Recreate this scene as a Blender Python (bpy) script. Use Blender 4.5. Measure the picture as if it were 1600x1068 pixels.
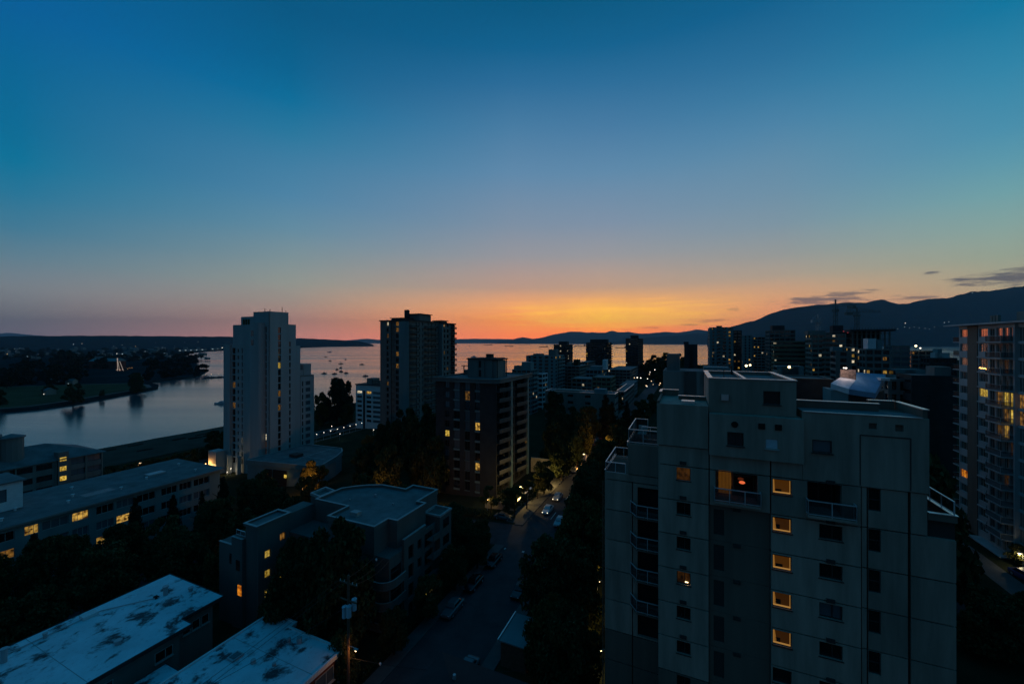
import bpy, math, random
from math import radians, sin, cos, tan, pi, atan2, sqrt

for o in list(bpy.data.objects):
    bpy.data.objects.remove(o)
SC = bpy.context.scene
COL = SC.collection
CAM_Z = 58.0
FOC = 622.0                       # focal length in photo pixels (14 mm on a 36 mm sensor)

# ------------------------------------------------------------------ camera
cam_d = bpy.data.cameras.new('camera')
cam = bpy.data.objects.new('camera', cam_d)
COL.objects.link(cam)
cam.location = (0, 0, CAM_Z)
cam.rotation_euler = (radians(90.06), 0, 0)
cam_d.lens = FOC / 1600 * 36
cam_d.sensor_width = 36
cam_d.clip_start = 0.5
cam_d.clip_end = 120000
SC.camera = cam

# ------------------------------------------------------------------ view
SC.view_settings.view_transform = 'Standard'
SC.view_settings.look = 'None'
SC.view_settings.exposure = 0.0
SC.view_settings.gamma = 1.0
SC.view_settings.use_curve_mapping = False
SC.render.engine = 'CYCLES'
SC.cycles.use_denoising = True
SC.cycles.max_bounces = 6
SC.cycles.diffuse_bounces = 2
SC.cycles.glossy_bounces = 3
SC.cycles.transmission_bounces = 4
SC.cycles.volume_bounces = 0
SC.cycles.sample_clamp_indirect = 2.0
SC.cycles.caustics_reflective = False
SC.cycles.caustics_refractive = False

def lin(c):
    out = []
    for v in c:
        v = v / 255.0
        out.append(v / 12.92 if v <= 0.04045 else ((v + 0.055) / 1.055) ** 2.4)
    return (out[0], out[1], out[2], 1.0)

# ------------------------------------------------------------------ sky (dusk, a few minutes after sunset)
SUN_AZ = 13.0                     # azimuth of the glow, degrees right of the view axis
world = bpy.data.worlds.new('World')
SC.world = world
world.use_nodes = True
NT = world.node_tree
NT.nodes.clear()

def N(t, **kw):
    n = NT.nodes.new(t)
    for k, v in kw.items():
        setattr(n, k, v)
    return n

def M(op, a, b=None, clamp=False):
    n = N('ShaderNodeMath', operation=op, use_clamp=clamp)
    for i, v in enumerate((a, b)):
        if v is None:
            continue
        if isinstance(v, (int, float)):
            n.inputs[i].default_value = v
        else:
            NT.links.new(v, n.inputs[i])
    return n.outputs[0]

tc = N('ShaderNodeTexCoord')
sep = N('ShaderNodeSeparateXYZ')
NT.links.new(tc.outputs['Generated'], sep.inputs[0])
sx, sy, sz = sep.outputs
el = M('MULTIPLY', M('ARCSINE', M('MINIMUM', M('MAXIMUM', sz, -1.0), 1.0)), 180 / pi)
az = M('MULTIPLY', M('ARCTAN2', sx, sy), 180 / pi)
d0 = M('ABSOLUTE', M('SUBTRACT', az, SUN_AZ))
dlt = M('MINIMUM', d0, M('SUBTRACT', 360.0, d0))

TOP = [(60, (0, 76, 114)), (90, (0, 72, 108))]
SKY = [
    (0, [(0, (232, 100, 30)), (1.7, (255, 130, 26)), (3.1, (255, 186, 44)), (4.4, (255, 186, 62)), (5.9, (232, 164, 92)), (7.6, (188, 150, 122)),
         (12, (152, 150, 152)), (16.2, (126, 144, 164)), (22.6, (94, 136, 168)), (27.7, (70, 121, 160)), (32.4, (42, 107, 150)),
         (36, (14, 95, 139)), (40.5, (0, 84, 124))] + TOP),
    (13, [(0, (218, 102, 50)), (1.4, (240, 122, 48)), (3.2, (255, 148, 52)), (5.05, (240, 158, 88)), (7.8, (184, 146, 124)), (12.2, (150, 148, 152)),
          (16.4, (125, 143, 162)), (23, (94, 135, 168)), (28.3, (70, 122, 160)), (33, (40, 105, 149)), (36.5, (10, 94, 138)), (40.7, (0, 83, 123))] + TOP),
    (21, [(0, (200, 105, 75)), (2.5, (225, 135, 82)), (5.5, (208, 152, 106)), (8, (170, 152, 132)), (10.4, (148, 150, 146)), (13.9, (124, 147, 160)),
          (17.5, (108, 143, 165)), (21, (94, 138, 166)), (24.5, (74, 129, 164)), (28, (52, 118, 157)), (31, (36, 107, 149)), (36, (8, 92, 136)), (41, (0, 83, 123))] + TOP),
    (42, [(0, (172, 108, 94)), (2.2, (168, 118, 100)), (5.1, (152, 134, 120)), (7.4, (142, 144, 134)), (10.4, (124, 143, 146)), (14, (98, 138, 158)),
          (17.8, (76, 130, 163)), (21.3, (62, 124, 160)), (24.6, (38, 117, 155)), (28, (4, 107, 150)), (31, (0, 96, 140)), (36.3, (0, 84, 126))] + TOP),
    (64, [(0, (106, 92, 98)), (2.6, (110, 106, 106)), (4.9, (116, 121, 124)), (7.7, (92, 122, 136)), (10.3, (62, 118, 144)), (13.2, (34, 115, 149)),
          (16, (0, 112, 150)), (18.5, (0, 106, 147)), (23.5, (0, 99, 146)), (28.3, (0, 91, 148)), (36, (0, 84, 134))] + TOP),
    (110, [(0, (44, 58, 72)), (5, (26, 62, 84)), (15, (0, 68, 98)), (30, (0, 72, 108)), (45, (0, 75, 113))] + TOP),
    (180, [(0, (36, 44, 52)), (8, (38, 47, 60)), (20, (34, 53, 71)), (40, (8, 64, 93))] + TOP),
]
def sky_ramp(stops):
    n = N('ShaderNodeValToRGB')
    n.color_ramp.interpolation = 'B_SPLINE' if False else 'EASE'
    n.color_ramp.interpolation = 'LINEAR'
    els = n.color_ramp.elements
    while len(els) < len(stops):
        els.new(1.0)
    for e, (p, c) in zip(els, stops):
        e.position = p / 90
    for e, (p, c) in zip(els, stops):
        k = 1.10 + 1.75 * math.exp(-p / 4.2)
        e.color = tuple(x * k for x in lin(c)[:3]) + (1.0,)
    NT.links.new(M('MULTIPLY', el, 1 / 90, clamp=True), n.inputs[0])
    return n.outputs[0]

def cmix(fac, a, b, mode='MIX'):
    n = N('ShaderNodeMix', data_type='RGBA', blend_type=mode)
    if isinstance(fac, (int, float)):
        n.inputs[0].default_value = fac
    else:
        NT.links.new(fac, n.inputs[0])
    for i, v in ((6, a), (7, b)):
        if isinstance(v, tuple):
            n.inputs[i].default_value = v
        else:
            NT.links.new(v, n.inputs[i])
    return n.outputs[2]

def span(v, a, b, smooth=True):
    n = N('ShaderNodeMapRange', interpolation_type='SMOOTHSTEP' if smooth else 'LINEAR')
    NT.links.new(v, n.inputs[0])
    n.inputs[1].default_value = a
    n.inputs[2].default_value = b
    return n.outputs[0]

RIGHT38 = [(0, (196, 124, 84)), (2.2, (186, 134, 96)), (5, (166, 150, 118)), (7.7, (146, 156, 136)), (10.5, (130, 160, 153)), (13.3, (110, 159, 164)), (16, (90, 151, 169)), (18.6, (72, 142, 170)), (23.5, (45, 130, 165)),
           (28.2, (8, 115, 155)), (33, (0, 103, 145)), (40, (0, 90, 133))] + TOP
S = dict(SKY)
KN = [(-180, S[180]), (-110, S[110]), (-64, S[64]), (-42, S[42]), (-13, S[13]), (0, S[0]), (21, S[21]), (38, RIGHT38), (110, S[110]), (180, S[180])]
ds = M('SUBTRACT', az, SUN_AZ)
ds = M('ADD', ds, M('MULTIPLY', M('LESS_THAN', ds, -180.0), 360.0))
ds = M('SUBTRACT', ds, M('MULTIPLY', M('GREATER_THAN', ds, 180.0), 360.0))
col = sky_ramp(KN[0][1])
for (pd, _), (d, st) in zip(KN, KN[1:]):
    col = cmix(span(ds, pd, d, False), col, sky_ramp(st))

# a few streaks of cloud low over the mountains
nz = N('ShaderNodeTexNoise')
nz.inputs['Scale'].default_value = 1.0
nz.inputs['Detail'].default_value = 6.0
nz.inputs['Roughness'].default_value = 0.62
cv = N('ShaderNodeCombineXYZ')
NT.links.new(M('MULTIPLY', az, 0.42), cv.inputs[0])
NT.links.new(M('ADD', M('MULTIPLY', el, 2.6), M('MULTIPLY', az, 0.12)), cv.inputs[1])
NT.links.new(cv.outputs[0], nz.inputs['Vector'])
cloud = None
for (ca, ce, wa, we, amt) in [(37.6, 4.75, 4.6, 0.62, .9), (40.3, 5.3, 2.6, 0.4, .8), (51.2, 5.75, 4.0, 0.62, 1.0), (53.0, 6.4, 3.0, 0.35, .8),
                              (27.2, 2.75, 2.0, 0.26, .75), (24.2, 2.3, 2.0, 0.2, .6), (46.4, 6.85, .8, 0.2, .9), (44.9, 4.55, 1.9, 0.3, .75),
                              (29.0, 4.1, 1.2, 0.25, .4), (19, 2.0, 2.2, .14, .5), (16.5, 1.75, 1.5, .12, .4)]:
    u = M('DIVIDE', M('SUBTRACT', az, ca), wa)
    v = M('DIVIDE', M('SUBTRACT', el, ce), we)
    r = M('ADD', M('SQRT', M('ADD', M('MULTIPLY', u, u), M('MULTIPLY', v, v))), M('MULTIPLY', M('SUBTRACT', nz.outputs[0], 0.5), 3.4))
    m = M('MULTIPLY', M('SUBTRACT', 1.0, span(r, 0.25, 1.05)), amt)
    cloud = m if cloud is None else M('MAXIMUM', cloud, m)
ccol = cmix(span(el, 2.0, 5.2), lin((168, 92, 72)), lin((92, 88, 98)))
col = cmix(M('MULTIPLY', cloud, 0.86), col, ccol)

# thin lit streaks across the glow
nz2 = N('ShaderNodeTexNoise')
nz2.inputs['Scale'].default_value = 1.0
nz2.inputs['Detail'].default_value = 5.0
cv2 = N('ShaderNodeCombineXYZ')
NT.links.new(M('MULTIPLY', az, 0.11), cv2.inputs[0])
NT.links.new(M('MULTIPLY', el, 1.9), cv2.inputs[1])
NT.links.new(cv2.outputs[0], nz2.inputs['Vector'])
band = M('MULTIPLY', span(el, 1.2, 2.6), M('SUBTRACT', 1.0, span(el, 4.2, 6.8)))
core_ = M('SUBTRACT', 1.0, span(M('ABSOLUTE', ds), 5.0, 20.0))
streak_ = M('MULTIPLY', M('MULTIPLY', band, core_), span(nz2.outputs[0], .42, .66))
col = cmix(M('MULTIPLY', streak_, .75), col, (1.95, .92, .08, 1))

# below the horizon only what the far ground would send back
col = cmix(span(el, -0.6, 0.0), lin((20, 34, 44)), col)

nish = N('ShaderNodeTexSky', sky_type='NISHITA')
nish.sun_disc = False
nish.sun_elevation = radians(-2.0)
nish.sun_rotation = radians(SUN_AZ)
nish.altitude = 60
col2 = cmix(0.02, col, nish.outputs[0], 'ADD')
bg = N('ShaderNodeBackground')
NT.links.new(col2, bg.inputs[0])
bg.inputs[1].default_value = 1.0
wo = N('ShaderNodeOutputWorld')
NT.links.new(bg.outputs[0], wo.inputs[0])
world.cycles.sampling_method = 'MANUAL'
world.cycles.sample_map_resolution = 1024

# ------------------------------------------------------------------ the last light from just above the horizon
sun_d = bpy.data.lights.new('sun', 'SUN')
sun = bpy.data.objects.new('sun', sun_d)
COL.objects.link(sun)
sun_d.energy = 0.015
sun_d.angle = radians(12)
sun_d.color = (1.0, 0.55, 0.28)
sun.rotation_euler = (radians(90 - 2.5), 0, radians(180 - SUN_AZ))

# ------------------------------------------------------------------ materials
def mat(name, col, rough=0.85, scale=None, var=0.25, bump=0.0, spec=0.3, metal=0.0, streak=False, emit=None, emit_s=0.0, island=False):
    m = bpy.data.materials.new(name)
    m.use_nodes = True
    nt = m.node_tree
    b = nt.nodes['Principled BSDF']
    b.inputs['Base Color'].default_value = (*col, 1)
    b.inputs['Roughness'].default_value = rough
    b.inputs['Specular IOR Level'].default_value = spec
    b.inputs['Metallic'].default_value = metal
    if emit:
        b.inputs['Emission Color'].default_value = (*emit, 1)
        b.inputs['Emission Strength'].default_value = emit_s
        m.cycles.emission_sampling = 'NONE'
    if scale:
        t = nt.nodes.new('ShaderNodeTexCoord')
        mp = nt.nodes.new('ShaderNodeMapping')
        nt.links.new(t.outputs['Object'], mp.inputs[0])
        if streak:
            mp.inputs['Scale'].default_value = (1, 1, 0.12)
        nz = nt.nodes.new('ShaderNodeTexNoise')
        nz.inputs['Scale'].default_value = scale
        nz.inputs['Detail'].default_value = 7
        nz.inputs['Roughness'].default_value = 0.65
        nt.links.new(mp.outputs[0], nz.inputs['Vector'])
        r = nt.nodes.new('ShaderNodeValToRGB')
        r.color_ramp.elements[0].position = 0.3
        r.color_ramp.elements[1].position = 0.72
        r.color_ramp.elements[0].color = (*[c * (1 - var) for c in col], 1)
        r.color_ramp.elements[1].color = (*[min(1, c * (1 + var * 0.6)) for c in col], 1)
        nt.links.new(nz.outputs[0], r.inputs[0])
        out = r.outputs[0]
        if island:
            oi = nt.nodes.new('ShaderNodeObjectInfo')
            mr = nt.nodes.new('ShaderNodeMapRange')
            mr.inputs[3].default_value = 0.84
            mr.inputs[4].default_value = 1.14
            nt.links.new(oi.outputs['Random'], mr.inputs[0])
            mm = nt.nodes.new('ShaderNodeMix')
            mm.data_type = 'RGBA'
            mm.blend_type = 'MULTIPLY'
            mm.inputs[0].default_value = 1
            nt.links.new(out, mm.inputs[6])
            nt.links.new(mr.outputs[0], mm.inputs[7])
            out = mm.outputs[2]
        nt.links.new(out, b.inputs['Base Color'])
        if bump:
            bp = nt.nodes.new('ShaderNodeBump')
            bp.inputs['Strength'].default_value = bump
            bp.inputs['Distance'].default_value = 0.05
            nt.links.new(nz.outputs[0], bp.inputs['Height'])
            nt.links.new(bp.outputs[0], b.inputs['Normal'])
    return m

def lit_mat(name, c1, c2, strength, scale=1.6):
    """a lit room seen through its pane: a warm glow broken up by curtains and furniture, different in each window"""
    m = bpy.data.materials.new(name)
    m.use_nodes = True
    nt = m.node_tree
    b = nt.nodes['Principled BSDF']
    b.inputs['Base Color'].default_value = (0.02, 0.02, 0.02, 1)
    b.inputs['Roughness'].default_value = 0.15
    t = nt.nodes.new('ShaderNodeTexCoord')
    oi = nt.nodes.new('ShaderNodeObjectInfo')
    ad = nt.nodes.new('ShaderNodeVectorMath')
    ad.operation = 'MULTIPLY_ADD'
    ad.inputs[1].default_value = (1, 1, 1)
    nt.links.new(t.outputs['Object'], ad.inputs[0])
    sc = nt.nodes.new('ShaderNodeVectorMath')
    sc.operation = 'SCALE'
    sc.inputs[0].default_value = (37, 53, 91)
    nt.links.new(oi.outputs['Random'], sc.inputs['Scale'])
    nt.links.new(sc.outputs[0], ad.inputs[2])
    nz = nt.nodes.new('ShaderNodeTexNoise')
    nz.inputs['Scale'].default_value = scale
    nz.inputs['Detail'].default_value = 3
    nt.links.new(ad.outputs[0], nz.inputs['Vector'])
    r = nt.nodes.new('ShaderNodeValToRGB')
    r.color_ramp.elements[0].position = 0.36
    r.color_ramp.elements[1].position = 0.66
    r.color_ramp.elements[0].color = lin(c1)
    r.color_ramp.elements[1].color = lin(c2)
    nt.links.new(nz.outputs[0], r.inputs[0])
    nt.links.new(r.outputs[0], b.inputs['Emission Color'])
    mr = nt.nodes.new('ShaderNodeMapRange')
    mr.inputs[3].default_value = 0.45 * strength
    mr.inputs[4].default_value = 1.15 * strength
    nt.links.new(oi.outputs['Random'], mr.inputs[0])
    nt.links.new(mr.outputs[0], b.inputs['Emission Strength'])
    m.cycles.emission_sampling = 'NONE'
    return m

def leaf_mat(name, col):
    m = bpy.data.materials.new(name)
    m.use_nodes = True
    nt = m.node_tree
    b = nt.nodes['Principled BSDF']
    b.inputs['Roughness'].default_value = 0.75
    b.inputs['Specular IOR Level'].default_value = 0.03
    g = nt.nodes.new('ShaderNodeNewGeometry')
    oi = nt.nodes.new('ShaderNodeObjectInfo')
    a = nt.nodes.new('ShaderNodeMath')
    a.operation = 'MULTIPLY_ADD'
    a.inputs[1].default_value = 0.7
    nt.links.new(g.outputs['Random Per Island'], a.inputs[0])
    k = nt.nodes.new('ShaderNodeMath')
    k.operation = 'MULTIPLY'
    k.inputs[1].default_value = 0.3
    nt.links.new(oi.outputs['Random'], k.inputs[0])
    nt.links.new(k.outputs[0], a.inputs[2])
    r = nt.nodes.new('ShaderNodeValToRGB')
    r.color_ramp.elements[0].color = (*[c * 0.5 for c in col], 1)
    r.color_ramp.elements[1].color = (*[c * 1.6 for c in col], 1)
    nt.links.new(a.outputs[0], r.inputs[0])
    nt.links.new(r.outputs[0], b.inputs['Base Color'])
    return m

MT = {}
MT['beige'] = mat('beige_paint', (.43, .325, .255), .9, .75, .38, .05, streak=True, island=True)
MT['beige_dark'] = mat('taupe_wall', (.20, .15, .115), .9, .6, .25, .05, streak=True)  # darker brown tone for the set-back bay, low floors and parapets
MT['groove'] = mat('joint_shadow_gap', (.05, .05, .045), .95)
MT['tower_shade'] = mat('dark_concrete_panel', (.085, .088, .085), .9, .5, .3, streak=True)
MT['tower_pale'] = mat('pale_render', (.44, .45, .44), .85, .3, .25, streak=True)
MT['white'] = mat('white_paint', (.66, .70, .70), .6, 1.2, .12)
MT['rail'] = mat('white_rail', (.86, .87, .88), .35, metal=.55)
MT['cap'] = mat('pale_coping', (.78, .76, .73), .32, 1.5, .12, metal=.75)
MT['concrete'] = mat('concrete', (.22, .22, .19), .9, .25, .3, .05, streak=True)
MT['grey_render'] = mat('grey_render', (.115, .13, .12), .9, .3, .25, .05, streak=True)
MT['concrete_pale'] = mat('pale_concrete', (.40, .43, .42), .9, .2, .2, .05, streak=True)
MT['concrete_blue'] = mat('pale_blue_grey_paint', (.15, .245, .25), .85, .2, .2, streak=True)
MT['tower_dark'] = mat('dark_brown_brick', (.045, .047, .047), .9, .5, .3, .05)
MT['tower_mid'] = mat('grey_brown_concrete', (.19, .19, .175), .9, .25, .3, streak=True)
MT['olive'] = mat('olive_concrete', (.20, .19, .12), .9, .2, .3, streak=True)
MT['roof_dark'] = mat('dark_gravel_roof', (.17, .18, .18), .95, .35, .4, .1)
MT['roof_white'] = mat('white_membrane_roof', (.72, .74, .74), .8, .30, .18, .04)
MT['stain'] = mat('roof_puddle_stain', (.13, .15, .16), .45, .9, .4)
MT['asphalt'] = mat('asphalt', (.055, .055, .058), .9, .4, .35, .05)
MT['walk'] = mat('concrete_pavement', (.10, .10, .095), .9, .6, .25, .05)
MT['paint_line'] = mat('road_paint', (.6, .6, .55), .8, 3, .3)
MT['soil'] = mat('dark_ground', (.035, .04, .022), .95, .15, .4, .1, spec=0.0)
MT['lawn'] = mat('lawn', (.075, .08, .045), .95, .05, .35, spec=0.0)
MT['sand'] = mat('sand', (.075, .07, .055), .95, .08, .3, .05, spec=0.0)
MT['hill'] = mat('forested_hill', (.014, .034, .038), .95, .01, .5, spec=0.0)
MT['glass'] = mat('dark_window_glass', (.012, .014, .016), .06, spec=.9)
MT['glass_blue'] = mat('pale_blind_behind_glass', (.10, .13, .15), .12, spec=.9)
MT['glass_mirror'] = mat('coated_window_glass', (.42, .40, .38), .06, spec=1.0, metal=.85)
MT['glass_mirror'].node_tree.nodes['Principled BSDF'].inputs['IOR'].default_value = 2.6
MT['rail_glass'] = mat('tinted_balcony_glass', (.03, .045, .05), .6, spec=.3)
MT['rail_glass'].node_tree.nodes['Principled BSDF'].inputs['Alpha'].default_value = .38
MT['frame'] = mat('dark_window_frame', (.05, .045, .04), .6)
MT['frame_pale'] = mat('pale_window_frame', (.45, .45, .42), .6)
MT['dark'] = mat('dark_recess', (.018, .017, .016), .95)
MT['metal'] = mat('galvanised_metal', (.4, .41, .42), .5, metal=.4)
MT['black'] = mat('black_metal', (.02, .02, .02), .5)
MT['bark'] = mat('bark', (.06, .045, .035), .95, 3, .4, .3)
MT['wood'] = mat('weathered_wood', (.14, .09, .06), .9, 4, .4, .2)
MT['red'] = mat('red_brown_siding', (.16, .05, .035), .85, 2, .3)
MT['leaf'] = leaf_mat('leaf_green', (.055, .065, .026))
MT['leaf_dark'] = leaf_mat('conifer_green', (.022, .032, .018))
MT['leaf_olive'] = leaf_mat('olive_leaf', (.085, .080, .026))
MT['cap_dull'] = mat('weathered_coping', (.36, .37, .36), .6, 1.5, .3)
MT['dim_room'] = lit_mat('dim_room', (16, 8, 2), (74, 44, 14), .8, 2.2)
MT['lit'] = lit_mat('lit_room_warm', (60, 30, 5), (236, 184, 84), .85)
MT['lit_orange'] = lit_mat('lit_room_orange', (120, 50, 4), (232, 140, 34), 1.0)
MT['lit_dim'] = lit_mat('lit_room_dim', (40, 26, 8), (150, 104, 44), .8)
MT['lit_white'] = lit_mat('lit_room_white', (120, 100, 70), (255, 240, 205), 1.0)
MT['lit_yellow'] = lit_mat('lit_room_yellow', (150, 112, 20), (236, 200, 92), 1.0, 2.6)
MT['lamp'] = mat('lamp_glow', (.9, .8, .6), .5, emit=(1, .74, .36), emit_s=6)
MT['lamp_orange'] = mat('sodium_glow', (.9, .6, .3), .5, emit=(1, .42, .10), emit_s=6)
MT['lamp_white'] = mat('white_lamp_glow', (.9, .9, .9), .5, emit=(1, .9, .72), emit_s=3)
MT['lamp_far'] = mat('far_lamp_glow', (.9, .8, .6), .5, emit=(1, .66, .34), emit_s=1.4)
MT['red_lamp'] = mat('red_lamp_glow', (.6, .05, .05), .5, emit=(1, .06, .05), emit_s=3)
# ------------------------------------------------------------------ the street grid: b runs down the block to the right, a runs away along the street
TH = radians(23.69)
CT, ST = cos(TH), sin(TH)
def wx(b, a):
    return (b * CT + a * ST, -b * ST + a * CT)
def grid_from_px(px, Y):
    """grid position of a spot seen at column px of the photo, Y metres out"""
    u = (px - 800) / FOC
    return ((u * CT - ST) * Y, (u * ST + CT) * Y)
def on_a(px, a):
    u = (px - 800) / FOC
    return (u * CT - ST) * a / (u * ST + CT)
def on_b(px, b):
    u = (px - 800) / FOC
    return (u * ST + CT) * b / (u * CT - ST)
def zat(py, Y):
    return CAM_Z - (py - 535) / FOC * Y

def lerp_tab(tab, x):
    if x <= tab[0][0]:
        return tab[0][1]
    for (x0, y0), (x1, y1) in zip(tab, tab[1:]):
        if x <= x1:
            return y0 + (y1 - y0) * (x - x0) / (x1 - x0)
    return tab[-1][1]
SLOPE = [(-400, 24), (-50, 22), (0, 18.6), (30, 18), (60, 15.8), (100, 11.6), (145, 7.2), (190, 4.2), (240, 2.4), (270, 1.5), (290, 0.2), (310, -1.6), (420, -5)]
SHIFT = [(600, 0), (760, 45), (886, 120), (1000, 240), (1200, 600), (1700, 1400)]
def gz(b, a):
    return lerp_tab(SLOPE, -b + lerp_tab(SHIFT, a))

# ------------------------------------------------------------------ mesh helpers
class MB:
    def __init__(s):
        s.v, s.f, s.m, s.k = [], [], [], 0
    def mat(s, k):
        s.k = k
        return s
    def face(s, pts):
        n = len(s.v)
        s.v += [tuple(p) for p in pts]
        s.f.append(tuple(range(n, n + len(pts))))
        s.m.append(s.k)
        return s
    def box(s, x0, x1, y0, y1, z0, z1):
        n = len(s.v)
        s.v += [(x0, y0, z0), (x1, y0, z0), (x1, y1, z0), (x0, y1, z0), (x0, y0, z1), (x1, y0, z1), (x1, y1, z1), (x0, y1, z1)]
        for q in ((0, 3, 2, 1), (4, 5, 6, 7), (0, 1, 5, 4), (1, 2, 6, 5), (2, 3, 7, 6), (3, 0, 4, 7)):
            s.f.append(tuple(n + i for i in q))
            s.m.append(s.k)
        return s
    def prism(s, poly, z0, z1):
        n, c = len(s.v), len(poly)
        s.v += [(x, y, z0) for x, y in poly] + [(x, y, z1) for x, y in poly]
        s.f.append(tuple(n + i for i in reversed(range(c))))
        s.f.append(tuple(n + c + i for i in range(c)))
        s.m += [s.k, s.k]
        for i in range(c):
            j = (i + 1) % c
            s.f.append((n + i, n + j, n + c + j, n + c + i))
            s.m.append(s.k)
        return s
    def ring(s, poly, t, z0, z1):
        """a wall of thickness t along the inside of a counter-clockwise polygon"""
        inn = inset(poly, t)
        c = len(poly)
        n = len(s.v)
        for P in (poly, inn):
            s.v += [(x, y, z0) for x, y in P] + [(x, y, z1) for x, y in P]
        for i in range(c):
            j = (i + 1) % c
            for q in ((i, j, c + j, c + i), (2 * c + j, 2 * c + i, 3 * c + i, 3 * c + j), (c + i, c + j, 3 * c + j, 3 * c + i), (j, i, 2 * c + i, 2 * c + j)):
                s.f.append(tuple(n + x for x in q))
                s.m.append(s.k)
        return s
    def bar(s, p, q, r):
        """a square bar between two points"""
        d = [q[i] - p[i] for i in range(3)]
        L = sqrt(sum(x * x for x in d)) or 1e-6
        d = [x / L for x in d]
        up = (0, 0, 1) if abs(d[2]) < .9 else (1, 0, 0)
        a = (d[1] * up[2] - d[2] * up[1], d[2] * up[0] - d[0] * up[2], d[0] * up[1] - d[1] * up[0])
        la = sqrt(sum(x * x for x in a))
        a = [x / la * r for x in a]
        b = [(d[1] * a[2] - d[2] * a[1]), (d[2] * a[0] - d[0] * a[2]), (d[0] * a[1] - d[1] * a[0])]
        n = len(s.v)
        for c in (p, q):
            for i, j in ((-1, -1), (1, -1), (1, 1), (-1, 1)):
                s.v.append(tuple(c[k] + a[k] * i + b[k] * j for k in range(3)))
        for f in ((0, 1, 2, 3), (7, 6, 5, 4), (0, 4, 5, 1), (1, 5, 6, 2), (2, 6, 7, 3), (3, 7, 4, 0)):
            s.f.append(tuple(n + x for x in f))
            s.m.append(s.k)
        return s
    def tube(s, pts, rad, seg=8, cap=True):
        """a round tube through points, one radius per point"""
        n = len(s.v)
        for i, p in enumerate(pts):
            a, b = pts[max(0, i - 1)], pts[min(len(pts) - 1, i + 1)]
            d = [b[k] - a[k] for k in range(3)]
            L = sqrt(sum(x * x for x in d)) or 1e-6
            d = [x / L for x in d]
            up = (0, 0, 1) if abs(d[2]) < .9 else (1, 0, 0)
            x = (d[1] * up[2] - d[2] * up[1], d[2] * up[0] - d[0] * up[2], d[0] * up[1] - d[1] * up[0])
            lx = sqrt(sum(t * t for t in x))
            x = [t / lx for t in x]
            y = (d[1] * x[2] - d[2] * x[1], d[2] * x[0] - d[0] * x[2], d[0] * x[1] - d[1] * x[0])
            r = rad[i] if isinstance(rad, (list, tuple)) else rad
            for k in range(seg):
                t = 2 * pi * k / seg
                s.v.append(tuple(p[q] + r * (cos(t) * x[q] + sin(t) * y[q]) for q in range(3)))
        for i in range(len(pts) - 1):
            for k in range(seg):
                l = (k + 1) % seg
                s.f.append((n + i * seg + k, n + i * seg + l, n + (i + 1) * seg + l, n + (i + 1) * seg + k))
                s.m.append(s.k)
        if cap:
            s.f.append(tuple(n + k for k in reversed(range(seg))))
            s.f.append(tuple(n + (len(pts) - 1) * seg + k for k in range(seg)))
            s.m += [s.k, s.k]
        return s
    def ball(s, c, r, seg=8, rings=6):
        n = len(s.v)
        rr = r if isinstance(r, (tuple, list)) else (r, r, r)
        for i in range(rings + 1):
            t = pi * i / rings
            for k in range(seg):
                p = 2 * pi * k / seg
                s.v.append((c[0] + rr[0] * sin(t) * cos(p), c[1] + rr[1] * sin(t) * sin(p), c[2] + rr[2] * cos(t)))
        for i in range(rings):
            for k in range(seg):
                l = (k + 1) % seg
                s.f.append((n + i * seg + k, n + (i + 1) * seg + k, n + (i + 1) * seg + l, n + i * seg + l))
                s.m.append(s.k)
        return s
    def mesh(s, name, mats):
        me = bpy.data.meshes.new(name)
        me.from_pydata(s.v, [], s.f)
        if not isinstance(mats, (list, tuple)):
            mats = [mats]
        for m in mats:
            me.materials.append(m)
        if len(mats) > 1:
            me.polygons.foreach_set('material_index', s.m)
        me.update()
        return me
    def build(s, name, mats, parent=None, loc=(0, 0, 0), rz=0.0):
        return put(name, s.mesh(name, mats), parent, loc, rz)

def inset(poly, t):
    out, c = [], len(poly)
    for i in range(c):
        p, q, r = poly[i - 1], poly[i], poly[(i + 1) % c]
        d1, d2 = (q[0] - p[0], q[1] - p[1]), (r[0] - q[0], r[1] - q[1])
        l1, l2 = sqrt(d1[0] ** 2 + d1[1] ** 2), sqrt(d2[0] ** 2 + d2[1] ** 2)
        n1, n2 = (-d1[1] / l1, d1[0] / l1), (-d2[1] / l2, d2[0] / l2)
        k = 1 + n1[0] * n2[0] + n1[1] * n2[1]
        out.append((q[0] + t * (n1[0] + n2[0]) / k, q[1] + t * (n1[1] + n2[1]) / k))
    return out

def put(name, mesh, parent=None, loc=(0, 0, 0), rz=0.0, scale=None):
    o = bpy.data.objects.new(name, mesh)
    COL.objects.link(o)
    o.location = loc
    if rz:
        o.rotation_euler = (0, 0, rz)
    if scale:
        o.scale = scale
    if parent is not None:
        o.parent = parent
    return o

def tag(o, label, cat, group=None):
    o['label'] = label
    o['category'] = cat
    if group:
        o['group'] = group
    return o

def structure(o, kind='structure'):
    o['kind'] = kind
    return o

def thing(name, label, cat, b, a, z, rz=-TH, group=None):
    o = bpy.data.objects.new(name, None)
    COL.objects.link(o)
    x, y = wx(b, a)
    o.location = (x, y, z)
    o.rotation_euler = (0, 0, rz)
    return tag(o, label, cat, group)

def copy_tree(o, parent=None):
    c = o.copy()
    COL.objects.link(c)
    if parent is not None:
        c.parent = parent
    for ch in o.children:
        copy_tree(ch, c)
    return c

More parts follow.
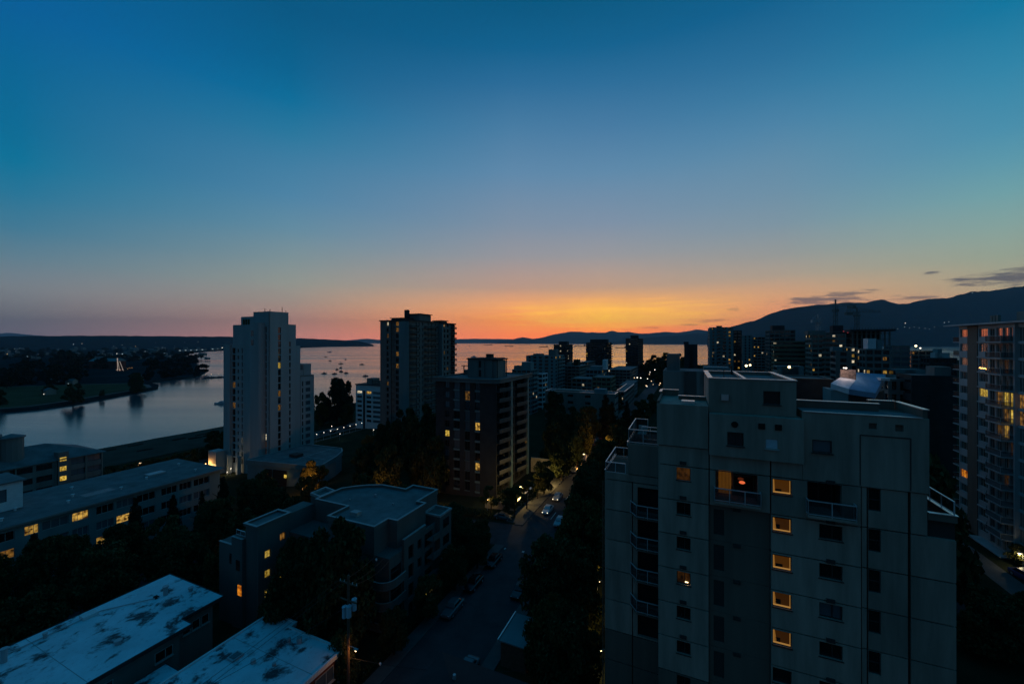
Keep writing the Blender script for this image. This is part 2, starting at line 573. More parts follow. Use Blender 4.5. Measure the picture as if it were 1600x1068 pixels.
# ------------------------------------------------------------------ the land
def sheet(name, bs, as_, zf, m, keep=None):
    v, f = [], []
    for a in as_:
        for b in bs:
            x, y = wx(b, a)
            v.append((x, y, zf(b, a)))
    nb = len(bs)
    for j in range(len(as_) - 1):
        for i in range(nb - 1):
            if keep and not keep((bs[i] + bs[i + 1]) / 2, (as_[j] + as_[j + 1]) / 2):
                continue
            f.append((j * nb + i, j * nb + i + 1, (j + 1) * nb + i + 1, (j + 1) * nb + i))
    me = bpy.data.meshes.new(name)
    me.from_pydata(v, [], f)
    me.materials.append(m)
    me.update()
    return structure(put(name, me))

def frange(a, b, n):
    return [a + (b - a) * i / n for i in range(n + 1)]

bs = frange(-430, -110, 64) + frange(-108, 60, 84) + frange(66, 700, 40)[1:]
as_ = frange(-80, 200, 28) + frange(210, 1700, 100)
sheet('ground', bs, as_, lambda b, a: gz(b, a) + (.12 * sin(b * .7 + a * .31) * sin(a * .23) if b < -110 else 0), MT['soil'])
sheet('beach', frange(-310, -236, 40), frange(-80, 176, 30), lambda b, a: gz(b, a) + .15 + .10 * sin(b * .9) * sin(a * .13), MT['sand'])

def strip(name, b0, b1, a0, a1, dz, m):
    n = max(2, int(abs(a1 - a0) / 12))
    k = max(2, int(abs(b1 - b0) / 2))
    return sheet(name, frange(b0, b1, k), frange(a0, a1, n), lambda b, a: gz(b, a) + dz, m)
strip('road', -33, -23.2, -40, 460, .03, MT['asphalt'])
strip('cross_road', -115, -33, 71.5, 81, .03, MT['asphalt'])
strip('cross_road', -23.2, 70, 71.5, 81, .03, MT['asphalt'])
strip('back_road', -101, -93, -30, 71, .03, MT['asphalt'])
strip('beach_road', -203, -192, -60, 700, .03, MT['asphalt'])
strip('path', -183.5, -181.5, 120, 240, .04, MT['walk'])
strip('car_park', -45, -25, 150, 205, .05, MT['asphalt'])
strip('path', 43.0, 46.2, 40, 112, .05, MT['walk'])
def kerb_walk(b0, b1, a0, a1):
    n = max(2, int((a1 - a0) / 10))
    mb = MB()
    for i in range(n):
        p, q = a0 + (a1 - a0) * i / n, a0 + (a1 - a0) * (i + 1) / n
        c = [wx(b0, p), wx(b1, p), wx(b1, q), wx(b0, q)]
        zz = [gz(b0, p), gz(b1, p), gz(b1, q), gz(b0, q)]
        mb.face([(c[k][0], c[k][1], zz[k] + .15) for k in range(4)])
        for k, l in ((0, 1), (1, 2), (2, 3), (3, 0)):
            mb.face([(c[k][0], c[k][1], zz[k] - .1), (c[l][0], c[l][1], zz[l] - .1), (c[l][0], c[l][1], zz[l] + .15), (c[k][0], c[k][1], zz[k] + .15)])
    return structure(mb.build('pavement', MT['walk']))
kerb_walk(-35, -33, -40, 71.5)
kerb_walk(-35, -33, 81, 300)
kerb_walk(-23.2, -21.4, -40, 71.5)
kerb_walk(-23.2, -21.4, 81, 300)
kerb_walk(-206, -203, -60, 700)
kerb_walk(-192, -189.5, -60, 700)
# dashed middle line and stop bar
mb = MB()
for k in range(14):
    a = 86 + k * 12
    p = [wx(-28.25, a), wx(-28.1, a), wx(-28.1, a + 4), wx(-28.25, a + 4)]
    mb.face([(x, y, gz(-28.2, a) + .036) for x, y in p])
p = [wx(-32.6, 70.3), wx(-28.4, 70.3), wx(-28.4, 70.8), wx(-32.6, 70.8)]
mb.face([(p[i][0], p[i][1], gz((-32.6, -28.4, -28.4, -32.6)[i], 70) + .036) for i in range(4)])
structure(mb.build('road_markings', MT['paint_line']))

# ------------------------------------------------------------------ the water
wm = bpy.data.materials.new('sea_water')
wm.use_nodes = True
nt = wm.node_tree
b_ = nt.nodes['Principled BSDF']
b_.inputs['Base Color'].default_value = (.03, .085, .10, 1)
b_.inputs['Roughness'].default_value = .12
b_.inputs['IOR'].default_value = 1.6
t = nt.nodes.new('ShaderNodeTexCoord')
def wave(scale, sx, sy, detail, rot=0.35):
    mp = nt.nodes.new('ShaderNodeMapping')
    mp.inputs['Scale'].default_value = (sx, sy, 1)
    mp.inputs['Rotation'].default_value = (0, 0, rot)
    nt.links.new(t.outputs['Object'], mp.inputs[0])
    nz = nt.nodes.new('ShaderNodeTexNoise')
    nz.inputs['Scale'].default_value = scale
    nz.inputs['Detail'].default_value = detail
    nz.inputs['Roughness'].default_value = .6
    nt.links.new(mp.outputs[0], nz.inputs['Vector'])
    return nz.outputs[0]
bp = nt.nodes.new('ShaderNodeBump')
bp.inputs['Strength'].default_value = .55
bp.inputs['Distance'].default_value = .16
nt.links.new(wave(.25, .55, 1.0, 6), bp.inputs['Height'])
nt.links.new(bp.outputs[0], b_.inputs['Normal'])
# wind lanes: broad ruffled and calm patches
rr = nt.nodes.new('ShaderNodeMapRange')
rr.inputs[1].default_value = .35
rr.inputs[2].default_value = .68
rr.inputs[3].default_value = .10
rr.inputs[4].default_value = .27
nt.links.new(wave(.0022, .35, 2.6, 4, .1), rr.inputs[0])
nt.links.new(rr.outputs[0], b_.inputs['Roughness'])
mb = MB()
mb.face([(-36000, -200, 0), (36000, -200, 0), (36000, 27500, 0), (-36000, 27500, 0)])
structure(mb.build('water', wm))

# ------------------------------------------------------------------ far shore, left
random.seed(5)
def hash1(i, k=0):
    x = sin(i * 127.1 + k * 311.7) * 43758.5453
    return x - math.floor(x)
def fbm(x, k=0, octs=5):
    s, amp, f = 0, .5, 1
    for o in range(octs):
        i = math.floor(x * f)
        t = x * f - i
        t = t * t * (3 - 2 * t)
        s += amp * (hash1(i, k + o) * (1 - t) + hash1(i + 1, k + o) * t)
        amp *= .5
        f *= 2
    return s
coast = [(-900, 60), (-430, 250), (-421, 328), (-409, 344), (-410, 372), (-423, 424), (-432, 466), (-443, 498), (-468, 527), (-505, 556), (-524, 580), (-519, 633), (-540, 690),
         (-556, 712), (-585, 760), (-640, 815), (-800, 1010), (-967, 1203), (-1653, 2004), (-1947, 2577), (-2008, 2775), (-2099, 3436), (-2300, 4810), (-2330, 6013), (-2500, 7215),
         (-3200, 7900), (-12000, 9500), (-12000, 60)]
mb = MB().prism(list(reversed(coast))[::-1], -2, 2.2)
structure(mb.build('far_shore', MT['hill']))
lawn = [(-700, 250), (-436, 250), (-427, 328), (-416, 345), (-417, 373), (-429, 424), (-437, 464), (-447, 494), (-474, 520), (-520, 540), (-560, 528), (-700, 470)]
mb = MB().prism(lawn, 2.21, 2.75)
structure(mb.build('park_lawn', MT['lawn']))
structure(MB().ring(lawn, 4.5, 2.5, 2.85).build('seawall_path', MT['walk']))
# low wooded ridge behind: heights along the coast, rising inland
def ridge(name, pts, depth, m, rough, seed, foot=0.0, seg=160, rows=7, crest=.55):
    """a chain of hills: pts are (x, y, crest height) along the crest line; it falls away to both sides"""
    L = [0]
    for p, q in zip(pts, pts[1:]):
        L.append(L[-1] + sqrt((p[0] - q[0]) ** 2 + (p[1] - q[1]) ** 2))
    v, f = [], []
    for i in range(seg + 1):
        s = L[-1] * i / seg
        k = 0
        while k < len(L) - 2 and s > L[k + 1]:
            k += 1
        t = (s - L[k]) / (L[k + 1] - L[k])
        x, y, h = [pts[k][c] + (pts[k + 1][c] - pts[k][c]) * t for c in range(3)]
        r = sqrt(x * x + y * y)
        dx, dy = x / r, y / r
        for j in range(rows + 1):
            w = j / rows
            off = (w - crest) * depth
            prof = (1 - abs(w - crest) / (crest if w < crest else 1 - crest)) ** .85
            spur = 1 + (.5 - abs(prof - .5)) * 1.1 * (fbm(i * 11 / seg * 2 + w * 1.4, seed + 9, 4) - .5)
            n = (fbm(i * .9 / seg * 120 * rough, seed, 4) - .47) * (.07 if j == rows else 1)
            z = foot + h * prof * spur + n * h * .10 * (prof ** 2)
            v.append((x + dx * off, y + dy * off, z))
    for i in range(seg):
        for j in range(rows):
            a = i * (rows + 1) + j
            f.append((a, a + rows + 1, a + rows + 2, a + 1))
    me = bpy.data.meshes.new(name)
    me.from_pydata(v, [], f)
    me.materials.append(m)
    me.update()
    me.polygons.foreach_set('use_smooth', [True] * len(f))
    return structure(put(name, me))
def crest(profile, Y):
    """crest points from (photo column, photo row) pairs at one distance Y"""
    out = []
    for px, py in profile:
        y = Y(px) if callable(Y) else Y
        out.append(((px - 800) / FOC * y, y, max(4, CAM_Z + (535.5 - py) / FOC * y)))
    return out
ridge('wooded_hills', crest([(-500, 524), (-200, 525), (0, 525.5), (60, 525), (150, 524.5), (250, 525), (340, 526), (420, 528), (470, 529), (520, 531), (560, 533.5), (580, 538), (584, 541)],
                            lambda p: 4300 + max(0, p) * 4.4), 2300, MT['hill'], 1.0, 3, 2.0, 240)
ridge('far_mountains', crest([(-300, 521), (0, 521), (12, 519.5), (25, 521.5), (45, 523), (70, 525), (110, 527)], 25000), 1500, MT['hill'], .6, 11, 0, 60)
ridge('far_islands', crest([(500, 534), (550, 531.5), (572, 529.5), (590, 531), (640, 532), (700, 530.5), (740, 529.5), (790, 530), (830, 531), (900, 530)], 25500), 1500, MT['hill'], .6, 15, 0, 80)
ridge('island_mountains', crest([(772, 538), (780, 535), (800, 531), (817, 526.5), (832, 530), (848, 527), (870, 521.5), (888, 518.2), (905, 517.5), (918, 519.5), (932, 519), (945, 519.5), (955, 516), (967, 519.5),
                                 (982, 518.5), (1000, 521), (1020, 520), (1040, 518.3), (1060, 519), (1075, 517), (1088, 514.5), (1107, 516), (1150, 512), (1250, 505), (1400, 500)], 18500), 2600, MT['hill'], .8, 21, 0, 260)
ridge('near_island', crest([(935, 538), (960, 534), (985, 530.5), (1010, 527.5), (1040, 525.5), (1060, 524), (1085, 521), (1107, 519.5), (1140, 517), (1200, 514), (1300, 512)], 13000), 2200, MT['hill'], .8, 27, 0, 160)
ridge('north_shore_mountains', crest([(1105, 527), (1118, 519), (1132, 512.5), (1150, 507.5), (1168, 502), (1180, 499.5), (1197, 492), (1215, 485), (1235, 479.5), (1260, 476), (1285, 473.5), (1302, 471.5), (1325, 471), (1345, 470),
                                      (1365, 467.3), (1378, 467), (1392, 470.5), (1403, 473.5), (1420, 471), (1450, 466.5), (1480, 462), (1500, 457.5), (1520, 453), (1545, 450.5), (1570, 449), (1590, 447.5), (1602, 446), (1650, 440),
                                      (1750, 436), (1900, 445), (2200, 438), (2800, 450)], 7800), 4200, MT['hill'], .8, 33, 0, 300, 12, .7)

# ------------------------------------------------------------------ the evening haze
HZ = bpy.data.materials.new('evening_haze')
HZ.use_nodes = True
nt = HZ.node_tree
nt.nodes.clear()
pv = nt.nodes.new('ShaderNodeVolumePrincipled')
pv.inputs['Color'].default_value = (.50, .80, 1.0, 1)
pv.inputs['Density'].default_value = 3.0e-5
pv.inputs['Anisotropy'].default_value = .25
mo = nt.nodes.new('ShaderNodeOutputMaterial')
nt.links.new(pv.outputs[0], mo.inputs['Volume'])
HZ.cycles.homogeneous_volume = True
hz = MB().box(-37000, 37000, -260, 28500, -6.5, 1650).build('haze', HZ)
structure(hz, 'stuff')
# ------------------------------------------------------------------ facades
ROT = {'f': 0.0, 'r': pi / 2, 'l': -pi / 2}
MESH = {}

class Bldg:
    """a building on the street grid; parts are given in grid metres and absolute heights"""
    def __init__(s, name, label, cat, b, a, z, group=None):
        s.b, s.a, s.z = b, a, z
        s.root = thing(name, label, cat, b, a, z, group=group)
    def loc(s, b, a, z):
        return (b - s.b, a - s.a, z - s.z)
    def mb(s, name, mb, mats, parent=None):
        """link a part whose mesh was given in grid metres"""
        mb.v = [(x - s.b, y - s.a, z - s.z) for x, y, z in mb.v]
        return mb.build(name, mats, parent or s.root)
    def box(s, name, m, b0, b1, a0, a1, z0, z1, parent=None):
        return s.mb(name, MB().box(b0, b1, a0, a1, z0, z1), m, parent)
    def frame(s, face, b, a):
        return (b, a, ROT[face])
    def at(s, fr, name, mesh, u, d, z, parent=None):
        """put a mesh on a facade: u along it, d inward, z up"""
        b, a, r = fr
        x, y = b + u * cos(r) - d * sin(r), a + u * sin(r) + d * cos(r)
        return put(name, mesh, parent or s.root, s.loc(x, y, z), r)

def wall_mesh(w, z0, z1, holes, depth, mats, u0=0.0, skin=None):
    """a wall panel, front at y=0, with real openings; heights from z0 (mesh origin at u=0, z=0)"""
    mb = MB()
    us = sorted({u0, u0 + w} | {h[0] for h in holes} | {h[1] for h in holes})
    zs = sorted({z0, z1} | {h[2] for h in holes} | {h[3] for h in holes})
    us = [u for u in us if u0 - 1e-6 <= u <= u0 + w + 1e-6]
    zs = [z for z in zs if z0 - 1e-6 <= z <= z1 + 1e-6]
    for j in range(len(zs) - 1):
        run = None
        cz = (zs[j] + zs[j + 1]) / 2
        for i in range(len(us) - 1):
            cu = (us[i] + us[i + 1]) / 2
            open_ = any(h[0] < cu < h[1] and h[2] < cz < h[3] for h in holes)
            if not open_ and run is None:
                run = us[i]
            if open_ and run is not None:
                mb.face([(run, 0, zs[j]), (us[i], 0, zs[j]), (us[i], 0, zs[j + 1]), (run, 0, zs[j + 1])])
                run = None
        if run is not None:
            mb.face([(run, 0, zs[j]), (us[-1], 0, zs[j]), (us[-1], 0, zs[j + 1]), (run, 0, zs[j + 1])])
    for (a, b, c, d) in [h[:4] for h in holes]:
        mb.face([(a, 0, c), (a, depth, c), (a, depth, d), (a, 0, d)])
        mb.face([(b, 0, d), (b, depth, d), (b, depth, c), (b, 0, c)])
        mb.face([(a, 0, c), (b, 0, c), (b, depth, c), (a, depth, c)])
        mb.face([(a, 0, d), (a, depth, d), (b, depth, d), (b, 0, d)])
    for (p, q) in (((u0, z0), (u0, z1)), ((u0 + w, z1), (u0 + w, z0)), ((u0 + w, z0), (u0, z0)), ((u0, z1), (u0 + w, z1))):
        mb.face([(p[0], 0, p[1]), (q[0], 0, q[1]), (q[0], depth, q[1]), (p[0], depth, p[1])])
    return mb.mesh('wall', mats)

def frame_mesh(w, h, mull=1, t=.06, m='frame', sill=True, d=.08):
    k = ('frame', round(w, 2), round(h, 2), mull, t, m, sill)
    if k not in MESH:
        mb = MB()
        mb.box(0, t, 0, d, 0, h).box(w - t, w, 0, d, 0, h).box(t, w - t, 0, d, 0, t).box(t, w - t, 0, d, h - t, h)
        for i in range(1, mull + 1):
            u = w * i / (mull + 1) + (.08 * w if mull == 1 else 0)
            mb.box(u - t / 2, u + t / 2, .004, d, t, h - t)
        if sill:
            mb.box(-.06, w + .06, -.20, -.002, -.07, -.002)
        MESH[k] = mb.mesh('window', MT[m])
    return MESH[k]

def pane_mesh(w, h, m):
    k = ('pane', round(w, 2), round(h, 2), m)
    if k not in MESH:
        MESH[k] = MB().box(0, w, 0, .02, 0, h).mesh('pane', MT[m])
    return MESH[k]

def simple_window_mesh(w, h, m, mull=1, fm='frame'):
    """a small far window: frame and pane in one mesh"""
    k = ('sw', round(w, 2), round(h, 2), m, mull, fm)
    if k not in MESH:
        t = .07
        mb = MB()
        mb.mat(0).box(t, w - t, .03, .05, t, h - t)
        mb.mat(1).box(0, t, 0, .05, 0, h).box(w - t, w, 0, .05, 0, h).box(t, w - t, 0, .05, 0, t).box(t, w - t, 0, .05, h - t, h)
        for i in range(1, mull + 1):
            u = w * i / (mull + 1)
            mb.box(u - .03, u + .03, .0, .03, t, h - t)
        MESH[k] = mb.mesh('window', [MT[m], MT[fm]])
    return MESH[k]

def rail_mesh(pts, h=1.0, post=1.2, m='rail', gm='rail_glass', r=.028, low=.10):
    """railing along points (x, y) at z=0: posts, top and bottom rail in one mesh, glass in another"""
    mb, g = MB(), MB()
    for p, q in zip(pts, pts[1:]):
        L = sqrt((q[0] - p[0]) ** 2 + (q[1] - p[1]) ** 2)
        n = max(1, int(round(L / post)))
        mb.bar((p[0], p[1], h), (q[0], q[1], h), r * 1.25)
        mb.bar((p[0], p[1], low), (q[0], q[1], low), r)
        dx, dy = (q[0] - p[0]) / L, (q[1] - p[1]) / L
        for i in range(n):
            s0, s1 = L * i / n + .03, L * (i + 1) / n - .03
            nx, ny = -dy * .008, dx * .008
            A, B = (p[0] + dx * s0, p[1] + dy * s0), (p[0] + dx * s1, p[1] + dy * s1)
            poly = [(A[0] - nx, A[1] - ny), (B[0] - nx, B[1] - ny), (B[0] + nx, B[1] + ny), (A[0] + nx, A[1] + ny)]
            g.prism(poly, low + .03, h - .03)
        for i in range(n + 1):
            s = L * i / n
            c = (p[0] + dx * s, p[1] + dy * s)
            mb.bar((c[0], c[1], 0), (c[0], c[1], h), r)
    return mb.mesh('railing', MT[m]), g.mesh('glass_panel', MT[gm])

# ================================================================== the near apartment block on the right
def main_block():
    B = Bldg('apartment_block', 'large beige panelled apartment block filling the lower right, with white terrace rails', 'apartment block', 4.5, 40, gz(4.5, 40))
    g0 = gz(4.5, 40) - 1.5
    core = MB()
    core.box(-7.0, -6.6, 38.1, 44, g0, 45.5).box(-2.2, 14.6, 35.36, 44, g0, 45.18).box(-2.2, 2.0, 35.36, 44, 45.18, 47.98).box(4.95, 7.95, 35.36, 44, 45.18, 47.98).box(10.05, 14.6, 35.36, 44, 45.18, 47.98).box(2.0, 4.95, 36.75, 44, 45.18, 47.98).box(7.95, 10.05, 36.75, 44, 45.18, 47.98).box(14.6, 16, 35.36, 44, g0, 46.3).box(-6.6, -2.2, 38.1, 44, g0, 45.5).box(-5.0, -2.2, 38.12, 43.9, 45.5, 48.4)
    B.mb('core', core, MT['groove'])
    F = B.frame('f', 0, 35)
    FL = B.frame('f', 0, 37.8)
    J = [31.2 + 2.8 * i for i in range(7)]          # 31.2 .. 48.0
    lows = [J[0] - 2.8 * k for k in range(1, 5)]
    def panel(fr, u0, u1, z0, z1, holes=(), m='beige', depth=.34, gap=.045, name='wall_panel'):
        me = wall_mesh(u1 - u0 - 2 * gap, z0 + gap, z1 - gap, [h for h in holes], depth, MT[m], u0 + gap)
        me.name = name
        # origin at the panel's lower left for tidy placing
        return B.at(fr, name, me, 0, 0, 0)
    def window(fr, u, z, w, h, pane='glass', mull=1, d=.16, fm='frame', extra=None):
        o = B.at(fr, 'window', frame_mesh(w, h, mull, m=fm), u, d, z)
        p = put('pane', pane_mesh(w - .04, h - .04, pane), o, (.02, .09, .02))
        return o
    def room_window(fr, u, z, w, h):
        """the amber windows: a shallow lit room behind the pane, with a bright sill and a curtain"""
        o = B.at(fr, 'window', frame_mesh(w, h, 0, t=.05), u, .12, z)
        mb = MB()
        mb.mat(0).box(.02, w - .02, .085, .095, .02, h - .02)
        mb.mat(1).box(.05, w - .05, .03, .08, .05, .14).box(.05, .09, .05, .08, .14, h - .06).box(w - .09, w - .06, .05, .08, .14, h - .06)
        k = random.choice([('amber_room', 'amber_trim'), ('amber_room', 'amber_trim_dim'), ('amber_room_dim', 'amber_trim')])
        mb.build('pane', [MT[k[0]], MT[k[1]]], o)
        if random.random() < .6:
            MB().box(.2, .2 + random.uniform(.2, .5), .06, .08, .15, random.uniform(.3, .55)).build('furniture', MT['dark'], o)
        cu = MB()
        z2 = h - .08
        cu.mat(0)
        s = random.uniform(.10, .24)
        o.scale = (1, 1, random.uniform(.92, 1.0))
        cu.face([(.10, .06, .16), (.10 + s * .8, .06, .16), (.12 + s * .2, .06, z2), (.10, .06, z2)])
        cu.build('curtain', [MT['amber_curtain']], o)
        return o
    MT['amber_room'] = mat('amber_room_wall', (.1, .05, .02), .9, emit=(.075, .024, .0015), emit_s=.6)
    MT['amber_room_dim'] = mat('amber_room_wall_dim', (.1, .05, .02), .9, emit=(.04, .012, .001), emit_s=.6)
    MT['amber_curtain_dim'] = mat('amber_lit_curtain_dim', (.3, .2, .1), .9, emit=(.16, .06, .006), emit_s=.5)
    MT['amber_trim_dim'] = mat('amber_lit_sill_dim', (.3, .2, .1), .8, emit=(.5, .24, .05), emit_s=.5)
    MT['amber_trim'] = mat('amber_lit_sill', (.3, .2, .1), .8, emit=(.66, .32, .07), emit_s=.5)
    MT['amber_curtain'] = mat('amber_lit_curtain', (.3, .2, .1), .9, emit=(.5, .2, .025), emit_s=.4)
    vent = MB().box(0, .5, -.10, 0, 0, .26).mesh('vent', MT['groove'])
    # --- centre bay, one small window a floor
    for i, z0 in enumerate(J[:-1] + lows):
        lo = i >= len(J) - 1
        zc = z0 + 2.16
        hole = (-.75, .28, zc - .5, zc + .52)
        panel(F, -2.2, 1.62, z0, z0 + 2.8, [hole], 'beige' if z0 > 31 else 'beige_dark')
        o = window(F, -.75, zc - .5, 1.03, 1.02, 'glass')
        if z0 > 31:
            B.at(F, 'vent', vent, -.52, 0, zc + .78)
        if abs(z0 - J[5]) < .1:                       # topmost: two lamps inside
            mb = MB()
            for x in (.30, .68):
                mb.ball((x, .07, .72), (.09, .03, .06), 8, 5)
            mb.build('lamp', MT['lamp'], o)
            o.children[0].data = pane_mesh(.99, .98, 'dim_room')
        if abs(z0 - J[2]) < .1:
            o.children[0].data = pane_mesh(.99, .98, 'dim_room')
            MB().box(.62, .85, .05, .08, .12, .17).build('lamp', MT['lamp'], o)
    panel(F, -2.2, 1.62, 48.0, 49.58)
    panel(F, 1.62, 5.74, 48.0, 49.22)
    panel(F, 5.74, 7.74, 48.0, 49.22)
    B.box('core', MT['groove'], -2.1, 7.72, 35.36, 41, 47.98, 49.24)
    # --- brown bay set back, narrow tall windows
    FB = B.frame('f', 0, 35.30)
    for i, z0 in enumerate(J[:-2] + lows):
        hole = (1.95, 2.68, z0 + .45, z0 + 2.45)
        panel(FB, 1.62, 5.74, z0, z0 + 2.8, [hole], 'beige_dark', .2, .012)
        o = B.at(FB, 'window', frame_mesh(.73, 2.0, 0, sill=False, m='frame'), 1.95, .08, z0 + .45)
        MB().box(.06, .67, .01, .07, .68, .75).build('transom', MT['frame'], o)
        put('pane', pane_mesh(.69, 1.96, 'glass'), o, (.02, .09, .02))
        B.at(FB, 'vent', vent, 3.3, 0, z0 + 2.5)
    # loggia with white rail over the brown bay
    panel(F, 1.62, 5.74, 45.2, 48.0, [(2.06, 4.9, 45.75, 47.95)], 'beige', .25)
    lg = B.box('loggia', MT['beige_dark'], 2.06, 4.9, 36.6, 36.7, 45.7, 47.96)
    lo = MB().box(2.0, 5.05, 34.55, 36.6, 45.55, 45.72)
    slab = B.mb('balcony', lo, MT['beige'])
    rm, gm = rail_mesh([(1.98, 34.95), (1.98, 34.6), (5.06, 34.6), (5.06, 34.95)], 1.02, 1.05)
    r = put('railing', rm, slab, (-B.b, -B.a, 45.72 - B.z))
    put('glass_panel', gm, slab, (-B.b, -B.a, 45.72 - B.z))
    d = B.box('door', MT['dim_room'], 2.35, 3.35, 36.54, 36.585, 45.75, 47.7)
    cu = MB()
    for k in range(9):
        cu.box(2.4 + k * .1, 2.46 + k * .1, 36.48, 36.53, 45.8, 47.65)
    B.mb('curtain', cu, MT['amber_curtain_dim'])
    B.mb('door', MB().box(3.5, 4.8, 36.54, 36.585, 45.75, 47.8), MT['glass'])
    ll = MB().ball((4.0, 36.1, 46.95), (.22, .12, .12), 10, 6)
    B.mb('table_lamp', ll, MT['red_shade'])
    # --- amber bay
    for i, z0 in enumerate(J[:-1] + lows):
        zc = z0 + 2.12
        holes = [(5.86, 7.05, zc - .56, zc + .54)]
        row = J.index(z0) if z0 in J else -1
        low = row == -1
        loggia = row == 5
        if not loggia:
            holes.append((8.7, 10.05, zc - .55, zc + .5))
        else:
            holes.append((8.0, 10.0, 45.75, 47.95))
        panel(F, 5.74, 11.1, z0, z0 + 2.8, holes, 'beige' if not low else 'beige')
        if row in (5, 4, 3, 2, 1):
            room_window(F, 5.86, zc - .56, 1.19, 1.10)
        else:
            window(F, 5.86, zc - .56, 1.19, 1.10, 'glass', 0)
        if not loggia:
            window(F, 8.7, zc - .55, 1.35, 1.05, 'glass_blue' if row == 2 else 'glass', 1)
        B.at(F, 'vent', vent, 9.1, 0, z0 + 2.74)
    # right loggia
    B.box('loggia', MT['dark'], 8.0, 10.0, 36.5, 36.6, 45.7, 47.96)
    slab = B.mb('balcony', MB().box(7.9, 10.7, 34.4, 36.5, 45.55, 45.72), MT['beige'])
    rm, gm = rail_mesh([(7.93, 34.95), (7.93, 34.45), (10.66, 34.45), (10.66, 34.95)], 1.05, 1.6)
    put('railing', rm, slab, (-B.b, -B.a, 45.72 - B.z))
    put('glass_panel', gm, slab, (-B.b, -B.a, 45.72 - B.z))
    df = MB()
    for u in (8.15, 8.95, 9.75):
        df.box(u, u + .09, 36.4, 36.48, 45.75, 47.9)
    B.mb('door_frame', df, MT['frame'])
    # --- right bays
    FE = B.frame('f', 0, 35.12)
    for i, z0 in enumerate(J[:-1] + lows):
        zc = z0 + 2.2
        panel(FE, 11.1, 11.45, z0, z0 + 2.8, [], 'beige', .2)
        panel(FE, 11.45, 13.62, z0, z0 + 2.8, [(11.5, 12.18, zc - 1.0, zc + .55)], 'beige', .22)
        o = B.at(FE, 'window', frame_mesh(.68, 1.55, 0, sill=False), 11.5, .10, zc - 1.0)
        MB().box(.06, .62, .01, .07, .72, .79).build('transom', MT['frame'], o)
        put('pane', pane_mesh(.64, 1.51, 'glass'), o, (.02, .09, .02))
        if z0 + 2.8 < 47:
            panel(FE, 13.70, 16.0, z0, z0 + 2.8, [], 'beige', .22)
        else:
            panel(FE, 13.70, 14.6, z0, z0 + 2.8, [], 'beige', .22)
    # --- left bay, set back, with angled balconies
    Jl = [45.2 - 2.8 * k for k in range(10)]
    for k, zt in enumerate(Jl):
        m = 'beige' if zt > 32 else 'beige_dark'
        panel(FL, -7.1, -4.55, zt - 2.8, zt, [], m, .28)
        panel(FL, -4.55, -2.2, zt - 2.8, zt, [(-4.1, -2.2, zt - 2.62, zt - .35)] if k < 5 else [], m, .28)
        if k < 5:
            B.at(FL, 'door', MB().box(-4.08, -2.22, .24, .27, 0, 2.2).mesh('door', MT['dark']), 0, 0, zt - 2.6)
        if k < 4:
            fz = zt - 2.72
            poly = [(-4.75, 37.78), (-4.1, 36.75), (-2.2, 36.75), (-2.2, 37.78)]
            sl = B.mb('balcony', MB().prism(poly, fz - .12, fz), MT['beige_dark'])
            rm, gm = rail_mesh([(-4.72, 37.7), (-4.08, 36.8), (-2.24, 36.8)], 1.08, .85)
            put('railing', rm, sl, (-B.b, -B.a, fz - B.z))
            put('glass_panel', gm, sl, (-B.b, -B.a, fz - B.z))
    # corner trim at the far left: a thin drainpipe with brackets, brown standing in for warm light
    dp = MB().tube([(-7.22, 37.75, g0), (-7.22, 37.75, 45.0)], .06, 6)
    for z in range(22, 45, 3):
        dp.box(-7.3, -7.12, 37.68, 37.8, z, z + .12)
    B.mb('drainpipe', dp, MT['wood'])
    # --- terraces on the left
    panel(FL, -7.1, -2.2, 45.2, 45.9, [], 'beige', .25)
    B.box('terrace', MT['beige_dark'], -7.0, -5.0, 38.1, 44, 45.5, 45.7)
    rm, gm = rail_mesh([(-5.2, 38.0), (-7.0, 38.0), (-7.0, 43.7), (-5.3, 43.7)], 1.0, 1.1)
    t = B.root
    put('railing', rm, t, B.loc(0, 0, 45.75))
    put('glass_panel', gm, t, B.loc(0, 0, 45.75))
    wp = [(-6.68, 37.86), (-6.68, 43.8), (-6.5, 43.8), (-6.5, 37.86)]
    B.mb('coping', MB().prism([(-7.14, 38.11), (-6.92, 38.11), (-6.92, 43.9), (-7.14, 43.9)], 45.9, 45.98), MT['cap'])
    panel(FL, -5.0, -2.2, 45.9, 48.75, [], 'beige', .25)
    rm, gm = rail_mesh([(-2.35, 37.95), (-4.9, 37.95), (-4.9, 43.6), (-3.7, 43.6)], 1.25, 1.2)
    put('railing', rm, t, B.loc(0, 0, 48.75))
    put('glass_panel', gm, t, B.loc(0, 0, 48.75))
    rm, gm = rail_mesh([(-3.9, 39.6), (-2.4, 39.6)], 1.25, .8)
    put('railing', rm, t, B.loc(0, 0, 48.75))
    B.mb('coping', MB().prism([(-5.08, 38.11), (-4.96, 38.11), (-4.96, 43.9), (-5.08, 43.9)], 48.42, 48.8), MT['cap'])
    # lounger and things on the terrace
    fu = MB().box(-4.4, -3.6, 40.3, 41.6, 49.0, 49.15).box(-4.4, -3.6, 41.6, 41.75, 49.0, 49.7)
    B.mb('terrace_seat', fu, MT['frame_pale'])
    # --- upper level blocks
    def block(name, b0, b1, a0, a1, z0, z1, m='beige', parts=()):
        return B.box(name, MT[m], b0, b1, a0, a1, z0, z1)
    block('upper_wall', -2.25, 1.55, 34.86, 41.0, 49.62, 52.98)
    F2 = B.frame('f', 0, 34.62)
    me = wall_mesh(6.1, 49.25, 52.45, [(2.85, 3.95, 50.12, 51.15), (5.35, 6.15, 50.15, 50.85)], .25, MT['beige'], 1.62)
    B.at(F2, 'upper_wall', me, 0, 0, 0)
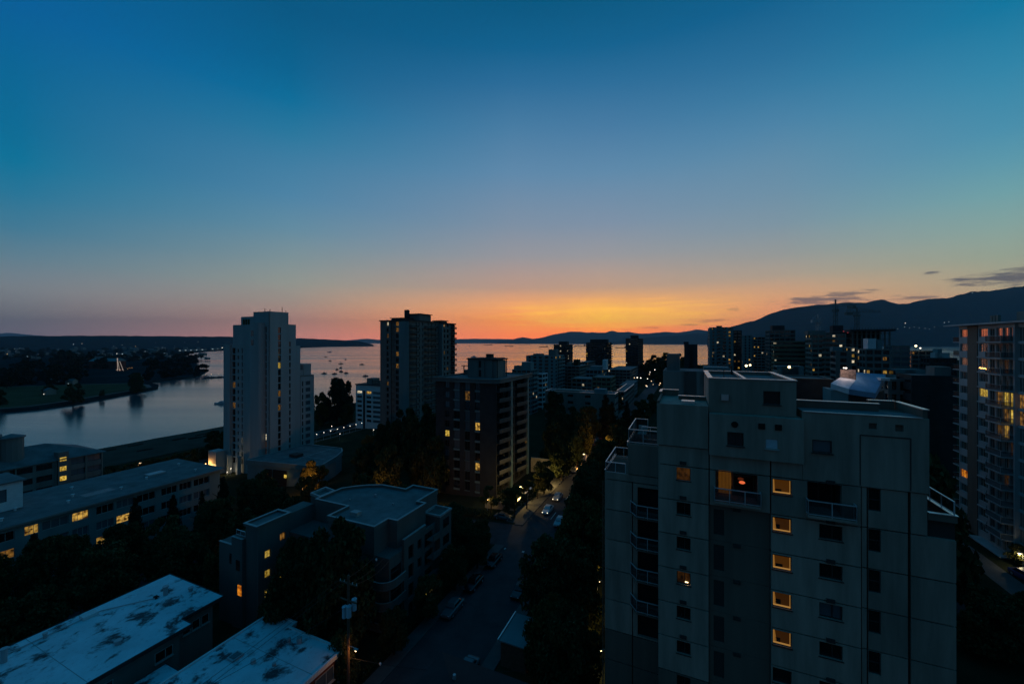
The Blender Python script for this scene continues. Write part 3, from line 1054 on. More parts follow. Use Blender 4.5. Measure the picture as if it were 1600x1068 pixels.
    B.box('upper_core', MT['beige'], 1.62, 7.72, 34.88, 41.0, 49.25, 52.44)
    window(F2, 2.85, 50.12, 1.1, 1.03, 'glass', 1, .08)
    window(F2, 5.35, 50.15, .8, .70, 'glass_blind', 0, .06, 'frame_pale')
    bl = MB()
    for k in range(7):
        bl.box(5.40, 6.10, 34.66, 34.675, 50.2 + k * .09, 50.27 + k * .09)
    B.mb('blind', bl, MT['blind'])
    for (u, z) in ((4.9, 51.55), (5.95, 51.55)):
        B.mb('vent', MB().box(u, u + .42, 34.55, 34.62, z, z + .42), MT['dark'])
    B.mb('vent', MB().tube([(3.35, 34.56, 51.75), (3.35, 34.62, 51.75)], .24, 10), MT['dark'])
    me = wall_mesh(6.9, 48.03, 52.95, [(8.3, 9.45, 50.1, 51.0), (11.5, 11.94, 52.05, 52.45), (12.9, 13.34, 52.0, 52.45)], .18, MT['beige'], 7.72)
    B.at(F, 'upper_wall', me, 0, .03, 0)
    B.box('upper_core', MT['beige_dark'], 7.73, 14.58, 35.24, 39.4, 48.0, 52.94)
    window(F, 8.3, 50.1, 1.15, .9, 'glass_blue', 0, .08)
    for u in (11.0, 13.66):
        B.mb('joint', MB().box(u, u + .05, 34.99, 35.02, 48.1, 51.6), MT['groove'])
    B.mb('joint', MB().box(11.05, 13.66, 34.99, 35.02, 51.55, 51.62), MT['groove'])
    # penthouse
    PF = B.frame('f', 0, 35.5)
    me = wall_mesh(5.85, 52.46, 55.0, [(5.35, 6.45, 53.3, 54.3)], .22, MT['beige'], 1.6)
    B.at(PF, 'penthouse_wall', me, 0, 0, 0)
    B.box('penthouse', MT['beige'], 1.6, 7.45, 35.72, 44.6, 52.45, 54.75)
    window(PF, 5.35, 53.3, 1.1, 1.0, 'glass', 0, .1)
    B.mb('vent', MB().box(2.5, 3.0, 35.3, 35.5, 53.45, 53.9), MT['cap'])
    pp = [(1.58, 35.48), (7.47, 35.48), (7.47, 44.62), (1.58, 44.62)]
    B.mb('parapet', MB().ring(inset(pp, .03), .22, 54.75, 55.12), MT['beige'])
    B.mb('coping', MB().ring(inset(pp, -.04), .38, 55.12, 55.19), MT['cap'])
    B.mb('coping', MB().box(4.1, 4.32, 35.86, 44.28, 55.0, 55.17), MT['cap'])
    B.mb('roof', MB().box(1.85, 7.2, 35.75, 44.3, 54.76, 54.86), MT['roof_dark'])
    B.mb('roof_post', MB().box(3.95, 4.08, 44.2, 44.4, 54.9, 55.75).box(3.0, 3.06, 40, 40.06, 54.9, 55.6), MT['frame'])
    # parapets of the upper level
    rp = [(7.72, 37.2), (12.8, 37.2), (12.8, 38.7), (14.62, 38.7), (14.62, 39.3), (7.72, 39.3)]
    B.mb('parapet', MB().prism([(7.75, 37.2), (12.78, 37.2), (12.78, 37.42), (7.75, 37.42)], 52.95, 53.5), MT['beige_dark'])
    B.mb('coping', MB().prism([(7.75, 37.14), (12.84, 37.14), (12.84, 37.48), (7.75, 37.48)], 53.5, 53.56), MT['cap'])
    B.mb('parapet', MB().prism([(12.8, 38.98), (14.3, 38.98), (14.3, 39.2), (12.8, 39.2)], 52.95, 53.55), MT['beige_dark'])
    B.mb('coping', MB().prism([(12.74, 38.9), (14.36, 38.9), (14.36, 39.26), (12.74, 39.26)], 53.55, 53.61), MT['cap'])
    B.mb('parapet', MB().prism([(14.38, 35.24), (14.62, 35.24), (14.62, 39.26), (14.38, 39.26)], 52.95, 53.5), MT['beige_dark'])
    B.mb('coping', MB().prism([(14.37, 35.18), (14.7, 35.18), (14.7, 39.3), (14.37, 39.3)], 53.5, 53.56), MT['cap'])
    B.mb('coping', MB().box(7.75, 14.3, 34.97, 35.2, 52.96, 53.02), MT['cap'])
    B.mb('roof', MB().box(7.75, 14.36, 35.25, 37.1, 52.95, 52.99), MT['roof_dark'])
    # left upper parapets
    B.mb('parapet', MB().prism([(-2.22, 40.5), (-.7, 40.5), (-.7, 40.72), (-2.22, 40.72)], 52.98, 53.5), MT['beige_dark'])
    B.mb('coping', MB().prism([(-2.2, 40.45), (-.66, 40.45), (-.66, 40.78), (-2.2, 40.78)], 53.5, 53.56), MT['cap'])
    B.mb('parapet', MB().prism([(-.66, 38.1), (1.52, 38.1), (1.52, 38.3), (-.66, 38.3)], 52.98, 53.28), MT['beige_dark'])
    B.mb('coping', MB().prism([(-.7, 38.04), (1.54, 38.04), (1.54, 38.36), (-.7, 38.36)], 53.28, 53.34), MT['cap'])
    B.mb('coping', MB().prism([(-2.3, 38.6), (-2.06, 38.6), (-2.06, 40.4), (-2.3, 40.4)], 53.5, 53.57).prism([(-2.32, 36.2), (-2.08, 36.2), (-2.08, 37.8), (-2.32, 37.8)], 52.5, 52.6), MT['cap'])
    B.mb('parapet', MB().prism([(-2.24, 35.0), (-2.06, 35.0), (-2.06, 40.4), (-2.24, 40.4)], 52.98, 53.2), MT['beige_dark'])
    B.mb('skylight', MB().box(-.4, .6, 35.6, 36.4, 52.98, 53.2), MT['cap'])
    # right terrace
    B.mb('parapet', MB().box(14.6, 16.02, 35.1, 35.3, 46.3, 46.75).box(15.8, 16.02, 35.3, 41, 46.3, 46.75), MT['beige_dark'])
    B.mb('coping', MB().box(14.62, 16.06, 35.05, 35.34, 46.75, 46.8).box(15.76, 16.06, 35.34, 41, 46.75, 46.8), MT['cap'])
    rm, gm = rail_mesh([(15.9, 35.2), (15.9, 40.9)], .85, 1.4)
    put('railing', rm, t, B.loc(0, 0, 46.8))
    put('glass_panel', gm, t, B.loc(0, 0, 46.8))
MT['red_shade'] = mat('red_lampshade_glow', (.5, .1, .05), .8, emit=(.9, .16, .05), emit_s=.9)
MT['glass_blind'] = mat('pale_blue_blind', (.30, .44, .52), .6)
MT['blind'] = mat('white_blind_slat', (.62, .74, .80), .5)
main_block()
# ------------------------------------------------------------------ trees: tapered trunk, limbs, and a crown of leaf-sized faces in clumps
def leaf_quad(v, f, c, s, rnd):
    t, p = rnd.uniform(0, 2 * pi), math.acos(rnd.uniform(-1, 1))
    n = (sin(p) * cos(t), sin(p) * sin(t), cos(p) * 1.0)
    up = (0, 0, 1) if abs(n[2]) < .9 else (1, 0, 0)
    a = (n[1] * up[2] - n[2] * up[1], n[2] * up[0] - n[0] * up[2], n[0] * up[1] - n[1] * up[0])
    la = sqrt(a[0] ** 2 + a[1] ** 2 + a[2] ** 2)
    a = (a[0] / la, a[1] / la, a[2] / la)
    b = (n[1] * a[2] - n[2] * a[1], n[2] * a[0] - n[0] * a[2], n[0] * a[1] - n[1] * a[0])
    w, h = s * rnd.uniform(.6, 1.1), s * rnd.uniform(.8, 1.5)
    k = len(v)
    v += [(c[0] - a[0] * w, c[1] - a[1] * w, c[2] - a[2] * w), (c[0] + b[0] * h, c[1] + b[1] * h, c[2] + b[2] * h),
          (c[0] + a[0] * w, c[1] + a[1] * w, c[2] + a[2] * w), (c[0] - b[0] * h, c[1] - b[1] * h, c[2] - b[2] * h)]
    f.append((k, k + 1, k + 2, k + 3))

def crown_mesh(name, seed, nclump, nleaf, size, m, shape='round', fill=.75):
    """unit crown: height 1 (z 0..1), half-width about .5"""
    rnd = random.Random(seed)
    v, f = [], []
    cl = []
    for i in range(nclump):
        z = rnd.uniform(.12, .92)
        if shape == 'round':
            rmax = .46 * sqrt(max(.02, 1 - ((z - .46) / .56) ** 2))
        elif shape == 'poplar':
            rmax = .42 * (1 - z) ** .55 * min(1, z * 6)
        else:
            rmax = .5 * (1.02 - z) ** .8 * min(1, z * 5 + .2)
        ang, rr = rnd.uniform(0, 2 * pi), rmax * sqrt(rnd.uniform(.02, 1)) * fill
        cr = rnd.uniform(.10, .19) * (1.15 - .5 * z)
        cl.append((rr * cos(ang), rr * sin(ang), z, cr))
    for i in range(nleaf):
        cx, cy, cz, cr = cl[rnd.randrange(nclump)]
        t, p, q = rnd.uniform(0, 2 * pi), math.acos(rnd.uniform(-1, 1)), rnd.uniform(.25, 1) ** .5
        leaf_quad(v, f, (cx + cr * q * sin(p) * cos(t), cy + cr * q * sin(p) * sin(t), min(1.02, max(.0, cz + cr * .8 * q * cos(p)))), size, rnd)
    me = bpy.data.meshes.new(name)
    me.from_pydata(v, [], f)
    me.materials.append(m)
    me.update()
    return me

def conifer_mesh(seed, nleaf, size, m):
    rnd = random.Random(seed)
    v, f = [], []
    tiers = 17
    arms = []
    for i in range(tiers):
        z = .08 + .9 * (i / tiers) ** .95
        for k in range(7 if i < 12 else 5):
            ang = rnd.uniform(0, 2 * pi)
            L = .5 * (1 - z) ** .8 * rnd.uniform(.62, 1.1)
            arms.append((z, ang, L))
    tot = sum(a[2] + .03 for a in arms)
    for z, ang, L in arms:
        for k in range(int(nleaf * (L + .03) / tot)):
            r = L * rnd.uniform(.05, 1) ** .8
            w = (.045 + .06 * (1 - r / (L + .01))) * (.4 + (1 - z))
            leaf_quad(v, f, (r * cos(ang) + rnd.gauss(0, w * .7), r * sin(ang) + rnd.gauss(0, w * .7), z - r * .22 + rnd.gauss(0, .012)), size * rnd.uniform(.6, 1.1), rnd)
    me = bpy.data.meshes.new('crown')
    me.from_pydata(v, [], f)
    me.materials.append(m)
    me.update()
    return me

def trunk_mesh(seed, limbs=6):
    """unit trunk: height 1, limbs in the upper half"""
    rnd = random.Random(seed)
    mb = MB()
    mb.tube([(0, 0, -.06), (.01, 0, .15), (-.008, .012, .4), (.012, -.01, .65), (0, 0, .86)], [.034, .026, .021, .014, .006], 7)
    for i in range(limbs):
        z = .32 + .45 * i / limbs
        a = i * 2.4 + rnd.uniform(-.4, .4)
        L = rnd.uniform(.16, .28) * (1.2 - z)
        mb.tube([(0, 0, z), (L * .5 * cos(a), L * .5 * sin(a), z + L * .45), (L * 1.15 * cos(a), L * 1.15 * sin(a), z + L * .8)], [.012, .008, .003], 5)
    return mb.mesh('trunk', MT['bark'])

CROWNS = {
    'round': [crown_mesh('crown', 10 + i, 30, 5200, .030, MT['leaf'], 'round') for i in range(4)],
    'olive': [crown_mesh('crown', 30 + i, 30, 5200, .030, MT['leaf_olive'], 'round') for i in range(2)],
    'loose': [crown_mesh('crown', 50 + i, 18, 2600, .026, MT['leaf_olive'], 'round', 1.0) for i in range(2)],
    'poplar': [crown_mesh('crown', 70 + i, 34, 5200, .024, MT['leaf_dark'], 'poplar') for i in range(2)],
    'conifer': [conifer_mesh(90 + i, 6000, .026, MT['leaf_dark']) for i in range(3)],
}
BIG = [crown_mesh('crown', 200 + i, 60, 15000, .019, MT['leaf'], 'round') for i in range(2)]
BIGO = [crown_mesh('crown', 220 + i, 60, 15000, .019, MT['leaf_olive'], 'round') for i in range(2)]
BIGC = [conifer_mesh(230 + i, 15000, .017, MT['leaf_dark']) for i in range(2)]
FAR = [crown_mesh('crown', 260 + i, 14, 700, .062, MT['leaf_dark'], 'round') for i in range(3)]
TRUNKS = [trunk_mesh(300 + i) for i in range(3)]
TR = random.Random(77)
def tree(b, a, h, w, kind, label, group=None, z=None, low=.12, name=None, xy=None):
    """h tall, w wide; the crown starts at low*h"""
    if xy is None:
        xy = wx(b, a)
        z = gz(b, a) if z is None else z
    nm = name or {'conifer': 'conifer_tree', 'bigc': 'conifer_tree', 'poplar': 'poplar_tree'}.get(kind, 'leafy_tree')
    root = bpy.data.objects.new(nm, None)
    COL.objects.link(root)
    root.location = (xy[0], xy[1], z)
    root.rotation_euler = (0, 0, TR.uniform(0, 6.28))
    tag(root, label, 'tree', group)
    pool = {'big': BIG, 'bigo': BIGO, 'bigc': BIGC, 'far': FAR}.get(kind) or CROWNS[kind]
    put('trunk', TR.choice(TRUNKS), root, scale=(h * .9, h * .9, h * (.97 if 'c' in kind[:1] or kind == 'bigc' else .8)))
    put('crown', TR.choice(pool), root, (0, 0, h * low), scale=(w, w * TR.uniform(.88, 1.12), h * (1 - low)))
    return root

# --- beside the street, in front of the near block
RS = 'trees between the street and the beige block'
for b, a, h, w, k, l in [(-15, 62, 15, 11, 'bigo', 'broad olive-green tree at the street corner beside the beige block'), (-13.5, 51, 13, 9.5, 'big', 'round leafy tree left of the lowest terrace of the beige block'),
                         (-11.5, 41.5, 11.5, 8.5, 'big', 'dark tree closest to the left edge of the beige block'), (-14.8, 44, 10.0, 6.4, 'bigo', 'tree overhanging the small blue carport roof'),
                         (-17.5, 53, 13, 10, 'big', 'broad dark tree leaning over the right kerb beyond the carport'), (-17, 66, 12, 9, 'bigo', 'tree at the right kerb just before the crossing'), (-10, 70, 14, 9, 'big', 'dark tree behind the corner tree by the beige block'), (-8.5, 57, 14, 8, 'big', 'dark tree close against the wall of the beige block'),
                         (-10.5, 34, 8.5, 6.5, 'big', 'low bushy tree at the foot of the beige block')]:
    tree(b, a, h, w, k, l, RS, low=.1)
# --- the great tree before the grey low-rise
tree(-41.8, 38.5, 17.5, 11.5, 'big', 'huge round dark tree in front of the grey low-rise with the curved balconies', low=.06)
tree(-47.5, 36.8, 13.5, 8.5, 'big', 'dark tree left of the huge round tree, below the lit windows', low=.08)
tree(-53.6, 41.6, 13.2, 6.0, 'big', 'dark tree filling the notch between the lit wing and the flat roof', low=.1)
tree(-37.2, 63.2, 8.5, 7, 'big', 'dark tree in the garden corner between the grey low-rise and the crossing', low=.05)
tree(-41.5, 66.5, 9.5, 8, 'big', 'dark tree behind the street end of the grey low-rise', low=.05)
tree(-37.0, 68.8, 6, 5.5, 'bigo', 'low garden tree right at the crossing, left side', low=.05)
for b, a, h, w in [(-34.3, 48, 6.5, 5.2), (-34.5, 55.5, 7.5, 6), (-34.2, 62.5, 7, 5.6), (-34.6, 41, 6, 4.8)]:
    tree(b, a, h, w, 'big', 'small dark street tree at the left kerb before the grey low-rise', 'small kerb trees before the grey low-rise', low=.14)
tree(-36.8, 34.6, 7, 4.6, 'bigo', 'small tree beside the utility pole', low=.1)
# --- between the white roof and the long slab
LS = 'dark trees between the long apartment slab and the white roof'
for i, (b, a, h, w, k) in enumerate([(-107, 52, 13, 5.5, 'conifer'), (-106.5, 45, 15, 5.2, 'conifer'), (-105.5, 57, 12, 4.6, 'conifer'), (-106, 62, 14, 5.5, 'conifer'), (-100, 40, 12, 9, 'big'), (-101, 31, 13.5, 11, 'big'), (-88, 33, 12, 10, 'big'), (-91, 43, 12, 9.5, 'big'),
                                     (-85, 24, 10, 9, 'big'), (-103, 22, 12, 10, 'bigo'), (-90, 52, 13, 10, 'big'), (-101, 66, 12.5, 9.5, 'big'), (-86, 60, 13, 10, 'big'), (-106, 72, 12, 9, 'round'), (-96.5, 78, 9, 7, 'olive'), (-80, 40, 12, 9.5, 'big'),
                                     (-77, 49, 12, 9, 'big'), (-72, 42, 9, 7, 'bigo'), (-76, 57, 12, 9, 'big'), (-70, 60, 11, 8, 'big'), (-111, 32, 12.5, 4.8, 'conifer'), (-110.5, 26, 11, 8, 'bigo'), (-98, 55, 11, 9, 'big'), (-107, 36.5, 10, 7, 'bigo')]):
    tree(b, a, h, w, k, ['dark spiky conifer against the pale wall of the long slab', 'dark leafy tree in the mass behind the white roof'][k != 'conifer'], LS if k != 'conifer' else 'spiky conifers along the long slab', low=.06)
# --- round the middle low-rise and the towers
CS = 'dark trees round the feet of the middle towers'
for b, a, h, w, k in [(-62, 64, 13, 9, 'big'), (-70, 72, 12, 9, 'round'), (-56, 70, 11, 8, 'round'), (-64, 92, 17, 11, 'round'), (-72, 98, 18, 12, 'round'), (-80, 105, 19, 12, 'round'), (-76, 88, 15, 10, 'round'), (-88, 112, 20, 12, 'round'),
                      (-98, 122, 21, 12, 'round'), (-92, 128, 22, 12, 'round'), (-104, 132, 20, 11, 'round'), (-84, 122, 19, 11, 'round'), (-70, 112, 20, 11, 'conifer'), (-108, 128, 15, 9, 'olive'), (-115, 122, 11, 8, 'olive'), (-76, 126, 21, 9, 'conifer'), (-90, 92, 13, 9, 'round'),
                      (-98, 102, 12, 9, 'round'), (-105, 110, 11, 8, 'round'), (-110, 90, 10, 7, 'olive'), (-118, 132, 14, 9, 'round'), (-103, 88, 9, 7, 'olive'), (-123, 144, 13, 9, 'round'), (-68, 78, 9, 7, 'round')]:
    tree(b, a, h, w, k, 'dark leafy tree in the mass between the middle towers' if k != 'conifer' else 'tall dark conifer between the two middle towers', CS, low=.06)
# --- beyond the dark tower, round the car park
PS = 'dark trees round the car park'
for b, a, h, w, k in [(-33.5, 112, 12, 9, 'round'), (-37, 145, 15, 11, 'round'), (-31, 168, 19, 10, 'conifer'), (-27, 160, 17, 9, 'conifer'), (-23, 172, 16, 8, 'conifer'), (-37, 138, 15, 11, 'round'), (-41, 128, 14, 11, 'round'), (-38, 150, 16, 12, 'round'), (-36, 120, 13, 10, 'round'), (-22, 150, 12, 8, 'round'),
                      (-20, 132, 12, 8, 'round'), (-19, 118, 11, 8, 'round'), (-36, 160, 15, 11, 'round'), (-52, 165, 14, 10, 'round'), (-47, 152, 14, 9, 'round'), (-19.5, 100, 10, 7, 'round'), (-20, 190, 13, 9, 'round'), (-18, 230, 12, 9, 'round'), (-36, 226, 14, 10, 'round'), (-60, 190, 18, 12, 'round'),
                      (-66, 205, 16, 12, 'round'), (-20, 212, 11, 8, 'olive')]:
    tree(b, a, h, w, k, 'dark conifer in front of the long flat building beyond the car park' if k == 'conifer' else 'dark leafy tree beside the car park', PS if k != 'conifer' else 'three conifers before the long flat building', low=.06)
# bare-looking small street trees lit from below
for b, a, h, w in [(-36.4, 84.5, 7, 5), (-38.4, 84.0, 6.5, 5), (-35.6, 90, 7, 4.6), (-43, 85.5, 6.5, 5.5), (-35.4, 97, 6.5, 4.4)]:
    tree(b, a, h, w, 'loose', 'small thin-leaved street tree lit yellow from below', 'lamp-lit street trees at the crossing', low=.22)
for b, a, h, w in [(-20.2, 85, 11, 9), (-21.5, 94, 12, 9.5), (-21, 106, 12, 10), (-22, 118, 12, 10), (-35, 101, 9, 7), (-34.6, 128, 11, 9), (-34, 140, 12, 10), (-22, 140, 12, 9)]:
    tree(b, a, h, w, 'big', 'dark street tree leaning over the far street past the crossing', 'street trees past the crossing', low=.06)
# --- beach trees
tree(-217, 199.6, 31, 22, 'poplar', 'tall double-topped dark tree standing at the beach right of the white tower', low=.03)
tree(-212.5, 203, 30, 19, 'poplar', 'dark tree whose top joins the double-topped beach tree', low=.03)
tree(-222, 193, 23, 17, 'poplar', 'shorter dark tree on the left flank of the double-topped beach tree', low=.03)
tree(-211, 180.6, 22, 10, 'loose', 'open-branched tree hard right of the white tower', low=.1)
tree(-204, 196, 14, 12, 'round', 'low bushy tree beside the small white block by the beach', low=.02)
for b, a, h, w in [(-216, 132, 12, 13), (-208, 124, 11, 12), (-222, 142, 11, 13), (-203, 116, 9, 10), (-227, 128, 9, 11)]:
    tree(b, a, h, w, 'round', 'bushy dark tree by the sand left of the white tower', 'bushes by the sand left of the white tower', low=.02)
for b, a, h, w in [(-196, 92, 7, 9), (-203, 84, 6, 9), (-198, 76, 6, 9), (-207, 100, 5, 8), (-195, 66, 7, 9), (-211, 70, 5, 8), (-214, 40, 10, 12), (-220, 34, 11, 13), (-206, 112, 5, 8), (-209, 92, 4.5, 8), (-214, 106, 4, 7), (-217, 84, 4, 7), (-220, 98, 3, 6), (-200, 104, 7, 9)]:
    tree(b, a, h, w, 'round', 'low dark bush between the sand and the brown apartment block', 'low bushes behind the sand', low=.02)
# right: by the path
for b, a, h, w, k, l in [(39, 70, 6.5, 7, 'bigo', 'bushy shrub beside the curving path'), (38, 62, 7, 7.5, 'big', 'leafy tree in the garden right of the beige block'), (41, 55, 6.5, 7, 'bigo', 'leafy garden shrub at the right edge'), (33, 66, 8, 8, 'big', 'dark tree against the right end of the beige block'),
                         (36, 80, 7, 7, 'big', 'dark tree at the far end of the garden path'), (50, 92, 3.5, 5, 'bigo', 'low shrub under the lit lobby'), (37, 48, 7, 7, 'big', 'leafy tree in the bottom right corner'), (24.5, 37.5, 9, 5.5, 'big', 'small tree growing against the right foot of the beige block')]:
    tree(b, a, h, w, k, l, low=.05)
# --- behind the near block: shore park trees with lights, dark mass
for b, a, h, w in [(-40, 560, 24, 20), (-26, 600, 26, 22), (-10, 620, 24, 20), (-30, 520, 22, 18), (-12, 540, 22, 18), (2, 570, 24, 20), (-46, 500, 20, 16), (-20, 470, 20, 16), (-4, 480, 20, 16), (8, 520, 22, 18), (-34, 440, 18, 14), (-14, 420, 18, 14), (-24, 400, 16, 13), (-5, 400, 16, 13)]:
    tree(b, a, h, w, 'round', 'dark park tree beyond the street end, in front of the water', 'park trees at the end of the street', low=.04)
for b, a, h, w in [(20, 66, 20, 12), (30, 74, 22, 13), (12, 74, 19, 11), (24, 84, 22, 12), (-2, 92, 18, 11)]:
    tree(b, a, h, w, 'round', 'dark tree hidden behind the roof of the beige block', 'trees behind the beige block', low=.04)

# --- the park across the water
def far_tree(px, py, hpx, wpx, label, group):
    """px, py: where the foot stands in the photo; sizes in photo pixels"""
    Y = (CAM_Z - 2.7) * FOC / (py - 535)
    k = Y / FOC
    return tree(0, 0, hpx * k, wpx * k, 'round', label, group, 2.7, -.06, xy=((px - 800) * k, Y))
far_tree(114, 628, 29, 34, 'biggest dark tree on the park lawn, right at the water edge', None)
far_tree(212, 611, 29, 26, 'dark round tree at the water edge near the spit, right of the lit mast', None)
far_tree(160, 619, 10, 9, 'little tree at the water edge between the two big park trees', None)
far_tree(78, 614, 14, 20, 'small bushy tree on the park lawn', None)
far_tree(3, 633, 24, 16, 'dark tree at the left picture edge on the lawn', None)
PT = random.Random(9)
for i in range(96):
    px = PT.uniform(-60, 315)
    base = lerp_tab([(-60, 618), (0, 612), (60, 604), (130, 601), (200, 598), (240, 597), (315, 587)], px)
    py = base - abs(PT.gauss(0, 9)) - (0 if PT.random() < .3 else PT.uniform(0, 22))
    py = max(py, 563)
    if 128 < px < 205 and py > 578:
        continue
    hp = PT.uniform(13, 24) * (1 if px < 240 else .8)
    Y = (CAM_Z - 2.2) * FOC / (py - 535)
    k = Y / FOC
    tree(0, 0, hp * k, hp * PT.uniform(.9, 1.4) * k, 'far', 'dark tree in the wood behind the park lawn', 'wood behind the park lawn', 2.2, -.08, xy=((px - 800) * k, Y))
for i in range(120):
    px = PT.uniform(-60, 330)
    py = PT.uniform(547, 566)
    if px > 285 - (566 - py) * .1 and py < 556:
        px -= 60
    Y = (CAM_Z - 2.2) * FOC / (py - 535)
    k = Y / FOC
    hp = 2200 / Y * PT.uniform(1.6, 3.2) + 3
    tree(0, 0, hp * k, hp * PT.uniform(1.2, 2.0) * k, 'far', 'tree of the dark suburb beyond the park', 'trees of the far suburb', 2.2, -.08, xy=((px - 800) * k, Y))

# labels that tell the trees of a mass apart by row and order
def order_labels(group, base):
    T = [o for o in COL.objects if o.get('group') == group]
    T.sort(key=lambda o: o.location.y)
    n = len(T)
    rows = [('front row', T[:n // 3]), ('middle row', T[n // 3:2 * n // 3]), ('back row', T[2 * n // 3:])]
    words = ['first', 'second', 'third', 'fourth', 'fifth', 'sixth', 'seventh', 'eighth', 'ninth', 'tenth']
    for rn, R in rows:
        R.sort(key=lambda o: o.location.x / o.location.y)
        for w, o in zip(words, R):
            o['label'] = '%s, %s from the left in the %s' % (base, w, rn)
order_labels(LS, 'dark leafy tree behind the white roof')
order_labels(CS, 'dark tree between the middle towers')
order_labels(PS, 'dark tree by the car park')
order_labels('spiky conifers along the long slab', 'spiky conifer by the long slab')
order_labels('trees behind the beige block', 'dark tree behind the beige block')
order_labels('lamp-lit street trees at the crossing', 'thin street tree lit yellow from below')
order_labels('park trees at the end of the street', 'dark park tree before the water')
order_labels('street trees past the crossing', 'dark street tree past the crossing')
order_labels('small kerb trees before the grey low-rise', 'small kerb tree before the grey low-rise')
order_labels('bushes by the sand left of the white tower', 'bushy tree by the sand')
order_labels('low bushes behind the sand', 'low bush behind the sand')
order_labels('three conifers before the long flat building', 'tall conifer before the long flat building')
# ================================================================== towers and blocks with real window openings
RB = random.Random(4)
def facade(B, face, b, a, w, z0, fh, nfl, bays, m, depth=.25, lit=None, ztop=None, zbot=None, mull=1, fm='frame', thick=True):
    """one wall with openings on a regular floor grid; bays: (u0, u1, sill, head, pane or None); lit(floor, bay) -> pane material or None"""
    fr = B.frame(face, b, a)
    holes = []
    for k in range(nfl):
        for i, (u0, u1, s, h, p) in enumerate(bays):
            holes.append((u0, u1, z0 + k * fh + s, z0 + k * fh + h, k, i, p))
    zb = z0 if zbot is None else zbot
    zt = z0 + nfl * fh if ztop is None else ztop
    me = wall_mesh(w, zb, zt, holes, depth, MT[m])
    me.transform(__import__('mathutils').Matrix.Translation((0, 0, 0)))
    B.at(fr, 'wall', me, 0, 0, 0)
    for (u0, u1, s, h, k, i, p) in holes:
        if p is None:
            continue
        q = (lit(k, i) if lit else None) or p
        B.at(fr, 'window', simple_window_mesh(u1 - u0, h - s, q, mull, fm), u0, depth - .07, s)
    return fr

def balcony_mesh(w, d, fh, m, gm, solid=.95, slab=.16):
    k = ('balc', round(w, 2), d, m, gm, solid)
    if k not in MESH:
        mb = MB()
        mb.mat(0).box(0, w, -d, -.002, -slab, 0)
        mb.mat(1).box(.03, w - .03, -d + .02, -d + .07, .06, solid).box(.03, .08, -d + .07, -.05, .06, solid).box(w - .08, w - .03, -d + .07, -.05, .06, solid)
        mb.mat(2).box(0, w, -d, -d + .09, solid, solid + .05)
        MESH[k] = mb.mesh('balcony', [MT[m], MT[gm], MT['frame_pale']])
    return MESH[k]

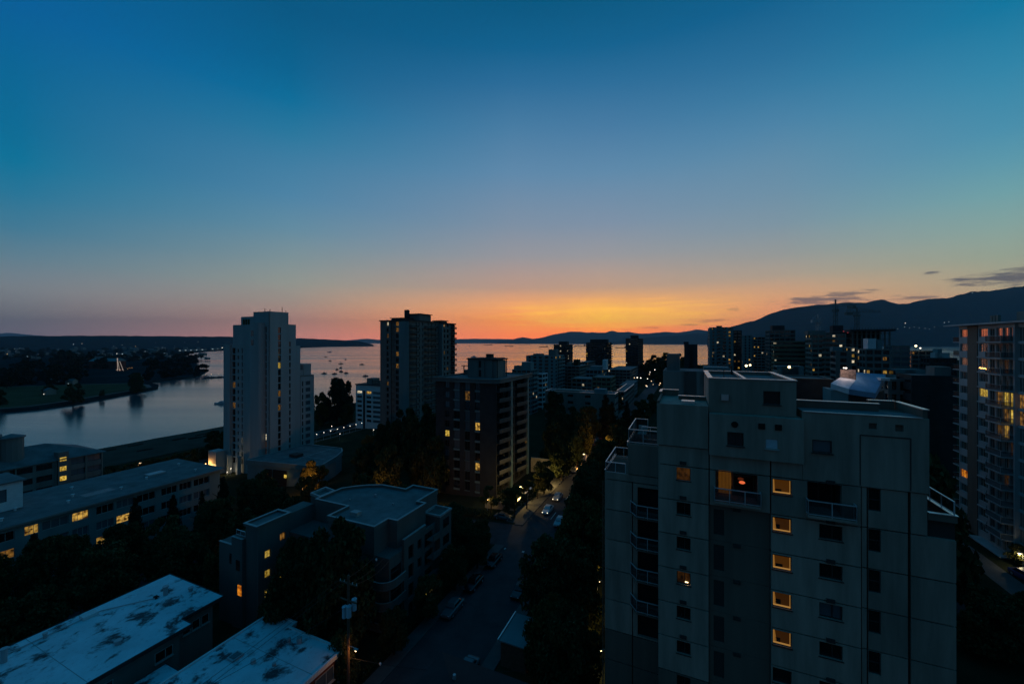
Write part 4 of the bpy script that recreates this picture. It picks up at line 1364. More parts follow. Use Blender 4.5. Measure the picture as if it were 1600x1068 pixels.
# ------------------------------------------------------------------ the white stepped tower
def white_tower():
    g = gz(-150, 102) - 2
    B = Bldg('white_tower', 'tall pale stepped apartment tower with a dark window strip, left of centre', 'apartment tower', -150, 102, g)
    m = MT['concrete_pale']
    FH = 2.75
    z0 = 9.2
    n = 18
    def lit1(k, i):
        return {(13, 0): None, (11, 0): 'lit_dim', (8, 0): 'lit_dim', (3, 2): 'lit_white', (3, 1): None}.get((k, i))
    facade(B, 'f', -174, 102, 18.5, z0, FH, n - 1, [(5.6, 7.7, .25, 2.55, 'glass'), (8.9, 9.9, .8, 2.2, 'glass'), (11.5, 12.3, .5, 2.5, 'glass')], 'concrete_pale', .5, lit1, zbot=g, ztop=57.2)
    B.box('core', m, -173.9, -155.5, 102.52, 118, g, 57.0)
    B.box('balcony_shaft', m, -171.6, -168.9, 101.4, 102, 9, 57.2)
    B.box('wall', m, -168, -156, 102.05, 112, 57.2, 65)
    B.box('wall', m, -163.8, -156, 102.6, 110, 65, 68.2)
    cr = MB()
    for u in (-162, -160.5, -159):
        cr.box(u, u + .5, 102.2, 102.6, 65, 67.2)
    B.mb('roof_garden_planter', cr, MT['leaf'])
    # bulging blank wall with rounded side, groove and corner
    P = [(-155.6, 102), (-155.2, 100.6), (-154.2, 100.0), (-149.2, 100.0), (-148.6, 100.6), (-148.6, 102)]
    B.mb('bay_wall', MB().prism(P, g, 65.5), m)
    B.mb('window', MB().box(-153.6, -152.2, 99.94, 100.0, 60.4, 62.6).box(-153.6, -152.2, 99.94, 100.0, 57.0, 59.0), MT['glass'])
    def litg(k, i):
        return {4: 'lit_white', 2: 'dim_room', 3: 'dim_room'}.get(k)
    facade(B, 'f', -148.6, 102.0, 2.6, z0, FH, 20, [(.25, 1.05, .3, 2.6, 'glass')], 'concrete_pale', .3, litg, zbot=g, ztop=69.9, mull=0)
    # the side with the dark strip
    def lit2(k, i):
        if i == 0:
            return {14: 'lit_yellow', 10: 'lit_dim', 8: 'lit_dim'}.get(k)
        return None
    facade(B, 'r', -146, 102, 8, z0, FH, 20, [(3.6, 4.8, .12, 2.45, 'glass')], 'concrete_pale', .35, lit2, zbot=g, ztop=69.9, mull=0)
    B.box('core', m, -155.9, -146.36, 102.4, 109.98, g, 69.8)
    facade(B, 'r', -146.1, 110, 3.4, z0, FH, 18, [(.4, 1.1, .3, 2.3, 'glass')], 'concrete_pale', .3, None, zbot=g, ztop=65.2, mull=0)
    B.box('core', m, -158, -146.42, 110.02, 113.4, g, 65.1)
    B.box('wall', m, -158, -146.05, 113.4, 115.4, g, 56.6)
    B.box('wall', m, -158, -150, 113.4, 121.8, g, 43)
    facade(B, 'r', -145.8, 115.4, 6.4, z0, FH, 12, [(.6, 1.2, .4, 2.4, 'glass'), (2.3, 4.6, .7, 2.3, 'glass_blue')], 'concrete_pale', .3, None, zbot=g, ztop=43.7)
    B.box('core', m, -157.9, -146.12, 115.42, 121.78, g, 43.6)
    B.box('roof_box', m, -152, -146.4, 117.2, 120.8, 43.6, 49)
    B.box('roof_box', m, -149, -146.6, 115.8, 117.2, 43.6, 46.5)
    B.box('parapet', MT['concrete'], -146.2, -146.0, 115.5, 121.8, 43.7, 44.3)
    an = MB()
    for b, a, h in ((-150, 103, 1.2), (-147, 103, .9), (-147, 108, 2.0), (-147, 109.6, .8)):
        an.tube([(b, a, 69.8), (b, a, 69.9 + h)], .12, 6)
    B.mb('antenna', an, MT['black'])
    B.mb('roof', MB().box(-155.9, -146.3, 102.3, 109.9, 69.81, 69.88), MT['roof_dark'])
    # lit entrance wall
    B.box('entrance_wall', MT['concrete_pale'], -176, -171, 97.5, 101.3, g, 14.5)
    for b in (-168.2, -162.5):
        B.box('pilaster', MT['concrete_pale'], b, b + 1.0, 99.8, 101.3, g, 13.0)
white_tower()

def podium():
    g = gz(-128, 100) - 1.5
    B = Bldg('podium_hall', 'low flat-roofed hall of pale blue grey at the foot of the white tower', 'hall', -128, 100, g)
    P = [(-141, 90), (-113.6, 94.4), (-112, 97), (-115.5, 106), (-119, 112), (-122.5, 115), (-141, 114)]
    B.mb('wall', MB().prism(inset(P, .3), g, 16.6), MT['concrete_blue'])
    B.mb('roof', MB().prism(inset(P, .32), 16.6, 16.75), MT['roof_dark'])
    B.mb('parapet', MB().ring(P, .3, 15.4, 17.0), MT['concrete_blue'])
    B.mb('coping', MB().ring(inset(P, -.05), .4, 17.0, 17.07), MT['cap_dull'])
    B.mb('coping', MB().box(-126, -125.7, 98, 113, 16.75, 16.9).box(-125.7, -116.5, 101.5, 101.75, 16.75, 16.9), MT['cap_dull'])
    B.mb('roof_box', MB().box(-131, -127.5, 99, 102, 16.75, 17.8), MT['frame'])
    d = P[1][0] - P[0][0]
    for t0, t1, mm in ((.32, .40, 'dark'), (.42, .62, 'dark'), (.82, .92, 'red')):
        q = [(P[0][0] + d * t, P[0][1] + 4.4 * t) for t in (t0, t1)]
        B.mb('opening', MB().prism([(q[0][0], q[0][1] - .04), (q[1][0], q[1][1] - .04), (q[1][0], q[1][1] + .02), (q[0][0], q[0][1] + .02)], g, 14.6), MT[mm])
    B.mb('lit_sign', MB().box(-124.4, -123.4, 92.1, 92.3, 12.4, 13.4), MT['lit_yellow'])
podium()

# ------------------------------------------------------------------ the dark tower in the middle
def middle_tower():
    g = gz(-113, 144) - 2
    B = Bldg('balcony_tower', 'tall dark concrete tower with stacked balconies, standing against the water in the middle', 'apartment tower', -113, 144, g)
    FH, z0, n = 2.72, 10.5, 21
    zt = 67.7
    rl = random.Random(12)
    L1 = {(20, 0): 'lit_white', (18, 0): 'lit_dim', (20, 2): 'lit_dim', (19, 2): 'lit_dim', (15, 2): 'lit_dim', (13, 2): 'lit_dim', (10, 0): 'lit_dim', (6, 2): None}
    facade(B, 'f', -129.5, 143.8, 16.5, z0, FH, n, [(3.7, 4.9, .7, 2.4, 'glass'), (6.2, 8.6, .0, 2.72, None), (8.9, 10.7, .5, 2.45, 'glass')], 'tower_mid', .5, lambda k, i: L1.get((k, i)), zbot=g, ztop=zt)
    B.box('core', MT['tower_mid'], -129.4, -113.4, 144.32, 178, g, zt - .1)
    B.box('pier', MT['concrete_blue'], -118.3, -113.1, 143.25, 143.78, g, zt - .3)
    L2 = {(20, 3): 'lit_yellow', (19, 0): 'lit_dim', (19, 1): None, (18, 4): None, (13, 0): 'lit_dim', (13, 3): 'lit', (9, 1): 'lit_dim', (17, 5): 'lit_white', (14, 5): 'lit_white', (6, 2): 'lit_dim', (3, 5): 'lit_white', (16, 5): 'lit_dim'}
    bays = [(.6, 5.6, .02, 2.4, 'glass'), (6.6, 7.8, .8, 2.3, 'glass'), (9.0, 10.2, .8, 2.3, 'glass'), (11.0, 14.5, .02, 2.4, 'glass'), (14.7, 17.4, .02, 2.4, 'glass'), (17.6, 20.6, .02, 2.4, 'glass')]
    fr = facade(B, 'r', -113, 143.8, 23.2, z0, FH, n, bays, 'tower_mid', .6, lambda k, i: L2.get((k, i)), zbot=g, ztop=zt, mull=2)
    for k in range(n):
        for u0, w in ((.5, 5.2), (10.9, 9.8)):
            B.at(fr, 'balcony', balcony_mesh(w, 1.3, FH, 'tower_mid', 'rail_glass'), u0, 0, z0 + k * FH + .02)
    fr = facade(B, 'r', -110.7, 167, 11.3, z0, FH, n, [(.9, 2.2, .8, 2.4, 'glass'), (3.6, 5.2, .8, 2.4, 'glass'), (7.2, 10.9, .02, 2.4, 'glass')], 'tower_mid', .5, lambda k, i: 'lit_dim' if rl.random() < .08 else None, zbot=g, ztop=zt - .8)
    for k in range(n):
        B.at(fr, 'balcony', balcony_mesh(4.0, 1.3, FH, 'tower_mid', 'rail_glass'), 7.1, 0, z0 + k * FH + .02)
    B.box('core', MT['tower_mid'], -113, -111.25, 167.06, 178.2, g, zt - .9)
    B.box('pier', MT['concrete_blue'], -112.9, -110.72, 166.4, 166.98, g, zt - .5)
    # flat roofs with deep eaves, and boxes above
    B.mb('roof', MB().box(-129.8, -112.6, 143.2, 167.2, zt, zt + .45).box(-129.8, -110.3, 167.2, 178.7, zt - .6, zt + .1), MT['tower_dark'])
    for (b0, b1, a0, a1, z1) in ((-124, -117.6, 145, 152, 69.2), (-121, -113.6, 152, 161, 71.4), (-117, -112.2, 168, 173, 69.0)):
        B.box('roof_box', MT['tower_mid'], b0, b1, a0, a1, zt + .1, z1 - .35)
        B.box('roof_slab', MT['tower_dark'], b0 - .5, b1 + .6, a0 - .5, a1 + .5, z1 - .35, z1)
    B.box('chimney', MT['tower_dark'], -121.2, -119.2, 150.6, 151.9, zt + .46, 73.2)
    B.mb('ball_lamp', MB().ball((-111.2, 168.5, 66.4), .25, 6, 4), MT['lamp_far'])
middle_tower()

# ------------------------------------------------------------------ the brown brick block in front of it
def brick_tower():
    g = gz(-46, 95) - 1
    B = Bldg('brick_block', 'dark brown brick block with pale blue window columns and slanting balconies, in the middle', 'apartment block', -46, 95, g)
    FH, z0, n = 2.72, 17.6, 11
    zt = 47.6
    rl = random.Random(31)
    L = {(9, 2): 'lit_dim', (6, 3): 'lit', (5, 0): 'lit_yellow', (2, 3): 'lit', (1, 0): 'lit_dim'}
    def lf(k, i):
        if (k, i) in L:
            return L[(k, i)]
        r = rl.random()
        return 'glass' if r < .45 else None
    facade(B, 'f', -65, 94.5, 19, z0, FH, n, [(3.0, 4.5, .55, 2.3, 'glass_blue'), (5.9, 7.8, .35, 2.45, 'glass_blue'), (9.4, 11.0, .12, 2.65, 'glass_blue'), (12.6, 14.1, .35, 2.45, 'glass_blue')], 'tower_dark', .3, lf, zbot=g, ztop=zt)
    sp = MB()
    for k in range(n):
        z = z0 + k * FH
        sp.box(-59.1, -57.2, 94.44, 94.5, z - .2, z + .33).box(-55.6, -54.0, 94.44, 94.5, z - .05, z + .1).box(-52.4, -50.9, 94.44, 94.5, z - .2, z + .33)
    B.mb('spandrel', sp, MT['concrete_blue'])
    B.box('core', MT['tower_dark'], -64.9, -46.6, 94.82, 118, g, zt - .05)
    L2 = {(4, 2): 'lit_dim', (3, 6): 'lit_dim'}
    bays = [(.5, 4.2, .05, 2.35, 'glass'), (4.4, 7.9, .05, 2.35, 'glass'), (8.6, 9.9, .4, 2.4, 'glass_blue'), (10.3, 11.6, .4, 2.4, 'glass_blue'), (12.4, 16.2, .05, 2.35, 'glass'), (16.4, 20.0, .05, 2.35, 'glass'), (20.8, 22.8, .4, 2.4, 'glass_blue')]
    fr = facade(B, 'r', -46, 94.5, 23.5, z0, FH, n, bays, 'tower_dark', .55, lambda k, i: L2.get((k, i)), zbot=g, ztop=zt)
    B.box('pier', MT['concrete_blue'], -45.98, -45.55, 103.2, 104.4, g, zt - .6)
    B.box('pier', MT['concrete_blue'], -45.98, -45.55, 116.0, 117.2, g, zt - .6)
    def wedge(w):
        k = ('wedge', w)
        if k not in MESH:
            mb = MB()
            P = [(0, -.002), (0, -.8), (w * .62, -1.9), (w, -.9), (w, -.002)]
            mb.mat(0).prism(list(reversed(P)), -.16, 0)
            Q = [(0, -.8), (w * .62, -1.9), (w, -.9)]
            for (p, q) in zip(Q, Q[1:]):
                L = sqrt((q[0] - p[0]) ** 2 + (q[1] - p[1]) ** 2)
                nx, ny = -(q[1] - p[1]) / L * .05, (q[0] - p[0]) / L * .05
                mb.mat(1).prism([(p[0], p[1]), (q[0], q[1]), (q[0] + nx, q[1] + ny), (p[0] + nx, p[1] + ny)], .04, .92)
                mb.mat(2).prism([(p[0], p[1]), (q[0], q[1]), (q[0] + nx * 2, q[1] + ny * 2), (p[0] + nx * 2, p[1] + ny * 2)], .92, .98)
            MESH[k] = mb.mesh('balcony', [MT['tower_dark'], MT['tower_shade'], MT['tower_mid']])
        return MESH[k]
    for k in range(1, n):
        for u0, w in ((.4, 7.6), (12.3, 7.8)):
            B.at(fr, 'balcony', wedge(w), u0, 0, z0 + k * FH + .05)
    P = [(-65.5, 93.6), (-47.6, 93.6), (-46.2, 94.0), (-45.2, 95.2), (-44.9, 97), (-44.9, 118.4), (-65.5, 118.4)]
    B.mb('roof', MB().prism(P, zt, zt + .25), MT['roof_dark'])
    B.mb('parapet', MB().ring(P, .35, zt - .45, zt + .6), MT['tower_mid'])
    B.mb('coping', MB().ring(inset(P, -.06), .45, zt + .6, zt + .68), MT['concrete'])
    # plant room on the roof, tank, pergola
    facade(B, 'f', -58.4, 101, 5.4, 47.9, 2.6, 2, [(3.6, 4.4, .2, 2.2, 'dark')], 'tower_mid', .2)
    B.box('roof_box', MT['tower_mid'], -58.3, -50.6, 101.24, 109, zt + .2, 53.1)
    B.box('roof_box', MT['tower_mid'], -53, -49.4, 101.6, 108, zt + .2, 52.8)
    B.box('roof_slab', MT['tower_dark'], -58.7, -50.2, 100.7, 109.2, 53.1, 53.45)
    B.box('roof_slab', MT['tower_dark'], -50.2, -48.9, 101.2, 108.6, 53.0, 53.3)
    B.mb('roof_post', MB().box(-49.2, -49.0, 101.5, 101.7, 47.9, 53.0).box(-49.2, -49.0, 107.8, 108, 47.9, 53.0), MT['tower_dark'])
    B.box('chimney', MT['tower_dark'], -54, -52.2, 104, 105.6, 53.45, 54.6)
    pg = MB()
    for b in (-64, -62.4, -60.8):
        pg.box(b, b + .25, 108, 108.25, zt + .2, 50.6)
    pg.box(-64.6, -60, 107.8, 108.4, 50.6, 50.8)
    B.mb('pergola', pg, MT['tower_dark'])
    B.box('roof_box', MT['tower_mid'], -64, -58.5, 108.5, 112, zt + .2, 49.4)
brick_tower()

# ------------------------------------------------------------------ the tower at the right edge
def right_tower():
    g = gz(50, 95) - 1
    B = Bldg('glass_balcony_tower', 'apartment tower at the right edge with curved balconies and some glowing windows', 'apartment tower', 52, 95, g)
    FH = 2.74
    zr = 61.2
    n = 14
    z0 = zr - .4 - n * FH
    # floor index from the top: row 0 is the top one
    lit = {(4, 1): 'lit_yellow', (4, 3): 'lit_dim', (4, 4): 'lit_yellow', (4, 5): 'lit_yellow', (5, 4): 'lit_dim', (5, 5): 'lit_yellow', (6, 4): 'lit', (6, 3): 'lit_dim', (7, 5): 'dim_room', (9, 4): 'dim_room', (2, 4): 'dim_room', (5, 6): 'lit_dim', (4, 6): 'lit_dim',
           (10, 0): 'lit_orange', (12, 6): None}
    bays = [(.35, 2.55, .95, 2.45, 'glass_mirror'), (5.9, 8.2, .95, 2.45, 'glass_mirror'), (8.7, 10.1, .1, 2.4, 'dark'), (10.4, 11.9, .1, 2.45, 'glass_mirror'), (12.0, 13.4, .1, 2.45, 'glass_mirror'), (13.5, 14.9, .1, 2.45, 'glass_mirror'),
            (15.4, 17.4, .1, 2.45, 'glass_mirror'), (17.6, 19.6, .1, 2.45, 'glass_mirror'), (20.4, 23, .1, 2.4, 'glass')]
    fr = facade(B, 'l', 49.7, 108.4, 24.4, z0, FH, n, bays, 'tower_pale', .22, lambda k, i: lit.get((n - 1 - k, i)), zbot=g, ztop=zr - .05, mull=2, fm='frame_pale')
    B.at(fr, 'pier', MB().box(2.75, 5.6, -.12, -.004, g, zr - .06).mesh('pier', MT['beige_dark']), 0, 0, 0)
    B.box('core', MT['concrete'], 50.27, 66, 84.1, 108.3, g, zr - .1)
    B.at(fr, 'pier', MB().box(15.12, 15.38, -.4, -.004, g, zr - .06).box(20.0, 20.3, -.4, -.004, g, zr - .06).mesh('pier', MT['tower_pale']), 0, 0, 0)
    sl, ra, cap = MB(), MB(), MB()
    P = [(5.7, 0), (5.75, -.25), (8.5, -.35), (10.9, -1.7), (14.9, -1.75), (15.1, -.3), (15.1, 0)]
    k1 = MB()
    k1.mat(0).prism(list(reversed(P)), -.18, 0)
    for p, q in zip(P[2:-2], P[3:-1]):
        L = sqrt((q[0] - p[0]) ** 2 + (q[1] - p[1]) ** 2)
        nx, ny = -(q[1] - p[1]) / L, (q[0] - p[0]) / L
        k1.mat(1).prism([(p[0] + nx * .06, p[1] + ny * .06), (q[0] + nx * .06, q[1] + ny * .06), (q[0] + nx * .09, q[1] + ny * .09), (p[0] + nx * .09, p[1] + ny * .09)], .05, .95)
        k1.mat(2).bar((p[0] + nx * .07, p[1] + ny * .07, .98), (q[0] + nx * .07, q[1] + ny * .07, .98), .03)
        k1.bar((p[0] + nx * .07, p[1] + ny * .07, 0), (p[0] + nx * .07, p[1] + ny * .07, .98), .025)
    bm = k1.mesh('balcony', [MT['tower_pale'], MT['rail_glass'], MT['frame_pale']])
    k2 = MB()
    k2.mat(0).box(-2.2, 0, .05, 4.2, -.18, 0)
    k2.mat(1).box(-2.15, -2.1, .1, 4.1, .05, .9).box(-2.1, -.05, .08, .12, .05, .9)
    k2.mat(2).box(-2.18, -2.1, .05, 4.2, .9, .96)
    em = k2.mesh('end_balcony', [MT['tower_pale'], MT['rail_glass'], MT['frame_pale']])
    for k in range(n):
        if k > 0:
            o = B.at(fr, 'balcony', bm, 0, 0, z0 + k * FH + .06)
            if k == n - 3:                           # a string of small red-gold lights on one balcony
                fl = MB()
                for j in range(9):
                    t = j / 8
                    fl.ball((9.2 + 2.6 * t, -1.55 - .45 * t, .80 + .08 * sin(j * 2.2)), .07, 5, 4)
                fl.build('string_lights', MT['lamp_orange'], o)
        B.at(fr, 'end_balcony', em, 0, 0, z0 + k * FH + .06)
    B.at(fr, 'roof', MB().box(-2.6, 24.8, -1.2, 16.8, 0, .3).mesh('roof', MT['tower_pale']), 0, 0, zr)
    B.at(fr, 'roof_box', MB().box(9.5, 13.0, 3, 7, 0, 1.8).mesh('roof_box', MT['concrete']), 0, 0, zr + .3)
    B.at(fr, 'roof_box', MB().box(12.5, 24, 4, 12, 0, 2.0).mesh('roof_box', MT['tower_dark']), 0, 0, zr + .3)
    vm = MB()
    for k in range(3):
        vm.box(8.0 + k * .75, 8.5 + k * .75, .4, .8, 0, 1.3)
    B.at(fr, 'chimney_pot', vm.mesh('chimney_pot', MT['concrete']), 0, 0, zr + .3)
    # lit lobby
    zl = z0 - 3.0
    lob = B.at(fr, 'lobby', MB().box(6.6, 14.2, -.7, -.02, 0, 2.6).mesh('lobby', MT['lobby_glow']), 0, 0, zl)
    fm = MB()
    for u in (6.6, 8.8, 11.2, 14.2):
        fm.box(u - .05, u + .05, -.78, -.71, 0, 2.6)
    fm.box(6.6, 14.2, -.79, -.71, 1.0, 1.1)
    fm.build('window_frame', MT['frame'], lob)
    B.at(fr, 'canopy', MB().box(6.2, 14.8, -1.8, -.02, 0, .2).mesh('canopy', MT['tower_pale']), 0, 0, zl + 2.62)
MT['lobby_glow'] = lit_mat('lit_lobby', (60, 60, 24), (190, 188, 96), .9, .5)
right_tower()

# ------------------------------------------------------------------ the grey low-rise with the flat roof and curved balconies
def low_rise():
    g = gz(-45, 50) - 1.5
    B = Bldg('low_rise', 'grey low-rise with a white-edged flat roof and curved corner balconies facing the street', 'apartment building', -45, 50, g)
    m = MT['grey_render']
    FH, z0 = 2.85, 17.6
    top = 31.2
    P = [(-50, 44.1), (-40.8, 44.1), (-40.8, 47), (-39.1, 47), (-39.1, 54.2), (-40.8, 54.2), (-40.8, 60), (-46.3, 60), (-46.3, 57.9), (-51.5, 57.9), (-53.8, 56.8), (-55.8, 55.2), (-57.2, 53.5), (-57.2, 48), (-50, 48)]
    B.mb('wall', MB().prism(inset(P, .1), 27.5, top), MT['grey_render'])
    B.mb('roof', MB().prism(inset(P, .3), top, top + .08), MT['roof_dark'])
    B.mb('parapet', MB().ring(P, .25, top - .3, top + .5), m)
    B.mb('coping', MB().ring(inset(P, -.05), .35, top + .5, top + .56), MT['cap_dull'])
    Q = [(-60.3, 49.6), (-57.3, 49.0), (-57.3, 52.3), (-60.3, 52.9)]
    B.mb('wall', MB().prism(inset(Q, .06), g, 31.3), m)
    B.mb('coping', MB().ring(Q, .3, 31.3, 31.75), MT['cap_dull'])
    B.mb('vent', MB().box(-47.6, -46.2, 46.2, 47.2, top + .08, top + .7), MT['cap_dull'])
    B.mb('roof_vent', MB().box(-49.5, -49.2, 53.5, 53.8, top + .08, top + .5).box(-44.3, -44.1, 52, 52.2, top + .08, top + .4).box(-52.2, -52, 50.5, 50.7, top + .08, top + .4), MT['metal'])
    # street side: four floors; a flat part and rounded balconies at the near corner
    lit = {(0, 1): 'lit_dim', (0, 2): 'lit_yellow'}
    bays = [(1.0, 2.2, .3, 2.4, 'glass'), (3.2, 4.2, .8, 2.3, 'glass'), (5.0, 7.2, .2, 2.4, 'glass')]
    fr = facade(B, 'r', -38, 47.2, 8.0, z0 - 1, FH, 4, bays, 'grey_render', .3, lambda k, i: lit.get((k, i)), zbot=g, ztop=28.3)
    B.box('core', m, -57, -38.34, 44.4, 58.4, g, 27.5)
    B.box('terrace_wall', m, -38.34, -38.0, 47.2, 52.5, 28.3, 29.0)
    B.box('coping', MT['cap_dull'], -38.36, -37.96, 47.15, 52.55, 29.0, 29.06)
    for k in range(3):
        z = z0 + .4 + k * FH
        R = [(-38.0, 47.3)]
        for t in range(7):
            an = pi / 2 - t * pi / 2 / 6 * 1.0
            R.append((-39.4 + 1.9 * sin(t * pi / 12) * 0 + (1.9) * cos(t * pi / 12) , 44.9 - 1.9 * sin(t * pi / 12)))
        R += [(-44.6, 43.0), (-44.6, 44.6), (-38.0, 44.6)]
        R = [R[0]] + R[1:]
        poly = [(-44.6, 44.38), (-44.6, 43.0)] + [(-39.4 + 1.9 * sin(t * pi / 12), 44.9 - 1.9 * cos(t * pi / 12)) for t in range(7)] + [(-37.5, 47.15), (-38.3, 47.15), (-38.3, 44.38)]
        sl = B.mb('balcony', MB().prism(poly, z - .16, z), m)
        arc = [(-44.55, 43.05)] + [(-39.4 + 1.84 * sin(t * pi / 12), 44.9 - 1.84 * cos(t * pi / 12)) for t in range(7)] + [(-37.56, 47.1)]
        w = MB()
        cpg = MB()
        for p, q in zip(arc, arc[1:]):
            L = sqrt((q[0] - p[0]) ** 2 + (q[1] - p[1]) ** 2)
            nx, ny = -(q[1] - p[1]) / L * .12, (q[0] - p[0]) / L * .12
            w.prism([p, q, (q[0] + nx, q[1] + ny), (p[0] + nx, p[1] + ny)], z, z + .95)
            cpg.prism([(p[0] - nx * .2, p[1] - ny * .2), (q[0] - nx * .2, q[1] - ny * .2), (q[0] + nx * 1.3, q[1] + ny * 1.3), (p[0] + nx * 1.3, p[1] + ny * 1.3)], z + .95, z + 1.0)
        for mm in (w, cpg):
            mm.v = [(x - B.b, y - B.a, zz - B.z) for x, y, zz in mm.v]
        w.build('balcony_wall', m, sl)
        cpg.build('coping', MT['cap_dull'] if k == 2 else MT['concrete'], sl)
        B.mb('door', MB().box(-38.33, -38.30, 44.7, 46.9, z + .05, z + 2.2), MT['glass'])
        B.mb('door', MB().box(-44.0, -41.0, 44.34, 44.39, z + .05, z + 2.2), MT['glass'])
    # side return wall by the roof terrace
    B.box('terrace_wall', m, -44.6, -44.3, 43.1, 47, 28.0, 29.1)
    # far end: stepped wing with balconies
    B.box('wall', m, -40.5, -37.2, 55.3, 58.7, g, 29.2)
    B.mb('coping', MB().ring([(-40.6, 55.2), (-37.1, 55.2), (-37.1, 58.8), (-40.6, 58.8)], .35, 29.2, 29.5), MT['cap_dull'])
    for k in range(4):
        B.mb('balcony', MB().box(-37.99, -36.6, 52.6, 55.1, z0 + .3 + k * FH, z0 + .45 + k * FH).box(-36.72, -36.6, 52.6, 55.1, z0 + .45 + k * FH, z0 + 1.3 + k * FH), m)
        B.mb('window', MB().box(-37.19, -37.14, 56.2, 57.9, z0 + .9 + k * FH, z0 + 2.3 + k * FH), MT['glass'])
    # near-left wing with the lit windows
    F = B.frame('r', -57.2, 38.3)
    ww = [(1.0, 17.2 + 2.9 * i) for i in range(4)] + [(3.4, 18.75 + 2.9 * i) for i in range(4)]
    ww = [(u, z) for u, z in ww if z < 28.6]
    me = wall_mesh(5.0, g, 31.0, [(u, u + .95, z, z + 1.15) for u, z in ww], .3, MT['grey_render'])
    B.at(F, 'wall', me, 0, 0, 0)
    for u, z in ww:
        dim = (u > 3 and z > 27)
        k = 'lit_dim' if dim else ('glass' if z < 18.6 else 'lit_yellow')
        B.at(F, 'window', simple_window_mesh(.95, 1.15, k, 1), u, .2, z)
    B.box('core', m, -60, -57.54, 38.3, 48, g, 30.9)
    B.box('core', m, -57.53, -50.2, 43.4, 47.9, g, 28.2)
    B.mb('parapet', MB().ring([(-60.1, 38.0), (-57.1, 38.0), (-57.1, 43.5), (-60.1, 43.5)], .25, 30.9, 31.25), m)
    B.mb('coping', MB().ring([(-60.15, 37.95), (-57.05, 37.95), (-57.05, 43.55), (-60.15, 43.55)], .38, 31.25, 31.31), MT['cap_dull'])
    B.mb('roof', MB().box(-59.8, -57.4, 38.3, 43.2, 30.92, 30.98), MT['roof_dark'])
    B.box('wall', m, -62.5, -60.02, 37.8, 47, g, 28.9)
    B.mb('coping', MB().box(-62.55, -60.02, 37.75, 38.05, 28.9, 28.98), MT['cap_dull'])
    B.box('wall', m, -66, -62.52, 38.1, 46, g, 27.4)
    B.mb('coping', MB().box(-66.05, -62.52, 38.05, 38.35, 27.4, 27.48), MT['cap_dull'])
    rm, gm = rail_mesh([(-62.3, 38.4), (-60.3, 38.4)], .8, .9)
    put('railing', rm, B.root, B.loc(0, 0, 28.98))
    put('glass_panel', gm, B.root, B.loc(0, 0, 28.98))
    pl = MB().ball((-61.2, 39.6, 29.2), (.9, .7, .6), 8, 6)
    B.mb('planter_bush', pl, MT['leaf_olive'])
    for (b, z, k) in ((-61.4, 24.2, 'glass'), (-63.4, 24.6, 'glass'), (-61.0, 20.6, 'lit_orange')):
        B.mb('window', MB().box(b, b + .8, 37.72 if b > -62.5 else 38.02, 37.8 if b > -62.5 else 38.1, z, z + 1.5), MT[k])
low_rise()

# ------------------------------------------------------------------ the long pale slab on the left
def long_slab():
    g = gz(-120, 40) - 2
    B = Bldg('long_slab', 'long low pale apartment slab with ribbon windows, some glowing amber, behind the dark trees', 'apartment building', -124, 40, g)
    zt = 24.1
    L = {(2, 16.8): 'lit', (2, 23.3): 'lit', (1, 25.6): 'lit_orange', (1, 29.6): 'lit', (1, 32.4): 'lit_orange', (0, 28.2): 'lit', (1, 13.0): 'lit_dim', (0, 4.0): 'lit_orange'}
    FH = 3.25
    z0 = 24.1 - 3.25 * 3 - .35
    bays = []
    u = 1.0
    wd = [3.4, 2.2, 2.6, 3.2, 1.8, 3.6, 2.4, 2.8, 3.0, 3.4, 3.2, 2.6, 3.6, 2.2, 3.0]
    for w in wd:
        if u + w > 49.4:
            break
        bays.append((u, u + w, 1.05, 2.75, 'glass'))
        u += w + [.5, 1.2, .45][len(bays) % 3]
    rl = random.Random(8)
    def lf(k, i):
        for (kk, uu), mm in L.items():
            if kk == k and bays[i][0] <= uu < bays[i][1] + .6:
                return mm
        r = rl.random()
        return 'glass_blue' if r < .4 else None
    facade(B, 'r', -114, 16, 50, z0, FH, 3, bays, 'concrete_blue', .3, lf, zbot=g, ztop=zt, mull=2, fm='frame_pale')
    B.box('core', MT['concrete_blue'], -134.8, -114.34, 10, 65.9, g, zt - .05)
    B.box('roof', MT['roof_dark'], -135.4, -113.2, 9.5, 66.6, zt, zt + .3)
    B.mb('fascia', MB().box(-113.2, -113.1, 9.5, 66.7, zt - .05, zt + .34).box(-135.4, -113.1, 66.6, 66.7, zt - .05, zt + .34), MT['tower_mid'])
    for (b, a) in ((-118, 30), (-118.5, 39), (-118.5, 47.5), (-117.5, 62), (-127, 63), (-122.5, 41), (-123, 33), (-121.5, 53.5), (-129, 43)):
        B.mb('roof_vent', MB().tube([(b, a, zt + .3), (b, a, zt + .75)], .18, 6).tube([(b, a, zt + .75), (b, a, zt + .9)], .32, 6), MT['white'])
    B.mb('skylight', MB().box(-124.8, -122.6, 54.5, 58.0, zt + .3, zt + .8), MT['metal'])
    B.mb('stain', MB().box(-122.4, -119.6, 42, 47, zt + .3, zt + .304).box(-122, -120.2, 31, 33.5, zt + .3, zt + .304), MT['stain'])
    # white penthouse at its near end
    facade(B, 'r', -124, 18, 16.3, 24.5, 5.4, 1, [(11.2, 14.2, 1.8, 4.3, 'glass_blue')], 'white', .2)
    B.box('penthouse', MT['white'], -133, -124.24, 18, 34.2, 24.4, 29.8)
    B.box('penthouse_roof', MT['roof_dark'], -133.4, -123.6, 17.6, 34.7, 29.9, 30.2)
long_slab()

